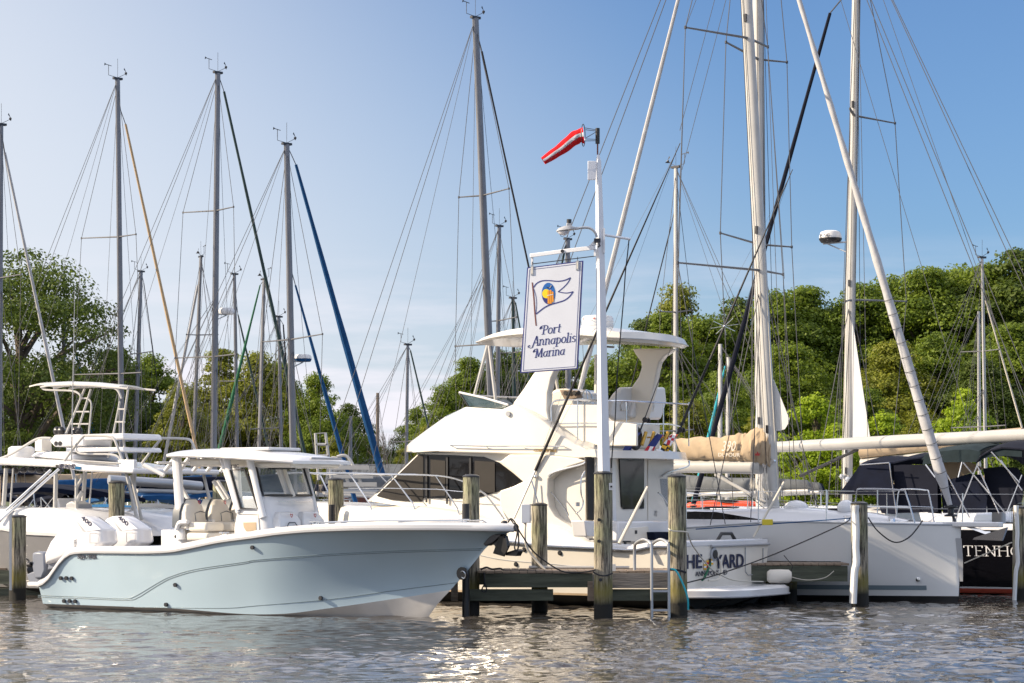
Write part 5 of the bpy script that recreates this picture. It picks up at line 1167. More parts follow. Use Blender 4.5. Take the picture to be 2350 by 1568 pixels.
# the sign itself: a flat board hanging from the rod
C = [SA.at(cD(*q), .02) for q in ((268, 228), (915, 148), (852, 1398), (190, 1445))]   # tl tr br bl
sg_ = thing('hanging_sign', 'white hanging marina sign with navy border, pennant logo and script lettering', 'sign', (SA.X, SA.Y, 0), R(SA.deg))
def bl(s, t, z=0.0):
    p = (C[0]*(1-s)+C[1]*s)*(1-t)+(C[3]*(1-s)+C[2]*s)*t; return tuple(p+V(0, z, 0))
def border(s0, s1, t0, t1, mm, z0, z1, nm):
    MB().loft([[bl(s0, t0, z0), bl(s1, t0, z0), bl(s1, t1, z0), bl(s0, t1, z0)], [bl(s0, t0, z1), bl(s1, t0, z1), bl(s1, t1, z1), bl(s0, t1, z1)]]).build(nm, mm, sg_)
border(0, 1, 0, 1, 'sign_navy', -.02, .012, 'border')
border(.022, .978, .010, .990, 'sign_white', 0, .016, 'panel')
def lineframe(i0, th):
    m = MB()
    for s0, s1, t0, t1 in ((i0, 1-i0, i0*.5, i0*.5+th*.5), (i0, 1-i0, 1-i0*.5-th*.5, 1-i0*.5), (i0, i0+th, i0*.5, 1-i0*.5), (1-i0-th, 1-i0, i0*.5, 1-i0*.5)):
        m.loft([[bl(s0, t0, .016), bl(s1, t0, .016), bl(s1, t1, .016), bl(s0, t1, .016)], [bl(s0, t0, .019), bl(s1, t0, .019), bl(s1, t1, .019), bl(s0, t1, .019)]])
    m.build('inner_line', 'sign_navy', sg_)
lineframe(.045, .008)
# sheet point -> board point (inverse bilinear solved by iteration)
def sd_(x, y, z=0.0):
    T = SA.at(cD(x, y), .02); s = t = .5
    for _ in range(20):
        p = np.array(bl(s, t)); e = T-p; s += e[0]/(C[1][0]-C[0][0]); t += e[2]/((C[3][2]-C[0][2]))
    return bl(s, t, z)
def stroke(pts, w_, m_, nm, k=6, z=.020, taper=False):
    P = smooth([V(x, y, 0) for x, y in pts], k); m = MB()
    L_, R_ = [], []
    for i, p in enumerate(P):
        d = P[min(i+1, len(P)-1)]-P[max(i-1, 0)]; d /= np.linalg.norm(d)+1e-9; n = V(-d[1], d[0], 0)*w_/2
        L_.append(p+n); R_.append(p-n)
    for z0_, fl in ((z, 0),):
        for i in range(len(P)-1):
            q = [L_[i], L_[i+1], R_[i+1], R_[i]]; m.add([sd_(a_[0], a_[1], z) for a_ in q]+[sd_(a_[0], a_[1], .016) for a_ in q], [(0, 1, 2, 3), (0, 1, 5, 4), (2, 3, 7, 6)])
    m.build(nm, m_, sg_)
stroke([(342, 458), (380, 410), (440, 382), (520, 378), (620, 386), (700, 375), (770, 345)], 12, 'sign_navy', 'pennant_outline')
stroke([(770, 345), (740, 400), (690, 455), (630, 505)], 10, 'sign_navy', 'pennant_outline')
stroke([(625, 506), (680, 518), (740, 520), (800, 505)], 10, 'sign_navy', 'pennant_outline')
stroke([(800, 505), (760, 560), (700, 605), (620, 632), (540, 655), (460, 695), (372, 765)], 13, 'sign_navy', 'pennant_outline')
stroke([(345, 470), (370, 560), (378, 650), (370, 760)], 5, 'sign_navy', 'pennant_hoist')
stroke([(328, 400), (345, 560), (358, 740), (373, 898)], 14, 'mast_brown', 'pennant_staff')
def disc(pts, m_, nm, z):
    MB().add([sd_(x, y, z) for x, y in pts], [tuple(range(len(pts)))]).build(nm, m_, sg_)
disc([(516+78*math.cos(t), 527+124*math.sin(t)) for t in np.linspace(0, 6.283, 33)[:-1]], 'sky_blue_paint', 'logo_sky', .020)
disc([(x, y) for x, y in [(516+78*math.cos(t), 527+124*math.sin(t)) for t in np.linspace(.38, 2.76, 16)]], 'sign_navy', 'logo_sea', .0215)
disc([(490+47*math.cos(t), 530+53*math.sin(t)) for t in np.linspace(0, 6.283, 25)[:-1]], 'sun_yellow', 'logo_sun', .023)
for x0, x1, yt in ((505, 528, 492), (528, 551, 486), (551, 574, 505)): disc([(x0, yt+14), (x0+6, yt), (x1-3, yt), (x1, yt+12), (x1+2, 620 if x1 > 560 else 645), (x0+2, 645 if x0 < 540 else 632)], 'pile_orange', 'logo_piling', .0245)
stroke([(500, 552), (535, 545), (572, 538)], 9, 'vinyl_cream', 'logo_rope', z=.027)
for x in (528, 551): stroke([(x, 500), (x+2, 630)], 2.5, 'mast_brown', 'logo_line', k=2, z=.026)
stroke([(498, 455), (520, 462), (535, 452), (545, 430)], 8, 'plastic_black', 'logo_bird', z=.027); stroke([(528, 466), (545, 445), (547, 430)], 5, 'sock_white', 'logo_bird', z=.0285)
def sgn(word, x0, x1, yb, cap, slope):
    m = MB(); mp_ = lambda a_, b_, z: sd_(x0+a_, yb-b_+slope*a_, .016+z)
    script(m, word, 0, 0, cap, mp_, shear=.17, nib=(.088, .034), ang=8, width=(x1-x0), th=.005)
    m.build('lettering', 'sign_navy', sg_, ang=20)
sgn('Port', 432, 655, 1000, 140, -.115); sgn('Annapolis', 318, 828, 1135, 145, -.105); sgn('Marina', 352, 702, 1268, 140, -.105)
for x, y in ((328, 262), (850, 205)):
    MB().loft([[sd_(x-17, y-55, z), sd_(x+17, y-59, z), sd_(x+17, y+50, z), sd_(x-17, y+54, z)] for z in (.017, .03)]).build('clip_plate', 'alu', sg_)
    MB().loft([[sd_(x-8, y-38, z), sd_(x+8, y-40, z), sd_(x+8, y+38, z), sd_(x-8, y+40, z)] for z in (.030, .033)]).build('clip_face', 'vinyl_cream', sg_)
    a = np.array(sd_(x, y-55, .02)); MB().tube([a, a+V(0, -.02, .07)], .006, 5).build('hook', 'metal_dark', sg_)
# windsock
ws = thing('windsock', 'red and white windsock with script lettering drooping left at the post top', 'windsock', (0, 0, 0))
Yw = SPY; m = MB(); m.tube([wp(cC(671, 128), Yw), wp(cC(671, 250), Yw)], .038, 12); m.build('swivel', 'plastic_black', ws)
ring_c = wp(cC(568, 183), Yw); rr0 = .125
m = MB(); m.tube([ring_c+V(-.02+.035*math.cos(t), .12*math.cos(t), .19*math.sin(t)) for t in np.linspace(0, 5.9, 16)], .007, 6, closed=True)
for a_, b_ in (((568, 125), (658, 140)), ((575, 140), (658, 150)), ((578, 205), (658, 158)), ((572, 212), (658, 215)), ((560, 228), (658, 226))): m.tube([wp(cC(*a_), Yw), wp(cC(*b_), Yw)], .006, 5)
m.build('frame', 'metal_dark', ws)
cl = smooth([V(*wp(cC(x, y), Yw)) for x, y in ((560, 184), (525, 190), (480, 215), (400, 280), (320, 335), (245, 385))], 5); rad = [.19, .175, .165, .15, .14, .125, .12]
n = len(cl); rings = []
for i, p in enumerate(cl):
    d = cl[min(i+1, n-1)]-cl[max(i-1, 0)]; d /= np.linalg.norm(d); u_ = np.cross(V(0, -1, 0), d); t_ = i/(n-1); ra = (.145*(1-t_)+.07*t_)*(1-.12*math.sin(math.pi*min(t_*3, 1)))
    rings.append([p+(u_*math.cos(a_)+V(0, -1, 0)*math.sin(a_)*.72)*ra*(1+.04*math.sin(4*a_+i)) for a_ in np.linspace(0, 6.2832, 25)[:-1]])
m = MB(); N_ = 24; m.loft(rings, caps=False); m.m = [1 if 5 <= i % N_ <= 6 else 0 for i in range(len(m.f))]
o = m.build('sock', ['sock_red', 'sock_white'], ws)
a = np.array(rings[-2][6])+V(.05, -.02, -.03); b = np.array(rings[2][6])+V(0, -.04, 0)
d0 = b-a; L0 = np.linalg.norm(d0); ux = d0/L0; uy = np.cross(V(0, -1, 0), ux)*-1; 
for w_, s0, s1 in (('Port', .0, .22), ('Annapolis', .27, .73), ('Marina', .78, .98)):
    m = MB(); script(m, w_, 0, 0, .075, lambda p_, q_, z: a+ux*(s0*L0+p_)+uy*(q_-.025)+V(0, -.035-z, 0), width=(s1-s0)*L0, nib=(.07, .03), th=.004); m.build('lettering', 'letter_dark', ws)
# ================================================================ sailboats
HULLS = {}
mk('spar_grey', (.13, .13, .135), .5)
def sail_hull_mesh(key, Lh, B, fb_, colr, stripe=None, bot='bottom_black'):
    """shared meshes for a cruising hull: origin at the stern on the waterline, bow at +u"""
    hb = pchip([(0, B*.36), (Lh*.25, B*.48), (Lh*.5, B*.5), (Lh*.75, B*.36), (Lh*.92, B*.13), (Lh, .02)])
    sh = pchip([(0, fb_*.88), (Lh*.35, fb_*.85), (Lh*.75, fb_*.97), (Lh, fb_*1.1)])
    cw = pchip([(0, .14), (Lh*.9, .14), (Lh, .18)]); cb = pchip([(0, B*.28), (Lh*.3, B*.42), (Lh*.55, B*.42), (Lh*.8, B*.24), (Lh*.95, .03)]); k = pchip([(0, .05), (Lh*.3, -.5), (Lh*.85, -.3), (Lh*.96, .1), (Lh, fb_*.8)])
    return Hull(0, Lh, sh, hb, cw, cb, k, pchip([(0, .5), (Lh*.6, .7), (Lh, 1.1)]), n=36)
def sailboat(label, deg, Y, base, top, spread=(), furls=(), Lh=10.5, B=3.3, fb_=1.25, hull='gel_white', cover=None, radar=None, mast='mast_grey', mr=.085, frac=.56, boomz=None, bimini=None, detail=True, group='sailboats moored at the far docks', instr=True, back=True, mesh_r=.009, boom=True, deckhouse=True, hullobj=None, extra_stays=()):
    bx = (base[0]-CX)/F*Y; fr0 = Fr(bx, Y, deg); um = Lh*frac
    fr = Fr(bx-um*fr0.h[0], Y-um*fr0.h[1], deg)
    root = fr.root('sailboat', label, 'sailboat', group)
    if hullobj is None:
        H = sail_hull_mesh('', Lh, B, fb_, hull); HULLS[label] = H
        m = H.side(MB(), k=6); H.transom(m); m.build('hull', hull, root, ang=60); H.bottom(MB()).build('hull_bottom', 'bottom_black', root)
        H.deck(MB(), crown=.06).build('deck', 'gel_white', root)
        m = MB()
        for sg in (-1, 1): m.tube([(u, sg*H.hb(u), H.sh(u)+.02) for u in H.us()], .025, 6)
        m.build('toe_rail', 'alu', root)
    else: H = hullobj
    dz = H.sh(um)
    if deckhouse:
        MB().loft([[(u, v, z) for u, v, z in ((um+1.9, -.5*k_, dz+.05+dz_), (um+1.9+.0, .5*k_, dz+.05+dz_), (um-.2, 1.0*k_, dz+.05+dz_), (Lh*.30, 1.05*k_, dz+.05+dz_), (Lh*.30, -1.05*k_, dz+.05+dz_), (um-.2, -1.0*k_, dz+.05+dz_))] for dz_, k_ in ((0, 1.05), (.28, .95), (.36, .8))]).build('coachroof', 'gel_white', root, bv=.03)
        m = MB()
        for sg in (-1, 1): m.box((um-1.3, sg*1.035, dz+.22), (1.7, .02, .12))
        m.build('cabin_window', 'glass_dark', root)
    # mast
    T = fr.at(top, 0); Bm = V(um, 0, dz+.2); d = T-Bm
    if 'near' not in group: mr *= .74
    mm = MB().tube([Bm, Bm+d*.5, T], [mr, mr, mr*.82], 12, squash=1.35).build('mast', mast, root)
    P = lambda z: Bm+d*((z-Bm[2])/d[2])
    sd_a = -1 if math.sin(R(deg)) < 0 else 1
    MB().tube([Bm+V(-mr*1.32, 0, .8), T+V(-mr*1.1, 0, 0)], mr*.16, 4).build('sail_track', 'spar_grey', mm)
    if 'near' in group:
        for f_ in (.085, .12, .4, .7): MB().box(Bm+d*f_+V(0, sd_a*mr*1.0, 0), (.05, .05, .16)).build('mast_fitting', 'metal_dark', mm)
        for f_, dx in ((.07, -.09), (.075, .06)): MB().lathe([(0, 0), (.06, 0), (.05, .05), (.07, .09), (0, .10)], Bm+d*f_+V(dx, sd_a*mr*1.2, 0), 10, 'Y').build('halyard_winch', 'steel', mm)
        for dx, dy in ((.13, .05), (-.05, .16), (.07, -.14), (-.17, .05)): MB().tube([Bm+V(dx, dy*sd_a, .3), T+V(dx*.5, dy*.5*sd_a, -.3)], .0065, 4).build('halyard', ['rope_dark', 'rope_white'][dx > 0], mm)
    mw = MB(); tips = []
    for (ql, qr) in spread:
        zc = P((fr.atu(ql, um)[2]+fr.atu(qr, um)[2])/2); u0 = zc[0]-.35; tp = [fr.atu(q, u0) for q in (ql, qr)]
        c = P((tp[0][2]+tp[1][2])/2)
        for p_ in tp: MB().tube([c, p_], [.045, .03], 6, squash=.6).build('spreader', 'spar_grey', mm); mw.tube([p_+V(0, 0, -.03), p_+V(0, 0, .03)], .03, 6)
        tips.append(sorted(tp, key=lambda p_: p_[1]))
    tips.sort(key=lambda t: t[0][2])
    for sd in (0, 1):
        sg = -1 if sd == 0 else 1
        ch = V(um-.25, sg*(H.hb(um)-.08), H.sh(um)+.02); seq = [ch]+[t[sd] for t in tips]+[T*.985+Bm*.015]
        mw.tube(seq, mesh_r, 4)
        if tips: mw.tube([V(um+.3, sg*(H.hb(um)-.1), dz), P(tips[0][0][2]-.1)], mesh_r, 4); mw.tube([V(um-.6, sg*(H.hb(um)-.1), dz), P(tips[0][0][2]-.15)], mesh_r, 4)
    if back: mw.tube([T, V(.1, -.4, H.sh(0))], mesh_r, 4); mw.tube([T, V(.1, .4, H.sh(0))], mesh_r, 4)
    if 'near' not in group or mesh_r > .0095:
        for k_, (dx, dy) in enumerate(((.16, .1), (-.2, -.12), (.3, -.25), (-.35, .2))): mw.tube([T*.99+Bm*.01, Bm+V(dx*(1+k_*.4), dy*2, .6)], mesh_r*.7, 4)
        mw.tube([T, V(um*.30, 0, dz+1.15)], mesh_r*.7, 4)
        if boom:
            for sg in (-1, 1):
                for f_ in (.35, .6, .85): mw.tube([P(Bm[2]+d[2]*.5), V(um*(1-f_*.8), sg*.12, dz+1.3)], mesh_r*.6, 4)
    for a_, b_ in extra_stays: mw.tube([fr.at(a_, 0), fr.at(b_, 0)], mesh_r, 4)
    mw.build('standing_rigging', 'wire', root)
    for (qt, qb, mt, r0, r1) in furls:
        a_ = fr.at(qt, 0); b_ = fr.at(qb, 0); dd = b_-a_; e = b_+dd*max((b_[2]-(H.sh(Lh)+.35))/(-dd[2]), 0); e[0] = min(e[0], Lh-.15)
        n_ = 12; MB().tube([a_+(e-a_)*i/n_ for i in range(n_+1)], [(r0+(r1-r0)*min(i/n_*1.6, 1))*(1+.06*math.sin(i*2.3)) for i in range(n_+1)], 9).build('furled_headsail', mt, root)
        g_ = P(min(a_[2]+.7, T[2])); MB().tube([a_, g_], mesh_r*1.6, 5).build('forestay', 'wire', root)
        MB().lathe([(0, 0), (.10, 0), (.10, .03), (.05, .05), (.05, .12), (.10, .14), (.10, .17), (0, .17)], e+V(0, 0, -.2), 12).build('furler_drum', 'metal_dark', root)
    if boom:
        bz = dz+1.05 if boomz is None else boomz; Lb = um-.9
        MB().tube([(um-.12, 0, bz), (um-Lb, 0, bz+.12)], .075, 10).build('boom', 'alu_white', root)
        if cover: 
            MB().loft([[(um-.1-Lb*t, w_*math.cos(a_), bz+.05+.12*t+h*(.5+.5*math.sin(a_))) for a_ in np.linspace(0, 6.283, 13)[:-1]] for t, w_, h in ((0, .10, .75), (.05, .17, .62), (.3, .17, .48), (.7, .14, .40), (.97, .10, .30), (1, .03, .1))]).build('sail_cover', cover, root, ang=60)
    if instr:
        m = MB(); m.tube([T, T+V(.0, 0, .7)], .006, 4); m.tube([T+V(0, 0, .05), T+V(-.36, 0, .1), T+V(-.36, 0, .45)], .010, 4); m.tube([T+V(-.52, 0, .46), T+V(-.24, 0, .42)], .012, 4)
        m.add([T+V(-.53, 0, .40), T+V(-.44, 0, .46), T+V(-.52, 0, .50)], [(0, 1, 2)]); m.tube([T+V(0, 0, .05), T+V(.33, 0, .22)], .010, 4); m.ball(T+V(.33, 0, .24), .05, 6, 4); m.tube([T+V(.28, -.06, .20), T+V(.38, .06, .20)], .02, 5); m.add([T+V(.24, 0, .36), T+V(.27, 0, .42), T+V(.35, 0, .26)], [(0, 1, 2)])
        m.box(T+V(0, 0, .02), (.34, .12, .07)); m.build('wind_instrument', 'metal_dark', mm)
    if radar:
        z = fr.at(radar[0], 0)[2]; c = P(z)+V(radar[1]*.42, 0, 0)
        MB().lathe([(0, -.02), (.24, -.02), (.27, .04), (.27, .12), (.22, .19), (0, .21)], c, 20).build('radar_dome', 'plastic_white', mm)
        if len(radar) > 2: MB().lathe([(0, -.03), (.24, -.03), (.272, .035), (.272, .06), (0, .06)], c, 20).build('dome_band', radar[2], mm)
        MB().tube([P(z)+V(0, 0, -.25), c+V(0, 0, -.05)], .02, 6).tube([P(z)+V(0, 0, -.03), c+V(0, 0, -.03)], .025, 6).build('radar_bracket', 'alu', mm)
    if detail:
        m = MB()
        for sg in (-1, 1):
            st = [(u, sg*(H.hb(u)-.06)) for u in np.linspace(.3, Lh-1.2, 7)]
            for u, v in st: m.tube([(u, v, H.sh(u)), (u, v, H.sh(u)+.62)], .012, 5)
            for h in (.6, .32): m.tube([(u, v, H.sh(u)+h) for u, v in st], .005, 4)
            m.tube([(Lh-1.2, sg*(H.hb(Lh-1.2)-.06), H.sh(Lh)+.6), (Lh-.1, sg*.18, H.sh(Lh)+.66), (Lh+.05, 0, H.sh(Lh)+.66)], .014, 5); m.tube([(Lh-.1, sg*.18, H.sh(Lh)+.66), (Lh-.25, sg*.12, H.sh(Lh))], .014, 5)
            m.tube([(.3, sg*(H.hb(.3)-.06), H.sh(0)+.62), (.05, sg*H.hb(0)*.6, H.sh(0)+.62), (.05, 0, H.sh(0)+.62)], .014, 5)
        m.build('lifelines', 'steel', root)
    if bimini:
        k = bimini; z = dz+1.75
        P_ = [[(u, v*1.25, z+.16*(1-v*v)-.10*((u-1.9)/1.3)**4) for v in np.linspace(-1, 1, 9)] for u in np.linspace(.5, 3.3, 9)]
        MB().grid(P_, thick=(0, 0, -.04)).build('bimini', k, root)
        m = MB()
        for sg in (-1, 1):
            for u0, u1 in ((.6, 1.9), (1.9, 1.9), (3.2, 1.9)): m.tube([(u0, sg*1.24, z-.02), (u1, sg*1.3, dz+.1)], .014, 5)
        m.build('bimini_frame', 'steel', root)
        P_ = [[(um-2.2-1.0*t, v*1.2, dz+.3+.75*min(t*1.7, 1)-(.22*abs(v)**4)) for v in np.linspace(-1, 1, 9)] for t in np.linspace(0, 1, 7)]
        MB().grid(P_, thick=(0, 0, -.03)).build('dodger', k, root)
    return root, fr, H, P, T

G = 42
LB = dict(detail=True)
sailboat('sailboat at the far left edge whose grey mast is cut by the frame', G, 74, (-2, 1180), (3, 287), [((-70, 640), (48, 630))], [((11, 350), (146, 985), 'furl_white', .04, .06)], Lh=11, cover='canvas_navy', bimini='canvas_navy')
sailboat('sailboat with a tan rolled headsail, second tall mast from the left', G, 78, (281, 1180), (270, 182), [((187, 547), (312, 538)), ((170, 860), (325, 855))], [((288, 285), (450, 1030), 'furl_tan', .04, .062)], Lh=12, boomz=2.3, cover='canvas_tan', bimini='canvas_navy', mr=.105)
sailboat('sailboat with a black rolled headsail and white radar, tallest of the left masts', G, 77, (489, 1190), (500, 168), [((420, 488), (536, 475)), ((402, 822), (542, 813))], [((514, 210), (690, 1000), 'furl_green', .04, .066)], Lh=12.5, cover='canvas_blue', radar=((517, 720), 1.1), mr=.115)
sailboat('sailboat with two bright blue rolled headsails and a blue banded radar', G, 72, (676, 1185), (658, 332), [((602, 785), (740, 767))], [((679, 378), (882, 1110), 'canvas_blue', .045, .12), ((678, 655), (790, 1060), 'canvas_blue', .03, .075)], Lh=12, cover='canvas_navy', radar=((695, 828), 1.1, 'canvas_blue'), mr=.12)
sailboat('sailboat with the single tall grey mast standing alone left of the marina sign', G, 70, (1139, 1180), (1091, 42), [((1053, 453), (1168, 433)), ((1045, 795), (1185, 780))], [((1106, 118), (1215, 620), 'rope_dark', .028, .032)], Lh=13, cover='canvas_grey', mr=.135)
sailboat('small sailboat with a long white rolled headsail sloping left, left of the tallest left mast', 120, 100, (438, 1180), (461, 590), [((428, 768), (500, 768))], [((454, 655), (325, 1095), 'furl_white', .05, .075)], Lh=10, radar=None, mr=.11, cover='canvas_blue')
sailboat('small sailboat with a thin mast between the tan and the white rolled sails', G, 104, (306, 1180), (324, 624), [((300, 812), (350, 806))], [((330, 650), (345, 760), 'rope_dark', .02, .02)], Lh=9.5, mr=.10, cover='canvas_navy')
sailboat('small distant sailboat with a short blurry mast beside the big oak', G, 108, (139, 1170), (148, 712), [((110, 975), (170, 972))], [((160, 745), (225, 1045), 'canvas_sky', .03, .10)], Lh=9, mr=.12, cover='canvas_navy', instr=False)
sailboat('small sailboat with a green rolled headsail sloping right behind the tallest left mast', G, 98, (547, 1180), (538, 630), [((502, 875), (560, 873))], [((546, 722), (596, 940), 'furl_green', .03, .07)], Lh=9.5, mr=.09, cover='canvas_blue')
sailboat('small sailboat with a bright green rolled headsail sloping left', 130, 96, (590, 1180), (606, 642), [((575, 985), (640, 982))], [((597, 655), (498, 1030), 'rope_green', .03, .09)], Lh=9.5, mr=.10, cover='canvas_navy')
sailboat('small sailboat with the short mast directly left of the blue banded radar', G, 99, (648, 1180), (640, 728), [((615, 1068), (690, 1062))], [((650, 745), (668, 1000), 'canvas_navy', .03, .06)], Lh=9, mr=.09, cover='canvas_tan')
sailboat('small sailboat with a thin dark green forestay in the gap right of the blue sails', G, 92, (931, 1180), (936, 792), [((903, 1015), (965, 1010))], [((942, 805), (988, 1000), 'furl_green', .03, .05)], Lh=9, mr=.075, cover='canvas_navy')
sailboat('distant sailboat with a wooden brown mast in the gap of the trees', G, 104, (865, 1190), (867, 902), [((846, 1068), (884, 1066))], [], Lh=8.5, mr=.10, mast='wood_brown', instr=False, back=False, cover='canvas_tan')
sailboat('small sailboat with a short mast at the left edge of the tree gap', G, 106, (804, 1190), (805, 955), [], [((808, 960), (800, 1040), 'rope_white', .02, .02)], Lh=8, mr=.10, instr=False, cover='canvas_navy')
sailboat('sailboat with a shorter grey mast close behind the single tall mast left of the sign', G, 88, (1139, 1180), (1146, 520), [((1120, 738), (1186, 728))], [], Lh=10, mr=.10, cover='canvas_navy')
sailboat('sailboat with a dark green mast partly hidden by the marina sign', G, 92, (1183, 1180), (1177, 685), [((1150, 810), (1200, 806))], [((1183, 695), (1212, 860), 'furl_green', .03, .06)], Lh=9.5, mr=.09, mast='furl_green', cover='canvas_green')
sailboat('sailboat whose mast rises behind the sign arm under the street lamp', G, 84, (1304, 1180), (1303, 550), [((1270, 760), (1335, 752))], [((1297, 570), (1270, 700), 'furl_green', .04, .05)], Lh=10.5, mr=.12, cover='canvas_navy')
sailboat('sailboat with a slim white mast right of the flybridge seats', 140, 76, (1549, 1180), (1551, 385), [((1515, 715), (1588, 712)), ((1510, 990), (1592, 986))], [((1540, 520), (1470, 800), 'rope_dark', .02, .02)], Lh=11, mr=.085, mast='alu_white', cover='canvas_grey')
sailboat('sailboat with a short white mast left of the twin masts, dark grey sail cover', 140, 86, (1652, 1180), (1653, 790), [], [], Lh=9.5, mr=.10, mast='alu_white', cover='canvas_grey', instr=False)
sailboat('sailboat with a short white mast and a teal rolled sail left of the twin masts', 140, 90, (1668, 1180), (1672, 820), [], [((1664, 840), (1612, 1060), 'rope_teal', .03, .07)], Lh=9.5, mr=.10, mast='alu_white', cover='canvas_navy', instr=False)
sailboat('sailboat with the taller of the two thin masts at the right edge', 35, 88, (2264, 1180), (2254, 592), [((2205, 808), (2292, 802)), ((2184, 982), (2308, 976))], [((2262, 690), (2345, 980), 'rope_white', .03, .04)], Lh=10.5, mr=.075, mast='alu_white', cover='canvas_tan')
sailboat('sailboat with the shorter of the two thin masts at the right edge', 35, 92, (2248, 1180), (2246, 715), [((2212, 980), (2290, 978))], [], Lh=10, mr=.085, mast='alu_white', cover='canvas_navy', instr=False)

# ---------------- white sailboat with the tan sail cover, bow right
WB = Fr(8.93-11.9*math.cos(R(33)), 44.5+11.9*math.sin(R(33)), -33)
Lw = 11.9
w_hb = pchip([(0, 1.75), (3, 1.93), (6, 1.93), (8.5, 1.62), (10.3, 1.0), (11.4, .38), (11.86, .05), (11.9, .02)])
w_sh = pchip([(0, 1.32), (11.9, 1.45)])
zb = WB.at(c5(1270, 800), 0)[2]; z2 = WB.at(c5(560, 780), -1.4)[2]
w_sh = pchip([(0, 1.33), (6, 1.38), (9, z2), (11.9, zb)])
WH = Hull(0, Lw, w_sh, w_hb, pchip([(0, .10), (11.9, .12)]), pchip([(0, 1.3), (4, 1.7), (7, 1.55), (9.5, .9), (11, .35), (11.86, .02)]), pchip([(0, .0), (3, -.4), (10, -.35), (11.6, -.25), (11.84, -.05), (11.88, .4), (11.9, 1.3)]), pchip([(0, .35), (8, .5), (11.9, .9)]), n=60)
def m_hull(H, par, colr, stripes):
    m = H.side(MB(), k=10); H.transom(m); m.build('hull', colr, par, ang=60); H.bottom(MB()).build('hull_bottom', 'bottom_black', par); H.deck(MB(), crown=.07).build('deck', 'gel_white', par)
    for z0, z1, u0, u1, mt in stripes:
        m = MB()
        for sg in (-1, 1): m.grid([[(u, sg*(H.b(u, z)+.004), z) for z in np.linspace(z0, z1, 4)] for u in np.linspace(u0, u1, 40)])
        m.build('hull_stripe', mt, par)
wroot, wfr, _, wP, wT = sailboat('white sailboat with tan sail cover and plumb bow at right, anchor on its short bowsprit', -33, 46.7, (1776, 1180), (1690, -440), [((1573, 63), (1762, 108)), ((1555, 603), (1797, 630))], [], Lh=Lw, hullobj=WH, mast='alu_white', mr=.098, frac=(Lw-4.05)/Lw, boom=False, group='sailboats moored in the near slips', detail=False, deckhouse=False, mesh_r=.009, extra_stays=[])
WF = wfr
m_hull(WH, wroot, 'hull_white', [(.235, .325, .4, 11.3, 'line_slate')])
m = MB()
for sg in (-1, 1): m.tube([(u, sg*w_hb(u), w_sh(u)+.02) for u in WH.us()], .02, 6)
m.build('toe_rail', 'alu', wroot)
q = [WF.atb(x, WH.b, -1)+V(0, -.01, 0) for x in (c5(1220, 897), c5(1268, 897), c5(1279, 1060), c5(1279, 1235), c5(1255, 1235))]
MB().add(q, [tuple(range(5))]).build('bow_sticker', 'plastic_grey', wroot)
p = WF.atb(c5(930, 1220), WH.b, -1); MB().lathe([(0, -.02), (.05, -.01), (.02, .03), (0, .03)], p+V(0, -.02, 0), 10, 'Y').build('drain_fitting', 'steel', wroot)
p = WF.atb(c5(10, 1100), WH.b, -1); p2 = WF.atb(c5(325, 1112), WH.b, -1)
MB().grid([[(u, -WH.b(u, z)-.006, z) for z in (p[2]-.07, p[2]+.06)] for u in np.linspace(p[0]-1.6, p2[0], 10)]).build('hull_window', 'glass_dark', wroot)
# coachroof, hatches, vents
um = Lw-4.05
cr0 = [(um+2.6, .35), (um+1.0, .85), (um-2, 1.15), (um-4.2, 1.2)]
m = MB(); rings = []
for u, b_, h in ((um+3.0, .25, .05), (um+2.2, .55, .18), (um+.8, .85, .28), (um-1.5, 1.12, .38), (um-3.6, 1.2, .46), (um-4.4, 1.2, .46)):
    z = w_sh(u)+.03; rings.append([(u, v*b_, z+h*(1-abs(v)**4) if abs(v) < 1 else z-.02) for v in np.linspace(-1, 1, 11)])
m.grid(rings); m.add([rings[-1][j] for j in range(11)], [tuple(range(11))]); m.build('coachroof', 'gel_white', wroot, ang=50)
p = WF.at(c5(230, 770), -.9)
for uu in (um+1.6, um-1.2): MB().box((uu, 0, w_sh(uu)+(.27 if uu > um else .44)), (.55, .55, .04)).build('deck_hatch', 'glass_dark', wroot, bv=.02)
MB().loft([[(um+x, -1.0-.02*k, w_sh(um)+.10+h) for x, h in ((.3, 0), (-2.6, .02), (-2.6, .18), (-.8, .16))] for k in (0, 1)]).build('cabin_window', 'glass_dark', wroot)
for uu, s_ in ((um+.6, .26), (um+1.7, .16)): MB().ball((uu, -.2, w_sh(uu)+.3), (s_, .25, .16), 12, 8).build('vent_cover', 'gel_white', wroot)
m = MB()
for sg in (-1, 1):
    st = [(u, sg*(w_hb(u)-.07)) for u in (.4, 2.0, 3.6, 5.2, 6.8, 8.3, 9.6)]
    for u, v in st: m.tube([(u, v, w_sh(u)), (u, v, w_sh(u)+.66)], .014, 6)
    e = (10.1, sg*(w_hb(10.1)-.07))
    for h in (.64, .34): m.tube([(u, v, w_sh(u)+h) for u, v in st+[e]], .005, 4)
    m.tube(smooth([(10.1, e[1], w_sh(10)), (10.15, e[1], w_sh(10)+.60), (10.3, e[1], w_sh(10)+.68), (10.9, sg*(w_hb(10.9)-.06), w_sh(11)+.68), (11.0, sg*(w_hb(11)-.06), w_sh(11)+.60), (11.15, sg*(w_hb(11.15)-.05), w_sh(11))], 3), .016, 6)
    m.tube([(10.12, e[1], w_sh(10)+.34), (11.08, sg*(w_hb(11)-.06), w_sh(11)+.34)], .012, 6)
    m.tube([(.4, sg*(w_hb(.4)-.07), w_sh(0)+.66), (.05, sg*1.2, w_sh(0)+.66), (.05, sg*.8, w_sh(0))], .016, 6)
m.build('lifelines', 'steel', wroot)
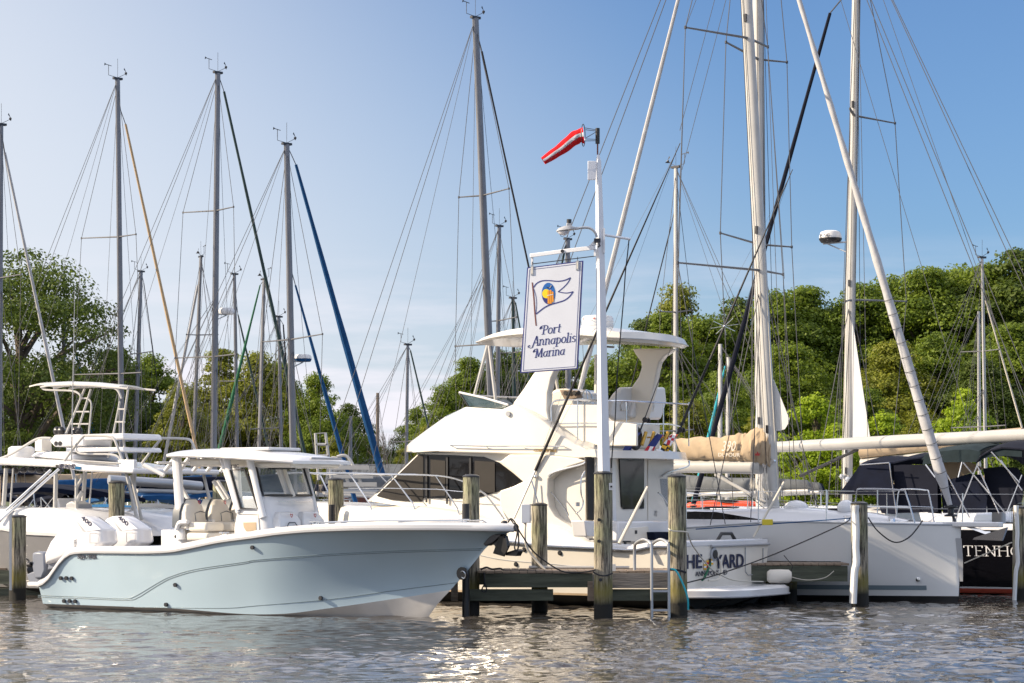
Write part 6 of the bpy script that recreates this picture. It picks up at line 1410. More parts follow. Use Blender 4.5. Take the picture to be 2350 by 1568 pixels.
MB().box((Lw+.25, 0, w_sh(Lw)+.03), (1.15, .26, .10)).build('bowsprit', 'gel_white', wroot, bv=.02)
m = MB(); z = w_sh(Lw)-.12
m.loft([[(Lw+x, v, z+zz) for x, v, zz in ((.12, -.04, .10), (.55, -.03, -.05), (.62, 0, -.05), (.55, .03, -.05), (.12, .04, .10))], [(Lw+x, v, z+zz) for x, v, zz in ((.12, -.03, .15), (.50, -.02, .02), (.60, 0, .02), (.50, .02, .02), (.12, .03, .15))]])
m.loft([[(Lw+.35, -.18, z-.10), (Lw+.95, -.05, z+.10), (Lw+.95, .05, z+.10), (Lw+.35, .18, z-.10)], [(Lw+.30, -.16, z-.14), (Lw+.85, -.03, z-.16), (Lw+.85, .03, z-.16), (Lw+.30, .16, z-.14)]])
m.build('anchor', 'steel', wroot)
for u, v in ((10.6, -.35), (9.9, -.9)): MB().lathe([(0, 0), (.07, 0), (.06, .06), (.085, .1), (0, .11)], (u, v, w_sh(u)+.05), 12).build('winch', 'steel', wroot)
# forestay with its rolled white sail
fa = WF.at((1795, -130), 0); fbp = WF.at((2180, 1160), 0)
n_ = 40; A_ = [fa+(fbp-fa)*i/n_ for i in range(n_+1)]
MB().tube(A_, [.042+.075*(i/n_)**1.3+(.006*math.sin(i*1.7)) for i in range(n_-1)]+[.07, .05], 12).build('furled_headsail', 'furl_white', wroot)
m = MB()
for i0 in range(26, 40):
    c = A_[i0]; m.tube([c+V(.12*math.cos(t), .12*math.sin(t), .05*math.sin(t)+.12*(t/6.28)) for t in np.linspace(0, 6.28, 12)], .006, 4)
m.build('sheet_wrap', 'wire', wroot)
MB().lathe([(0, 0), (.13, 0), (.13, .03), (.06, .06), (.06, .16), (.13, .18), (.13, .21), (0, .21)], fbp+V(.02, 0, -.22), 14).build('furler_drum', 'metal_dark', wroot)
MB().tube([fa, wT], .008, 5).tube([fbp, V(Lw-.1, 0, w_sh(Lw))], .03, 6).build('forestay', 'wire', wroot)
# boom, kicker and tan cover
m = MB(); b0 = WF.at(cJ(1470, 770), 0); b1 = WF.at(cJ(60, 760), 0); b1b = b1+(b1-b0)*.12
MB().tube([b0, b1b], [.12, .10], 14, squash=1.25).build('boom', 'alu_white', wroot)
top_ = [cJ(190, 350), cJ(560, 315), cJ(850, 320), cJ(1130, 265), cJ(1250, 262), cJ(1370, 180), cJ(1500, 190), cJ(1580, 215), cJ(1640, 390)]
bot_ = [cJ(440, 660), cJ(620, 668), cJ(850, 680), cJ(1100, 690), cJ(1250, 700), cJ(1380, 712), cJ(1480, 745), cJ(1560, 775), cJ(1640, 790)]
rings = []
for i, (a_, b_) in enumerate(zip([V(*x) for x in [(*q, 0) for q in top_]], [V(*x) for x in [(*q, 0) for q in bot_]])): pass
tp_ = smooth([V(*q, 0) for q in top_], 4); bt_ = smooth([V(*q, 0) for q in bot_], 4)
for i, (a_, b_) in enumerate(zip(tp_, bt_)):
    A1 = WF.at(a_[:2], 0); B1 = WF.at(b_[:2], 0); B1[0] = B1[0]*.75+A1[0]*.25; rg = []
    for j in range(20):
        t = 2*math.pi*j/20; s = .5+.5*math.cos(t); wv = .17*abs(math.sin(t))**.7*(1.15-.55*s)*(1+.13*math.sin(i*1.9+s*4)+.06*math.sin(i*4.1-s*9))
        rg.append(B1+(A1-B1)*s+V(0, wv*(1 if math.sin(t) > 0 else -1)+.02*math.sin(i*2.6+s*5), .018*math.sin(i*2.2)*(s > .8)))
    rings.append(rg)
MB().loft(rings).build('sail_cover', 'canvas_tan', wroot, ang=70)
cv = lambda x, y: WF.at(cJ(x, y), -.215)
a_ = cv(870, 530); b_ = cv(1085, 520); txt('390', .30, 'vinyl_cream', wroot, a_, (1, 0, 0), (0, 0, 1), fit=(b_-a_)[0], shear=.3)
a_ = cv(820, 612); b_ = cv(1145, 625); txt('DUFOUR', .11, 'vinyl_cream', wroot, a_, (1, 0, -.02), (0, 0, 1), fit=(b_-a_)[0])
q = [cv(x, y) for x, y in ((1378, 600), (1370, 560), (1392, 575), (1410, 535), (1428, 572), (1450, 560), (1440, 600))]; MB().prism(q, (0, -.006, 0)).build('crown_mark', 'letter_red', wroot)
MB().tube([WF.at(cJ(770, 880), 0), WF.at(cJ(1530, 1310), 0)], .035, 8).build('boom_vang', 'alu_white', wroot)
m = MB(); m.tube([WF.at(cJ(900, 900), 0), WF.at(cJ(1520, 1400), 0)], .008, 5); m.build('vang_line', 'rope_dark', wroot)
# coiled halyards at the mast foot
m = MB(); rs = random.Random(4)
for k in range(22):
    x = rs.uniform(1330, 1440) if k % 2 else rs.uniform(1520, 1600); y0 = rs.uniform(860, 960); y1 = rs.uniform(1150, 1330) if k % 2 else rs.uniform(1100, 1250)
    a_ = WF.at(cJ(x, y0), -.2); b_ = WF.at(cJ(x+rs.uniform(-25, 25), y1), -.25); m.tube(smooth([a_, (a_+b_)/2+V(rs.uniform(-.06, .06), -.05, 0), b_], 3), .009, 4)
m.build('coiled_halyards', 'rope_white', wroot)
# small triangular sail bundle right of the mast
q = [WF.at(cJ(x, y), .05) for x, y in ((1650, -550), (1650, 215), (1730, 228), (1820, 200), (1870, 120), (1890, 40), (1870, 0))]
MB().prism(q, (0, .015, 0)).build('storm_staysail', 'sail', wroot)
# wires that cross the sky from the masthead
m = MB()
for a_, b_ in (((1573, 63), (1549, 900)), ((1573, 63), (1640, -110)), ((1797, 630), (1817, 1170)), ((1762, 108), (1800, 640)), ((1555, 603), (1560, 1170)), ((1666, 0), (1565, 390)), ((1640, 0), (1560, 300))): m.tube([WF.at(a_, 0), WF.at(b_, 0)], .006, 4)
m.build('shrouds', 'wire', wroot)

# ---------------- black hulled sailboat, bow left, white furling boom
Lb = 13.6; ax = (4+9.2*.545, 42.95+9.2*.839)
BB = Fr(ax[0]+3.9*.839, ax[1]-3.9*.545, 147)
b_hb = pchip([(0, 1.75), (3.5, 2.05), (7, 2.0), (10, 1.5), (12.3, .7), (13.55, .04), (13.6, .02)])
b_sh = pchip([(0, 1.36), (5, 1.36), (13.6, 1.7)])
BH = Hull(0, Lb, b_sh, b_hb, pchip([(0, .01), (13, .02), (13.6, .03)]), pchip([(0, 1.3), (4, 1.8), (8, 1.5), (11.5, .7), (13.3, .05)]), pchip([(0, .0), (4, -.5), (12, -.3), (13, .0), (13.5, .9), (13.6, 1.5)]), pchip([(0, .45), (9, .6), (13.6, 1)]), n=60)
broot, bfr, _, bP, bT = sailboat('black hulled sailboat with navy dodger, white name lettering and long white boom at the right', 147, 52.8, (1748, 1180), (1735, -640), [((1666, 97), (1806, 143)), ((1653, 535), (1817, 567))], [((1600, -175), (1262, 1130), 'furl_white', .04, .065)], Lh=Lb, hullobj=BH, mast='alu_white', mr=.105, frac=(3.9*2-.05)/Lb, boom=False, group='sailboats moored in the near slips', deckhouse=False, detail=False, back=True, mesh_r=.010)
BF = bfr
m = BH.side(MB(), lo=lambda u: .165); m.build('hull', 'black_gel', broot, ang=60)
m = MB()
BH.side(m, lo=lambda u: .03, hi=lambda u: .13); m.build('boot_top', 'red_boot', broot); m = MB(); BH.side(m, lo=lambda u: .13, hi=lambda u: .165); m.build('boot_stripe', 'hull_white', broot)
m = MB(); BH.transom(m); m.build('transom', 'black_gel', broot)
BH.bottom(MB()).build('hull_bottom', 'bottom_black', broot)
BH.cap(MB(), inner=.3, top=.14, out=.02).build('toe_rail', 'gel_white', broot); BH.deck(MB(), crown=.06).build('deck', 'gel_white', broot)
# name on the port side aft
nf = lambda q: BF.atb(q, BH.b, 1)
a_ = nf(c5(1285, 1035)); b_ = nf(c5(1665, 1042)); wd = abs(a_[0]-b_[0]); y_ = max(a_[1], b_[1])+.03
m = MB(); hcap = nf(c5(1400, 955))[2]-nf(c5(1400, 1035))[2]
def nmap(x, y, z): return (a_[0]-x, BH.b(a_[0]-x, a_[2]+y)+.008+z, a_[2]+y)
script(m, 'TENHO', 0, 0, hcap/.7, lambda x, y, z: nmap(x, y, z), shear=.0, nib=(.075, .028), ang=10, width=wd*1.24, th=.005); m.build('lettering', 'letter_white', broot)
# coachroof
rings = []
for u, b_2, h in ((11.2, .3, .05), (10.2, .7, .22), (8, 1.12, .36), (BF.at(c5(560, 600), 1.2)[0], 1.18, .46), (BF.at(c5(630, 600), 1.2)[0], 1.18, .44)):
    z = b_sh(u)+.06; rings.append([(u, v*b_2, z+h*(1-abs(v)**5) if abs(v) < 1 else z-.02) for v in np.linspace(-1, 1, 11)])
m = MB(); m.grid(rings); m.add(rings[-1], [tuple(range(11))]); m.build('coachroof', 'gel_white', broot, ang=50)
for u in (8.0, 9.0): MB().loft([[(u+x, s*(1.13-.1*(u-8)), b_sh(u)+z_) for x, z_ in ((-.45, .22), (.45, .22), (.4, .34), (-.45, .36))] for s in (1.0, 1.015)]).build('cabin_window', 'glass_dark', broot)
# dodger and bimini traced in the boat frame
d_at = lambda x, y, v=1.3: BF.at(c5(x, y), v)
def shell(q, v, name, m_, drop, th=-.03):
    P_ = []
    for x, y in q:
        p = BF.at(c5(x, y), v); P_.append([(p[0], v*s, p[2]+drop*(1-abs(s)**2.5)) for s in np.linspace(-1, 1, 13)])
    MB().grid(P_, thick=(0, 0, th)).build(name, m_, broot, ang=70)
shell([(305, 545), (395, 440), (470, 318), (560, 295), (740, 300), (860, 270), (965, 258)], 1.15, 'dodger_top', 'canvas_navy', .14)
MB().prism([d_at(*q) for q in ((305, 548), (470, 325), (700, 318), (745, 540), (750, 710), (640, 700), (590, 560))], (0, -.02, 0)).build('dodger_side', 'canvas_navy', broot)
MB().prism([d_at(*q)*V(1, -1, 1) for q in ((305, 548), (470, 325), (700, 318), (745, 540), (750, 710), (640, 700), (590, 560))], (0, .02, 0)).build('dodger_side', 'canvas_navy', broot)
MB().prism([d_at(*q, 1.1) for q in ((735, 320), (960, 320), (1075, 330), (1080, 690), (750, 700))], (0, -.02, 0)).build('dodger_curtain', 'furl_dark', broot)
MB().prism([d_at(*q, -1.1) for q in ((735, 320), (960, 320), (1075, 330), (1080, 690), (750, 700))], (0, .02, 0)).build('dodger_curtain', 'furl_dark', broot)
shell([(955, 275), (985, 240), (1060, 222), (1200, 205), (1330, 200), (1400, 215)], 1.35, 'bimini_front', 'canvas_green', .16)
shell([(1380, 300), (1420, 245), (1490, 205), (1580, 182), (1720, 190), (1830, 210)], 1.4, 'bimini_aft', 'furl_dark', .18)
MB().prism([d_at(*q, 1.36) for q in ((960, 320), (975, 240), (1210, 208), (1420, 215), (1395, 300), (1170, 300))], (0, -.02, 0)).prism([d_at(*q, 1.36) for q in ((1385, 308), (1430, 245), (1500, 200), (1740, 190), (1740, 260), (1600, 250), (1450, 265))], (0, -.02, 0)).build('bimini_valance', 'canvas_green', broot)
for a1, b1_ in (((470, 322), (700, 305)), ((700, 305), (755, 700)), ((985, 320), (1060, 420)), ((1270, 300), (1240, 420)), ((1280, 305), (1610, 700)), ((1395, 310), (1225, 730)), ((1080, 260), (1330, 735)), ((1390, 330), (1560, 700)), ((1575, 285), (1740, 520)), ((1740, 400), (1620, 700)), ((1500, 220), (1720, 460))):
    MB().tube([d_at(*a1, 1.4), d_at(*b1_, 1.5)], .015, 6).build('canopy_tube', 'steel', broot)
MB().prism([d_at(*q, .9) for q in ((1105, 480), (1160, 440), (1330, 390), (1430, 400), (1470, 560), (1455, 695), (1120, 700))], (0, -.03, 0)).build('cockpit_curtain', 'canvas_navy', broot)
MB().prism([d_at(*q, .7) for q in ((1440, 350), (1560, 335), (1700, 345), (1760, 420), (1740, 600), (1600, 690), (1470, 695))], (0, -.03, 0)).build('cockpit_curtain', 'furl_dark', broot)
MB().prism([d_at(*q, .5) for q in ((1085, 300), (1330, 300), (1450, 350), (1330, 385), (1150, 450), (1100, 470))], (0, -.03, 0)).build('sun_awning', 'canvas_tan', broot)
MB().box((2.0, 0, b_sh(2)+.35), (.25, .25, .6)).build('helm_pedestal', 'plastic_grey', broot, bv=.04)
MB().box((4.45, 0, b_sh(4)+.4), (.08, 1.0, .7)).build('companionway', 'plastic_grey', broot)
m = MB()
for sg in (-1, 1):
    st = [(u, sg*(b_hb(u)-.1)) for u in np.linspace(.4, 12.2, 8)]
    for u, v in st: m.tube([(u, v, b_sh(u)+.1), (u, v, b_sh(u)+.78)], .014, 5)
    for h in (.76, .45): m.tube([(u, v, b_sh(u)+h) for u, v in st]+[(13.4, sg*.15, b_sh(13)+h+.05)], .005, 4)
    m.tube([(12.2, sg*(b_hb(12.2)-.1), b_sh(12)+.78), (13.5, sg*.12, b_sh(13)+.85), (13.3, sg*.1, b_sh(13)+.1)], .015, 5)
m.build('lifelines', 'steel', broot)
# boom
A1 = BF.at(cJ(1690, 470), 0); B1 = BF.at((2350, 1000), 0); B1 = B1+(B1-A1)*.06
MB().tube([A1, (A1+B1)/2, B1], [.125, .15, .15], 12, squash=1.0).build('boom', 'alu_white', broot)
MB().tube([BF.at(c5(455, 200), 0), BF.at(c5(0, 410), 0)+V(.0, 0, 0)], .035, 6).build('boom_vang', 'metal_dark', broot)

# ---------------- third near sailboat behind: radar mast
croot, cfr, CHu, cP, cT = sailboat('sailboat with round white radar on its mast, navy rolled headsail and grey tan boom cover', 147, 56.6, (1943, 1180), (1968, -170), [((1951, 250), (2054, 283)), ((1940, 692), (2080, 692))], [((1905, 30), (1596, 1140), 'furl_dark', .04, .066)], Lh=12.5, B=3.9, fb_=1.4, frac=.60, mast='alu_white', mr=.092, boom=False, detail=True, group='sailboats moored in the near slips', mesh_r=.011)
q = [cfr.at(x, .05) for x in ((1955, 722), (1957, 1030), (1997, 1003))]; MB().prism(q, (0, .02, 0)).build('mainsail_clew', 'sail', croot)
m = MB(); m.add([cfr.at(x, .0)+V(0, .03, 0) for x in (cG_ for cG_ in ((1963, 1000), (1976, 990), (1976, 1003), (1965, 1004)))], [(0, 1, 2, 3)]); m.build('sail_mark', 'plastic_grey', croot)
c = cfr.at((1912, 550), 0); z = c[2]; pc = cP(z); cc = pc+V(.58, 0, 0)
MB().lathe([(0, -.05), (.24, -.05), (.28, .02), (.28, .08), (.24, .19), (.15, .225), (0, .23)], cc, 24).build('radar_dome', 'plastic_white', croot)
MB().lathe([(0, -.07), (.235, -.07), (.285, .0), (.285, .035), (0, .035)], cc, 24).build('dome_band', 'metal_dark', croot)
MB().tube([pc+V(0, 0, -.08), cc+V(.2, 0, -.09)], .02, 6).tube([pc+V(0, 0, -.4), cc+V(.1, 0, -.09)], .015, 6).build('radar_bracket', 'alu', croot)
pp_ = cc+V(.17, .235, .045); txt('B&G', .11, 'letter_dark', croot, pp_, (-1, .25, 0), (0, 0, 1), fit=.30, bold=.003)
a_ = cfr.at(c5(480, 290), 0); b_ = cfr.at(c5(1750, 150), 0)
MB().tube([a_+V(0, 0, -.05), b_+V(-.6, 0, -.02)], .10, 10).build('boom', 'alu_white', croot)
rings = []
for t in np.linspace(0, 1, 17):
    c = a_+(b_-a_)*t; h = .42-.1*t; rings.append([(c[0]+.02*math.sin(t*40), .18*math.cos(s)*(1+.08*math.sin(t*31)), c[2]+.05+h*(.5+.5*math.sin(s))) for s in np.linspace(0, 6.283, 13)[:-1]])
MB().loft(rings).build('sail_cover', 'canvas_tan', croot, ang=70)
# ---------------- smaller things behind the tan cover
k = thing('kayak', 'bright orange kayak lying on deck behind the white sailboat', 'kayak', tuple(wp(cJ(960, 1390), 60)), R(-12))
MB().loft([[(x, w_*math.cos(t), h*math.sin(t)+.05*abs(x)) for t in np.linspace(0, 6.283, 13)[:-1]] for x, w_, h in ((-1.15, .02, .03), (-1.0, .14, .1), (-.55, .28, .17), (0, .32, .2), (.55, .28, .17), (.95, .14, .1), (1.05, .02, .03))]).build('hull', 'orange_plastic', k, ang=60)
MB().lathe([(.26, 0), (.30, 0), (.30, .05), (.26, .05), (.26, 0)], (0, 0, .17), 16).build('cockpit_rim', 'plastic_black', k)
# ================================================================ sportfishing boat with a tower at the left edge, bow left
S0 = wp((372, 1390), 46.6)
SF = Fr(S0[0], 47.6, 147)
sf = SF.root('sportfishing_boat', 'white sportfishing boat with a tall pipe tower and grey lower hull at the left edge', 'boat')
s_hb = pchip([(0, 1.75), (3, 1.95), (7, 1.9), (9.5, 1.3), (11.5, .2), (11.8, .03)])
s_sh = pchip(trace(SF, [c1(440, 850), c1(220, 840), c1(0, 800)], s_hb, 1)+[(0, .98), (11.8, 1.75)])
SH = Hull(0, 11.8, s_sh, s_hb, pchip([(0, .15), (8, .2), (11, .7)]), pchip([(0, 1.6), (6, 1.5), (9, .7), (11, .05)]), pchip([(0, -.4), (9, -.3), (11, .6), (11.8, 1.7)]), pchip([(0, .9), (6, 1), (11.8, 1.6)]), n=50)
m = SH.side(MB()); SH.transom(m); m.build('hull', 'gel_grey', sf, ang=60); SH.bottom(MB()).build('hull_bottom', 'bottom_black', sf)
gw = pchip([(p[0], p[2]) for p in [SF.at(q, 1.9) for q in (c1(640, 690), c1(560, 655), c1(380, 628), c1(200, 620), c1(0, 632))]]+[(0, 1.25), (12, 2.0)])
P = [[(u, v*max(s_hb(u)-ins, .01), s_sh(u)+(gw(u)-s_sh(u))*h) for v, ins, h in ((-1, -.03, 0), (-1, -.04, .12), (-1, .02, .2), (-1, .08, .85), (-1, .2, 1), (0, .2, 1.02), (1, .2, 1), (1, .08, .85), (1, .02, .2), (1, -.04, .12), (1, -.03, 0))] for u in SH.us()]
MB().grid(P).build('topsides', 'gel_white', sf, ang=50)
at = lambda x, y, v=1.2: SF.at(cI(x, y), v)
# roof slab
def slabv(q, v0, v1, nm, m_, bv=.03): MB().prism([SF.at(x, v0) for x in q], (0, v1-v0, 0)).build(nm, m_, sf, bv=bv, seg=3)
slabv([cI(-300, 905), cI(0, 885), cI(110, 876), cI(600, 915), cI(830, 950), cI(1310, 985), cI(1310, 1038), cI(800, 1015), cI(560, 975), cI(0, 950), cI(-300, 950)], 1.35, -1.35, 'roof', 'gel_white', .04)
slabv([cI(280, 870), cI(350, 822), cI(640, 820), cI(720, 860), cI(720, 910)], .7, -.7, 'roof_hump', 'gel_white', .05)
slabv([cI(1150, 900), cI(1315, 900), cI(1315, 1030), cI(1180, 1020)], 1.30, 1.2, 'roof_wing', 'gel_white', .02)
a = SF.at(cI(583, 985), 1.365); b = SF.at(cI(735, 990), 1.365); txt('MD 5913 BZ', .14, 'letter_navy', sf, a, b-a, (0, 0, 1), fit=np.linalg.norm(b-a), bold=.004)
MB().prism([SF.at(cI(x, y), 1.36) for x, y in ((740, 965), (792, 968), (792, 998), (740, 994))], (0, .008, 0)).build('registration_sticker', 'canvas_sky', sf)
MB().prism([SF.at(cI(x, y), 1.36) for x, y in ((548, 950), (575, 952), (575, 982), (548, 980))], (0, .008, 0)).build('dark_patch', 'plastic_black', sf)
p = at(210, 860, .3); MB().lathe([(0, 0), (.27, 0), (.29, .04), (.29, .12), (.28, .13), (.29, .15), (.28, .22), (.22, .26), (0, .27)], (p[0], p[1], p[2]-.06), 24).build('radar_dome', 'plastic_white', sf)
def tb(pts, r, nm='tower_pipe', m_='alu_white', v=1.1, k=1, par=None):
    for sg in ((1, -1) if v > 1.15 else (1,)):
        P_ = [at(x, y, v)*V(1, sg, 1) for x, y in pts]; MB().tube(smooth(P_, 4) if len(P_) > 2 else P_, r, 8).build(nm, m_, sf)
# tower: top canvas, hoops, ladders
Pq = []; uc_ = at(850, 150, .0)[0]
for x, y in ((330, 165), (420, 145), (700, 133), (1000, 140), (1250, 158), (1375, 168)):
    p = at(x, y, .0); p[0] = uc_+(p[0]-uc_)*.82; Pq.append([(p[0], s*.42, p[2]-.05*abs(s)**2) for s in np.linspace(-1, 1, 9)])
MB().grid(Pq, thick=(0, 0, -.03)).build('tower_canopy', 'gel_cream', sf)
m = MB(); fr_l = [at(x, y, .43)+V(0, 0, -.06) for x, y in ((330, 165), (420, 150), (700, 140), (1000, 147), (1250, 163), (1375, 172))]
fr_l = [p*V(.82, 1, 1)+V(uc_*.18, 0, 0) for p in fr_l]; m.tube(fr_l, .022, 6); m.tube([p*V(1, -1, 1) for p in fr_l], .022, 6); m.build('canopy_hoop', 'alu_white', sf)
tb([(410, 185), (450, 215), (700, 225), (780, 260), (790, 300)], .022, v=.4); tb([(1000, 195), (1120, 200), (1165, 240), (1190, 300)], .022, v=.4)
tb([(830, 205), (650, 640)], .025, v=.35); tb([(890, 210), (770, 590)], .025, v=.35); tb([(860, 300), (895, 350), (885, 500), (870, 650)], .02, v=.35)
tb([(1260, 180), (1205, 660), (1280, 1000)], .025, v=.4); tb([(1175, 330), (1110, 650), (1060, 880)], .022, v=.35)
for y, x0, x1, vv in ((298, 800, 860, .35), (430, 745, 875, .35), (550, 700, 870, .35), (405, 1160, 1235, .4), (530, 1130, 1225, .4)):
    MB().tube([at(x0, y, vv), at(x1, y, vv)], .018, 6).build('ladder_rung', 'alu_white', sf)
slabv([cI(480, 715), cI(530, 655), cI(780, 650), cI(820, 690), cI(820, 765), cI(530, 775)], .45, -.45, 'tower_console', 'gel_white', .04)
MB().box(at(425, 760, .3), (.22, .3, .26)).build('spotlight', 'gel_cream', sf, bv=.02)
for x in (550, 590): p = at(x, 742, .455); MB().lathe([(0, 0), (.05, 0), (.05, .012), (0, .012)], p, 12, 'Y').build('gauge', 'metal_dark', sf)
m = MB()
for x in (560, 600, 680, 740, 770): p = at(x, 620, .2); m.ball(p, (.10, .08, .10), 8, 6)
m.build('control_levers', 'metal_dark', sf)
tb([(0, 890), (100, 850), (220, 780), (370, 695), (500, 690)], .028, v=.9)
tb([(610, 940), (800, 690), (870, 665), (1060, 670), (1120, 700), (1160, 800), (1230, 980)], .028, v=1.2)
for y0, y1, nm in ((640, 700, 'tower_backrest'), (775, 820, 'tower_seat')):
    slabv([cI(820 if y0 < 700 else 640, y0+10), cI(1200, y0), cI(1220, y1), cI(820 if y0 < 700 else 640, y1+10)], .6, -.6, nm, 'gel_white', .04)
tb([(750, 780), (790, 840), (1100, 850), (1180, 900), (1225, 990)], .022, v=1.0)
tb([(700, 910), (1140, 945)], .016, v=1.28); tb([(720, 905), (1180, 935)], .016, v=1.3)
MB().tube([at(733, 0, 1.28)+V(0, 0, 1.6), at(700, 905, 1.28)], [.006, .016], 5).build('antenna', 'alu_white', sf)
# roof legs and long outrigger tubes
tb([(60, 985), (35, 1350)], .05, v=1.2); tb([(130, 985), (100, 1370)], .02, v=1.2); tb([(548, 1030), (540, 1400)], .05, v=1.2); tb([(750, 1060), (750, 1440)], .04, v=1.0)
tb([(1240, 1040), (1340, 1470)], .035, v=1.2); tb([(1285, 1050), (1390, 1490)], .035, v=1.0)
tb([(800, 1040), (800, 1090), (750, 1170)], .035, v=1.1); tb([(810, 1215), (750, 1300)], .045, v=1.1)
m = MB()
for a_, b_ in (((580, 990), (-20, 1520)), ((500, 1000), (60, 1400))): m.tube([at(*a_, 1.45), at(*b_, 2.0)], .03, 8)
m.build('outrigger_pole', 'steel', sf)
m = MB(); 
for i, y in enumerate((1010, 1000, 995, 1005, 1002)): m.ball(at(150+i*80 if i else 150, y, 1.1), (.09, .09, .07), 8, 6)
m.build('underroof_light', 'metal_dark', sf)
# enclosure and helm furniture below the roof
slabv([cI(-200, 1000), cI(0, 1060), cI(0, 1350), cI(-200, 1350)], 1.1, 1.08, 'enclosure_panel', 'canvas_tan', .0)
slabv([cI(560, 1270), cI(590, 1370), cI(700, 1370), cI(700, 1440), cI(540, 1440)], .5, -.1, 'helm_chair', 'gel_white', .03)
slabv([cI(640, 1330), cI(700, 1300), cI(780, 1340), cI(780, 1430), cI(640, 1420)], .9, .5, 'cooler', 'plastic_grey', .04)

# ---------------- small moored motorboats behind, with canvas covers
def runabout(label, q, Y, Lr, deg, canvas, z=1.55, hullc='gel_white'):
    P_ = wp(q, Y); fr = Fr(P_[0]-Lr/2*math.cos(R(deg)), Y-Lr/2*math.sin(R(deg)), deg); r_ = fr.root('motorboat', label, 'boat', 'small covered motorboats behind the front row')
    H = sail_hull_mesh('', Lr, Lr*.34, .85, hullc); m = H.side(MB(), k=5); H.transom(m); m.build('hull', hullc, r_, ang=60); H.bottom(MB()).build('hull_bottom', 'bottom_black', r_); H.deck(MB(), crown=.08).build('deck', 'gel_white', r_)
    MB().loft([[(Lr*.48+x*k_, v*k_, zz) for x, v in ((-.5, -.8), (.9, -.55), (.9, .55), (-.5, .8))] for zz, k_ in ((.8, 1), (1.25, .8))]).build('windscreen', 'glass_dark', r_)
    z = P_[2]
    MB().grid([[(u, v*Lr*.15, z-.13*abs(v)**2-.13*((u-Lr*.28)/(Lr*.16))**2) for v in np.linspace(-1, 1, 9)] for u in np.linspace(Lr*.10, Lr*.46, 9)], thick=(0, 0, -.12)).build('canvas_top', canvas, r_)
    for sg in (-1, 1):
        m = MB()
        for u0, u1 in ((.11, .3), (.28, .3), (.45, .3)): m.tube([(Lr*u0, sg*Lr*.14, z-.2), (Lr*u1, sg*Lr*.15, .75)], .018, 5)
        m.build('canopy_frame', 'steel', r_)
    MB().box((-.15, 0, .75), (.35, .4, .6)).build('outboard', 'plastic_black', r_, bv=.06)
    MB().box((Lr*.2, 0, .85), (.5, 1.2, .4)).build('stern_seat', 'vinyl_cream', r_, bv=.04)
    for i in range(3): MB().tube([(Lr*.12, -.5+.5*i, 1.2), (Lr*.02, -.5+.5*i, 1.8)], .03, 6).build('rod_holder', 'alu_white', r_)
runabout('motorboat with a navy canopy directly under the sportfishing boat roof at the far left', (50, 1122), 58, 7.5, 30, 'canvas_navy')
runabout('motorboat with a long navy canopy between the tower legs and the left pilings', (195, 1108), 62, 8.0, 28, 'canvas_navy')
runabout('motorboat with a small navy canopy just left of the tall piling behind the outboards', (240, 1112), 66, 7, 40, 'canvas_navy')
runabout('motorboat with a navy canopy right of the tall piling behind the outboards', (318, 1122), 68, 7, 35, 'canvas_navy')
runabout('motorboat with a bright sky blue canopy left of the helm seats', (372, 1157), 60, 7, 30, 'canvas_sky', z=1.3)
runabout('motorboat with a grey canopy seen between the two helm seats', (455, 1155), 63, 6.5, 35, 'canvas_grey')
runabout('motorboat with a royal blue canopy behind the hardtop legs of the centre console', (455, 1128), 70, 8, 30, 'canvas_blue')
runabout('motorboat with a royal blue canopy seen through the centre console windscreen', (590, 1120), 72, 8, 35, 'canvas_blue')
# boom resting across behind the piling
bm_ = MB().tube([wp((250, 1101), 56), wp((420, 1112), 57), wp((460, 1116), 57.4)], .12, 12).build('spare_boom', 'alu', None); tag(bm_, 'long grey aluminium boom lying level behind the tall piling at the left', 'boom')
# white boarding ladder-like pipe frame behind hardtop and curved arch
fr1 = thing('pipe_ladder', 'white pipe boarding ladder standing upright right of the centre console hardtop', 'ladder', (0, 0, 0))
Yp = 54
m = MB(); m.tube([wp(cO(x, y), Yp) for x, y in ((420, 1480), (385, 975), (495, 970), (560, 1480))], .035, 6); m.build('side_rails', 'alu_white', fr1)
for y, x0, x1 in ((1095, 393, 518), (1220, 405, 530), (1340, 412, 545)): MB().tube([wp(cO(x0, y), Yp), wp(cO(x1, y), Yp)], .035, 6).build('rung', 'alu_white', fr1)
fr2 = thing('stern_arch', 'white curved pipe arch with steps beside the centre console windscreen', 'arch', (0, 0, 0)); Yp = 52
for pts in (((620, 1230), (700, 1215), (760, 1260), (830, 1400), (900, 1560)), ((560, 1240), (640, 1260), (700, 1400), (760, 1560))):
    MB().tube(smooth([wp(cO(x, y), Yp) for x, y in pts], 4), .04, 8).build('arch_pipe', 'alu_white', fr2)
for y in (1345, 1440, 1530): MB().box((wp(cO(755+(y-1345)*.45, y), Yp)), (.9, .12, .10)).build('step', 'alu_white', fr2)

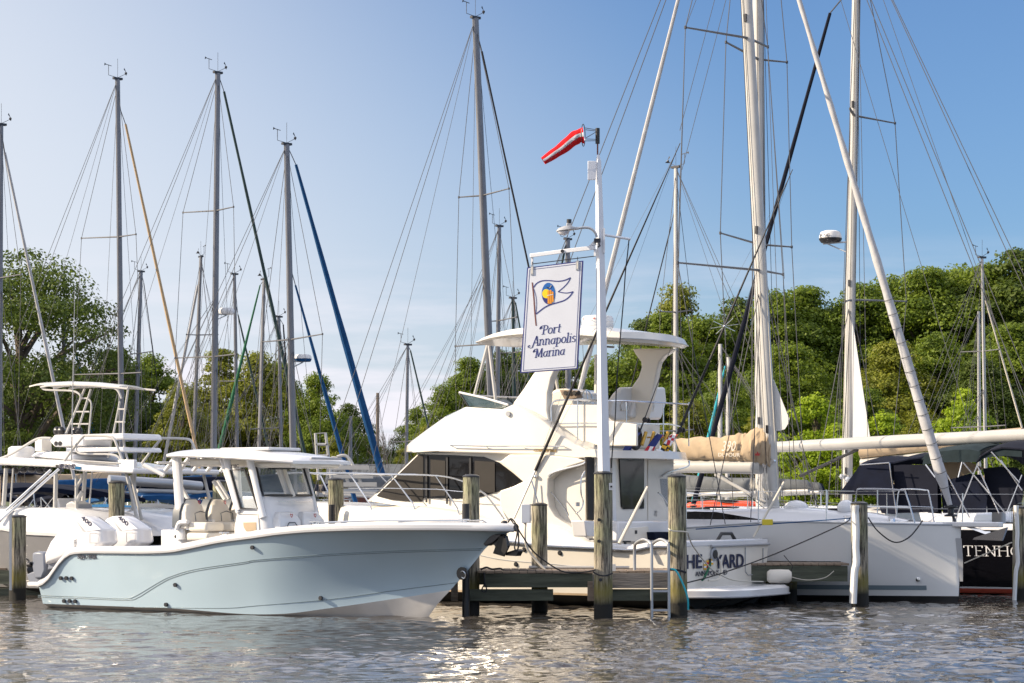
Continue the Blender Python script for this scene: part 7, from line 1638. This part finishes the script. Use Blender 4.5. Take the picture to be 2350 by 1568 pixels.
# ================================================================ ropes and small gear
def trope(label, pts, r, m_, nm='mooring_line', cat='rope', grp='mooring lines'):
    P_ = [wp(q, Y) if len(q) == 2 else q for q, Y in pts]; o = MB().tube(smooth(P_, 6), r, 6).build(nm, m_, None); tag(o, label, cat, grp); return o
trope('black mooring line from the blue bow sagging to the thick sign piling', [(c3(610, 410), 38.0), (c3(690, 520), 38.0), (c3(800, 680), 38.1), (c3(920, 780), 38.2), (c3(1060, 860), 38.4), (c3(1200, 870), 38.5), (c3(1340, 850), 38.6)], .012, 'rope_dark')
trope('black bight of rope hanging in loops at the tip of the blue bow', [(c3(590, 435), 37.9), (c3(612, 405), 37.85), (c3(650, 440), 37.8), (c3(668, 520), 37.8), (c3(645, 640), 37.8), (c3(660, 685), 37.8), (c3(680, 630), 37.8), (c3(672, 500), 37.8), (c3(640, 445), 37.85)], .014, 'rope_dark')
trope('dark line wrapped round the thick sign piling', [(c3(1325, 865), 38.62), (c3(1370, 890), 38.55), (c3(1430, 897), 38.55), (c3(1490, 875), 38.62)], .014, 'rope_dark')
trope('pale line tied round the right dock piling running down to the yacht transom', [(c3(1975, 490), 39.1), (c3(2010, 510), 39.05), (c3(2130, 520), 39.1), (c3(2150, 560), 39.3), (c4(500, 700), 40), (c4(640, 880), 40.8), (c4(760, 965), 41.2), (c4(900, 1015), 41.4), (c4(1150, 1025), 42.2)], .012, 'rope_white')
trope('dark mooring line running from the dock past the boat name to the sleeved piling', [(c4(440, 1035), 40.5), (c4(750, 950), 41.0), (c4(1250, 770), 41.8), (c4(1867, 500), 42.6), (c5(390, 745), 43.0)], .012, 'rope_dark')
trope('dark line sagging from the sleeved piling to the white bow', [(c5(535, 735), 43.0), (c5(610, 840), 42.9), (c5(740, 928), 42.9), (c5(860, 885), 43.0), (c5(960, 760), 43.6)], .014, 'rope_dark')
trope('blue line stretched over the white sailboat deck to the sleeved piling', [(c4(520, 535), 43.5), (c4(1100, 495), 43.3), (c4(1867, 440), 43.0), (c5(400, 735), 42.98)], .010, 'canvas_blue')
trope('yellowish line from the black hull to the right edge piling', [(c5(1290, 1092), 46.5), (c5(1500, 1000), 45.8), (c5(1660, 930), 45.2)], .014, 'rope_white')
trope('teal hose hanging over the right dock piling into the water', [(c3(1985, 840), 39.1), (c3(2040, 855), 39.0), (c3(2100, 970), 38.95), (c3(2140, 1090), 38.95), (c3(2145, 1190), 39.0)], .018, 'rope_teal', 'hose', 'hose', None)
trope('green cable from the transom inlet of the yacht', [(c4(690, 760), 42.9), (c4(670, 810), 42.6), (c4(640, 900), 42.3), (c4(600, 990), 42.1), (c4(580, 1010), 42.0)], .022, 'rope_green', 'cable', 'cable', None)
trope('pale grey shore power cable looping under the transom inlet', [(c4(695, 770), 42.9), (c4(745, 830), 42.7), (c4(765, 920), 42.6), (c4(735, 1000), 42.3), (c4(640, 1015), 42.0)], .022, 'rope_white', 'cable', 'cable', None)
trope('dark loop of rope hanging from the dock edge below the bow', [(c3(380, 870), 39.5), (c3(385, 960), 39.45), (c3(360, 1020), 39.45), (c3(380, 1038), 39.45), (c3(403, 1020), 39.45), (c3(388, 960), 39.45)], .012, 'rope_dark')
trope('dark coil of rope lying on the left end of the dock', [(c3(350, 845), 39.8), (c3(400, 825), 39.8), (c3(450, 840), 39.9), (c3(520, 835), 39.8), (c3(560, 850), 39.9), (c3(700, 850), 39.9), (c3(910, 857), 39.9)], .016, 'rope_dark')
trope('black line round the right dock piling at deck level', [(c3(1990, 845), 39.08), (c3(2060, 850), 39.05), (c3(2125, 870), 39.1)], .02, 'rope_dark')
# gear on the yacht: pole, brush, cushion
def yat(q, Y): return wp(q, Y)
o = MB().tube([wp(c3(1550, 620), 41.6), wp(c3(1795, 130), 41.9)], [.035, .028], 8).build('boat_hook', 'rope_white', None); tag(o, 'cream pole leaning in the yacht cockpit right of the sign piling', 'pole')
o = thing('deck_brush', 'yellow headed deck brush with a pale green handle on the yacht transom', 'brush', (0, 0, 0)); MB().tube([wp(c4(1060, 610), 43.3), wp(c4(1345, 95), 43.6)], .022, 8).build('handle', 'mesh_handle' if False else 'rope_white', o)
MB().box(wp(c4(1190, 470), 43.2), (.20, .08, .11)).build('brush_head', 'yellow_plastic', o, bv=.01)
fd = thing('fender', 'white cylindrical fender hanging at the dock behind the swim platform', 'fender', tuple(wp(c4(1300, 975), 43.7))); MB().lathe([(0, -.24), (.09, -.23), (.13, -.18), (.135, 0), (.13, .18), (.09, .23), (0, .24)], (0, 0, 0), 18, 'X').build('body', 'vinyl_cream', fd); MB().tube([(.2, 0, 0), (.26, 0, .2), (.1, .1, .4)], .008, 5).build('lanyard', 'rope_dark', fd)
trope('thin pale line drooping along the second dock', [(c4(1390, 975), 43.7), (c4(1550, 1010), 43.75), (c4(1720, 990), 43.75), (c4(1810, 925), 43.8)], .008, 'rope_white')
cr2 = thing('cable_reel', 'grey slotted hose bracket on the short stubby piling', 'bracket', tuple(wp(c2(1155, 700), 46.3))); MB().box((0, 0, 0), (.20, .05, .24)).build('plate', 'metal_dark', cr2, bv=.03); MB().tube(smooth([(.42, -.05, -.1), (.55, -.12, .02), (.68, -.05, -.08), (.55, .05, -.12)], 4), .035, 8).build('hose', 'rope_yellow', cr2)
trope('yellow coil of hose hanging on the piling right of the centre console', [(c2(725, 650), 46.1), (c2(750, 680), 46.0), (c2(760, 740), 46.0), (c2(735, 760), 46.1), (c2(728, 700), 46.0)], .03, 'rope_yellow', 'hose', 'hose', None)
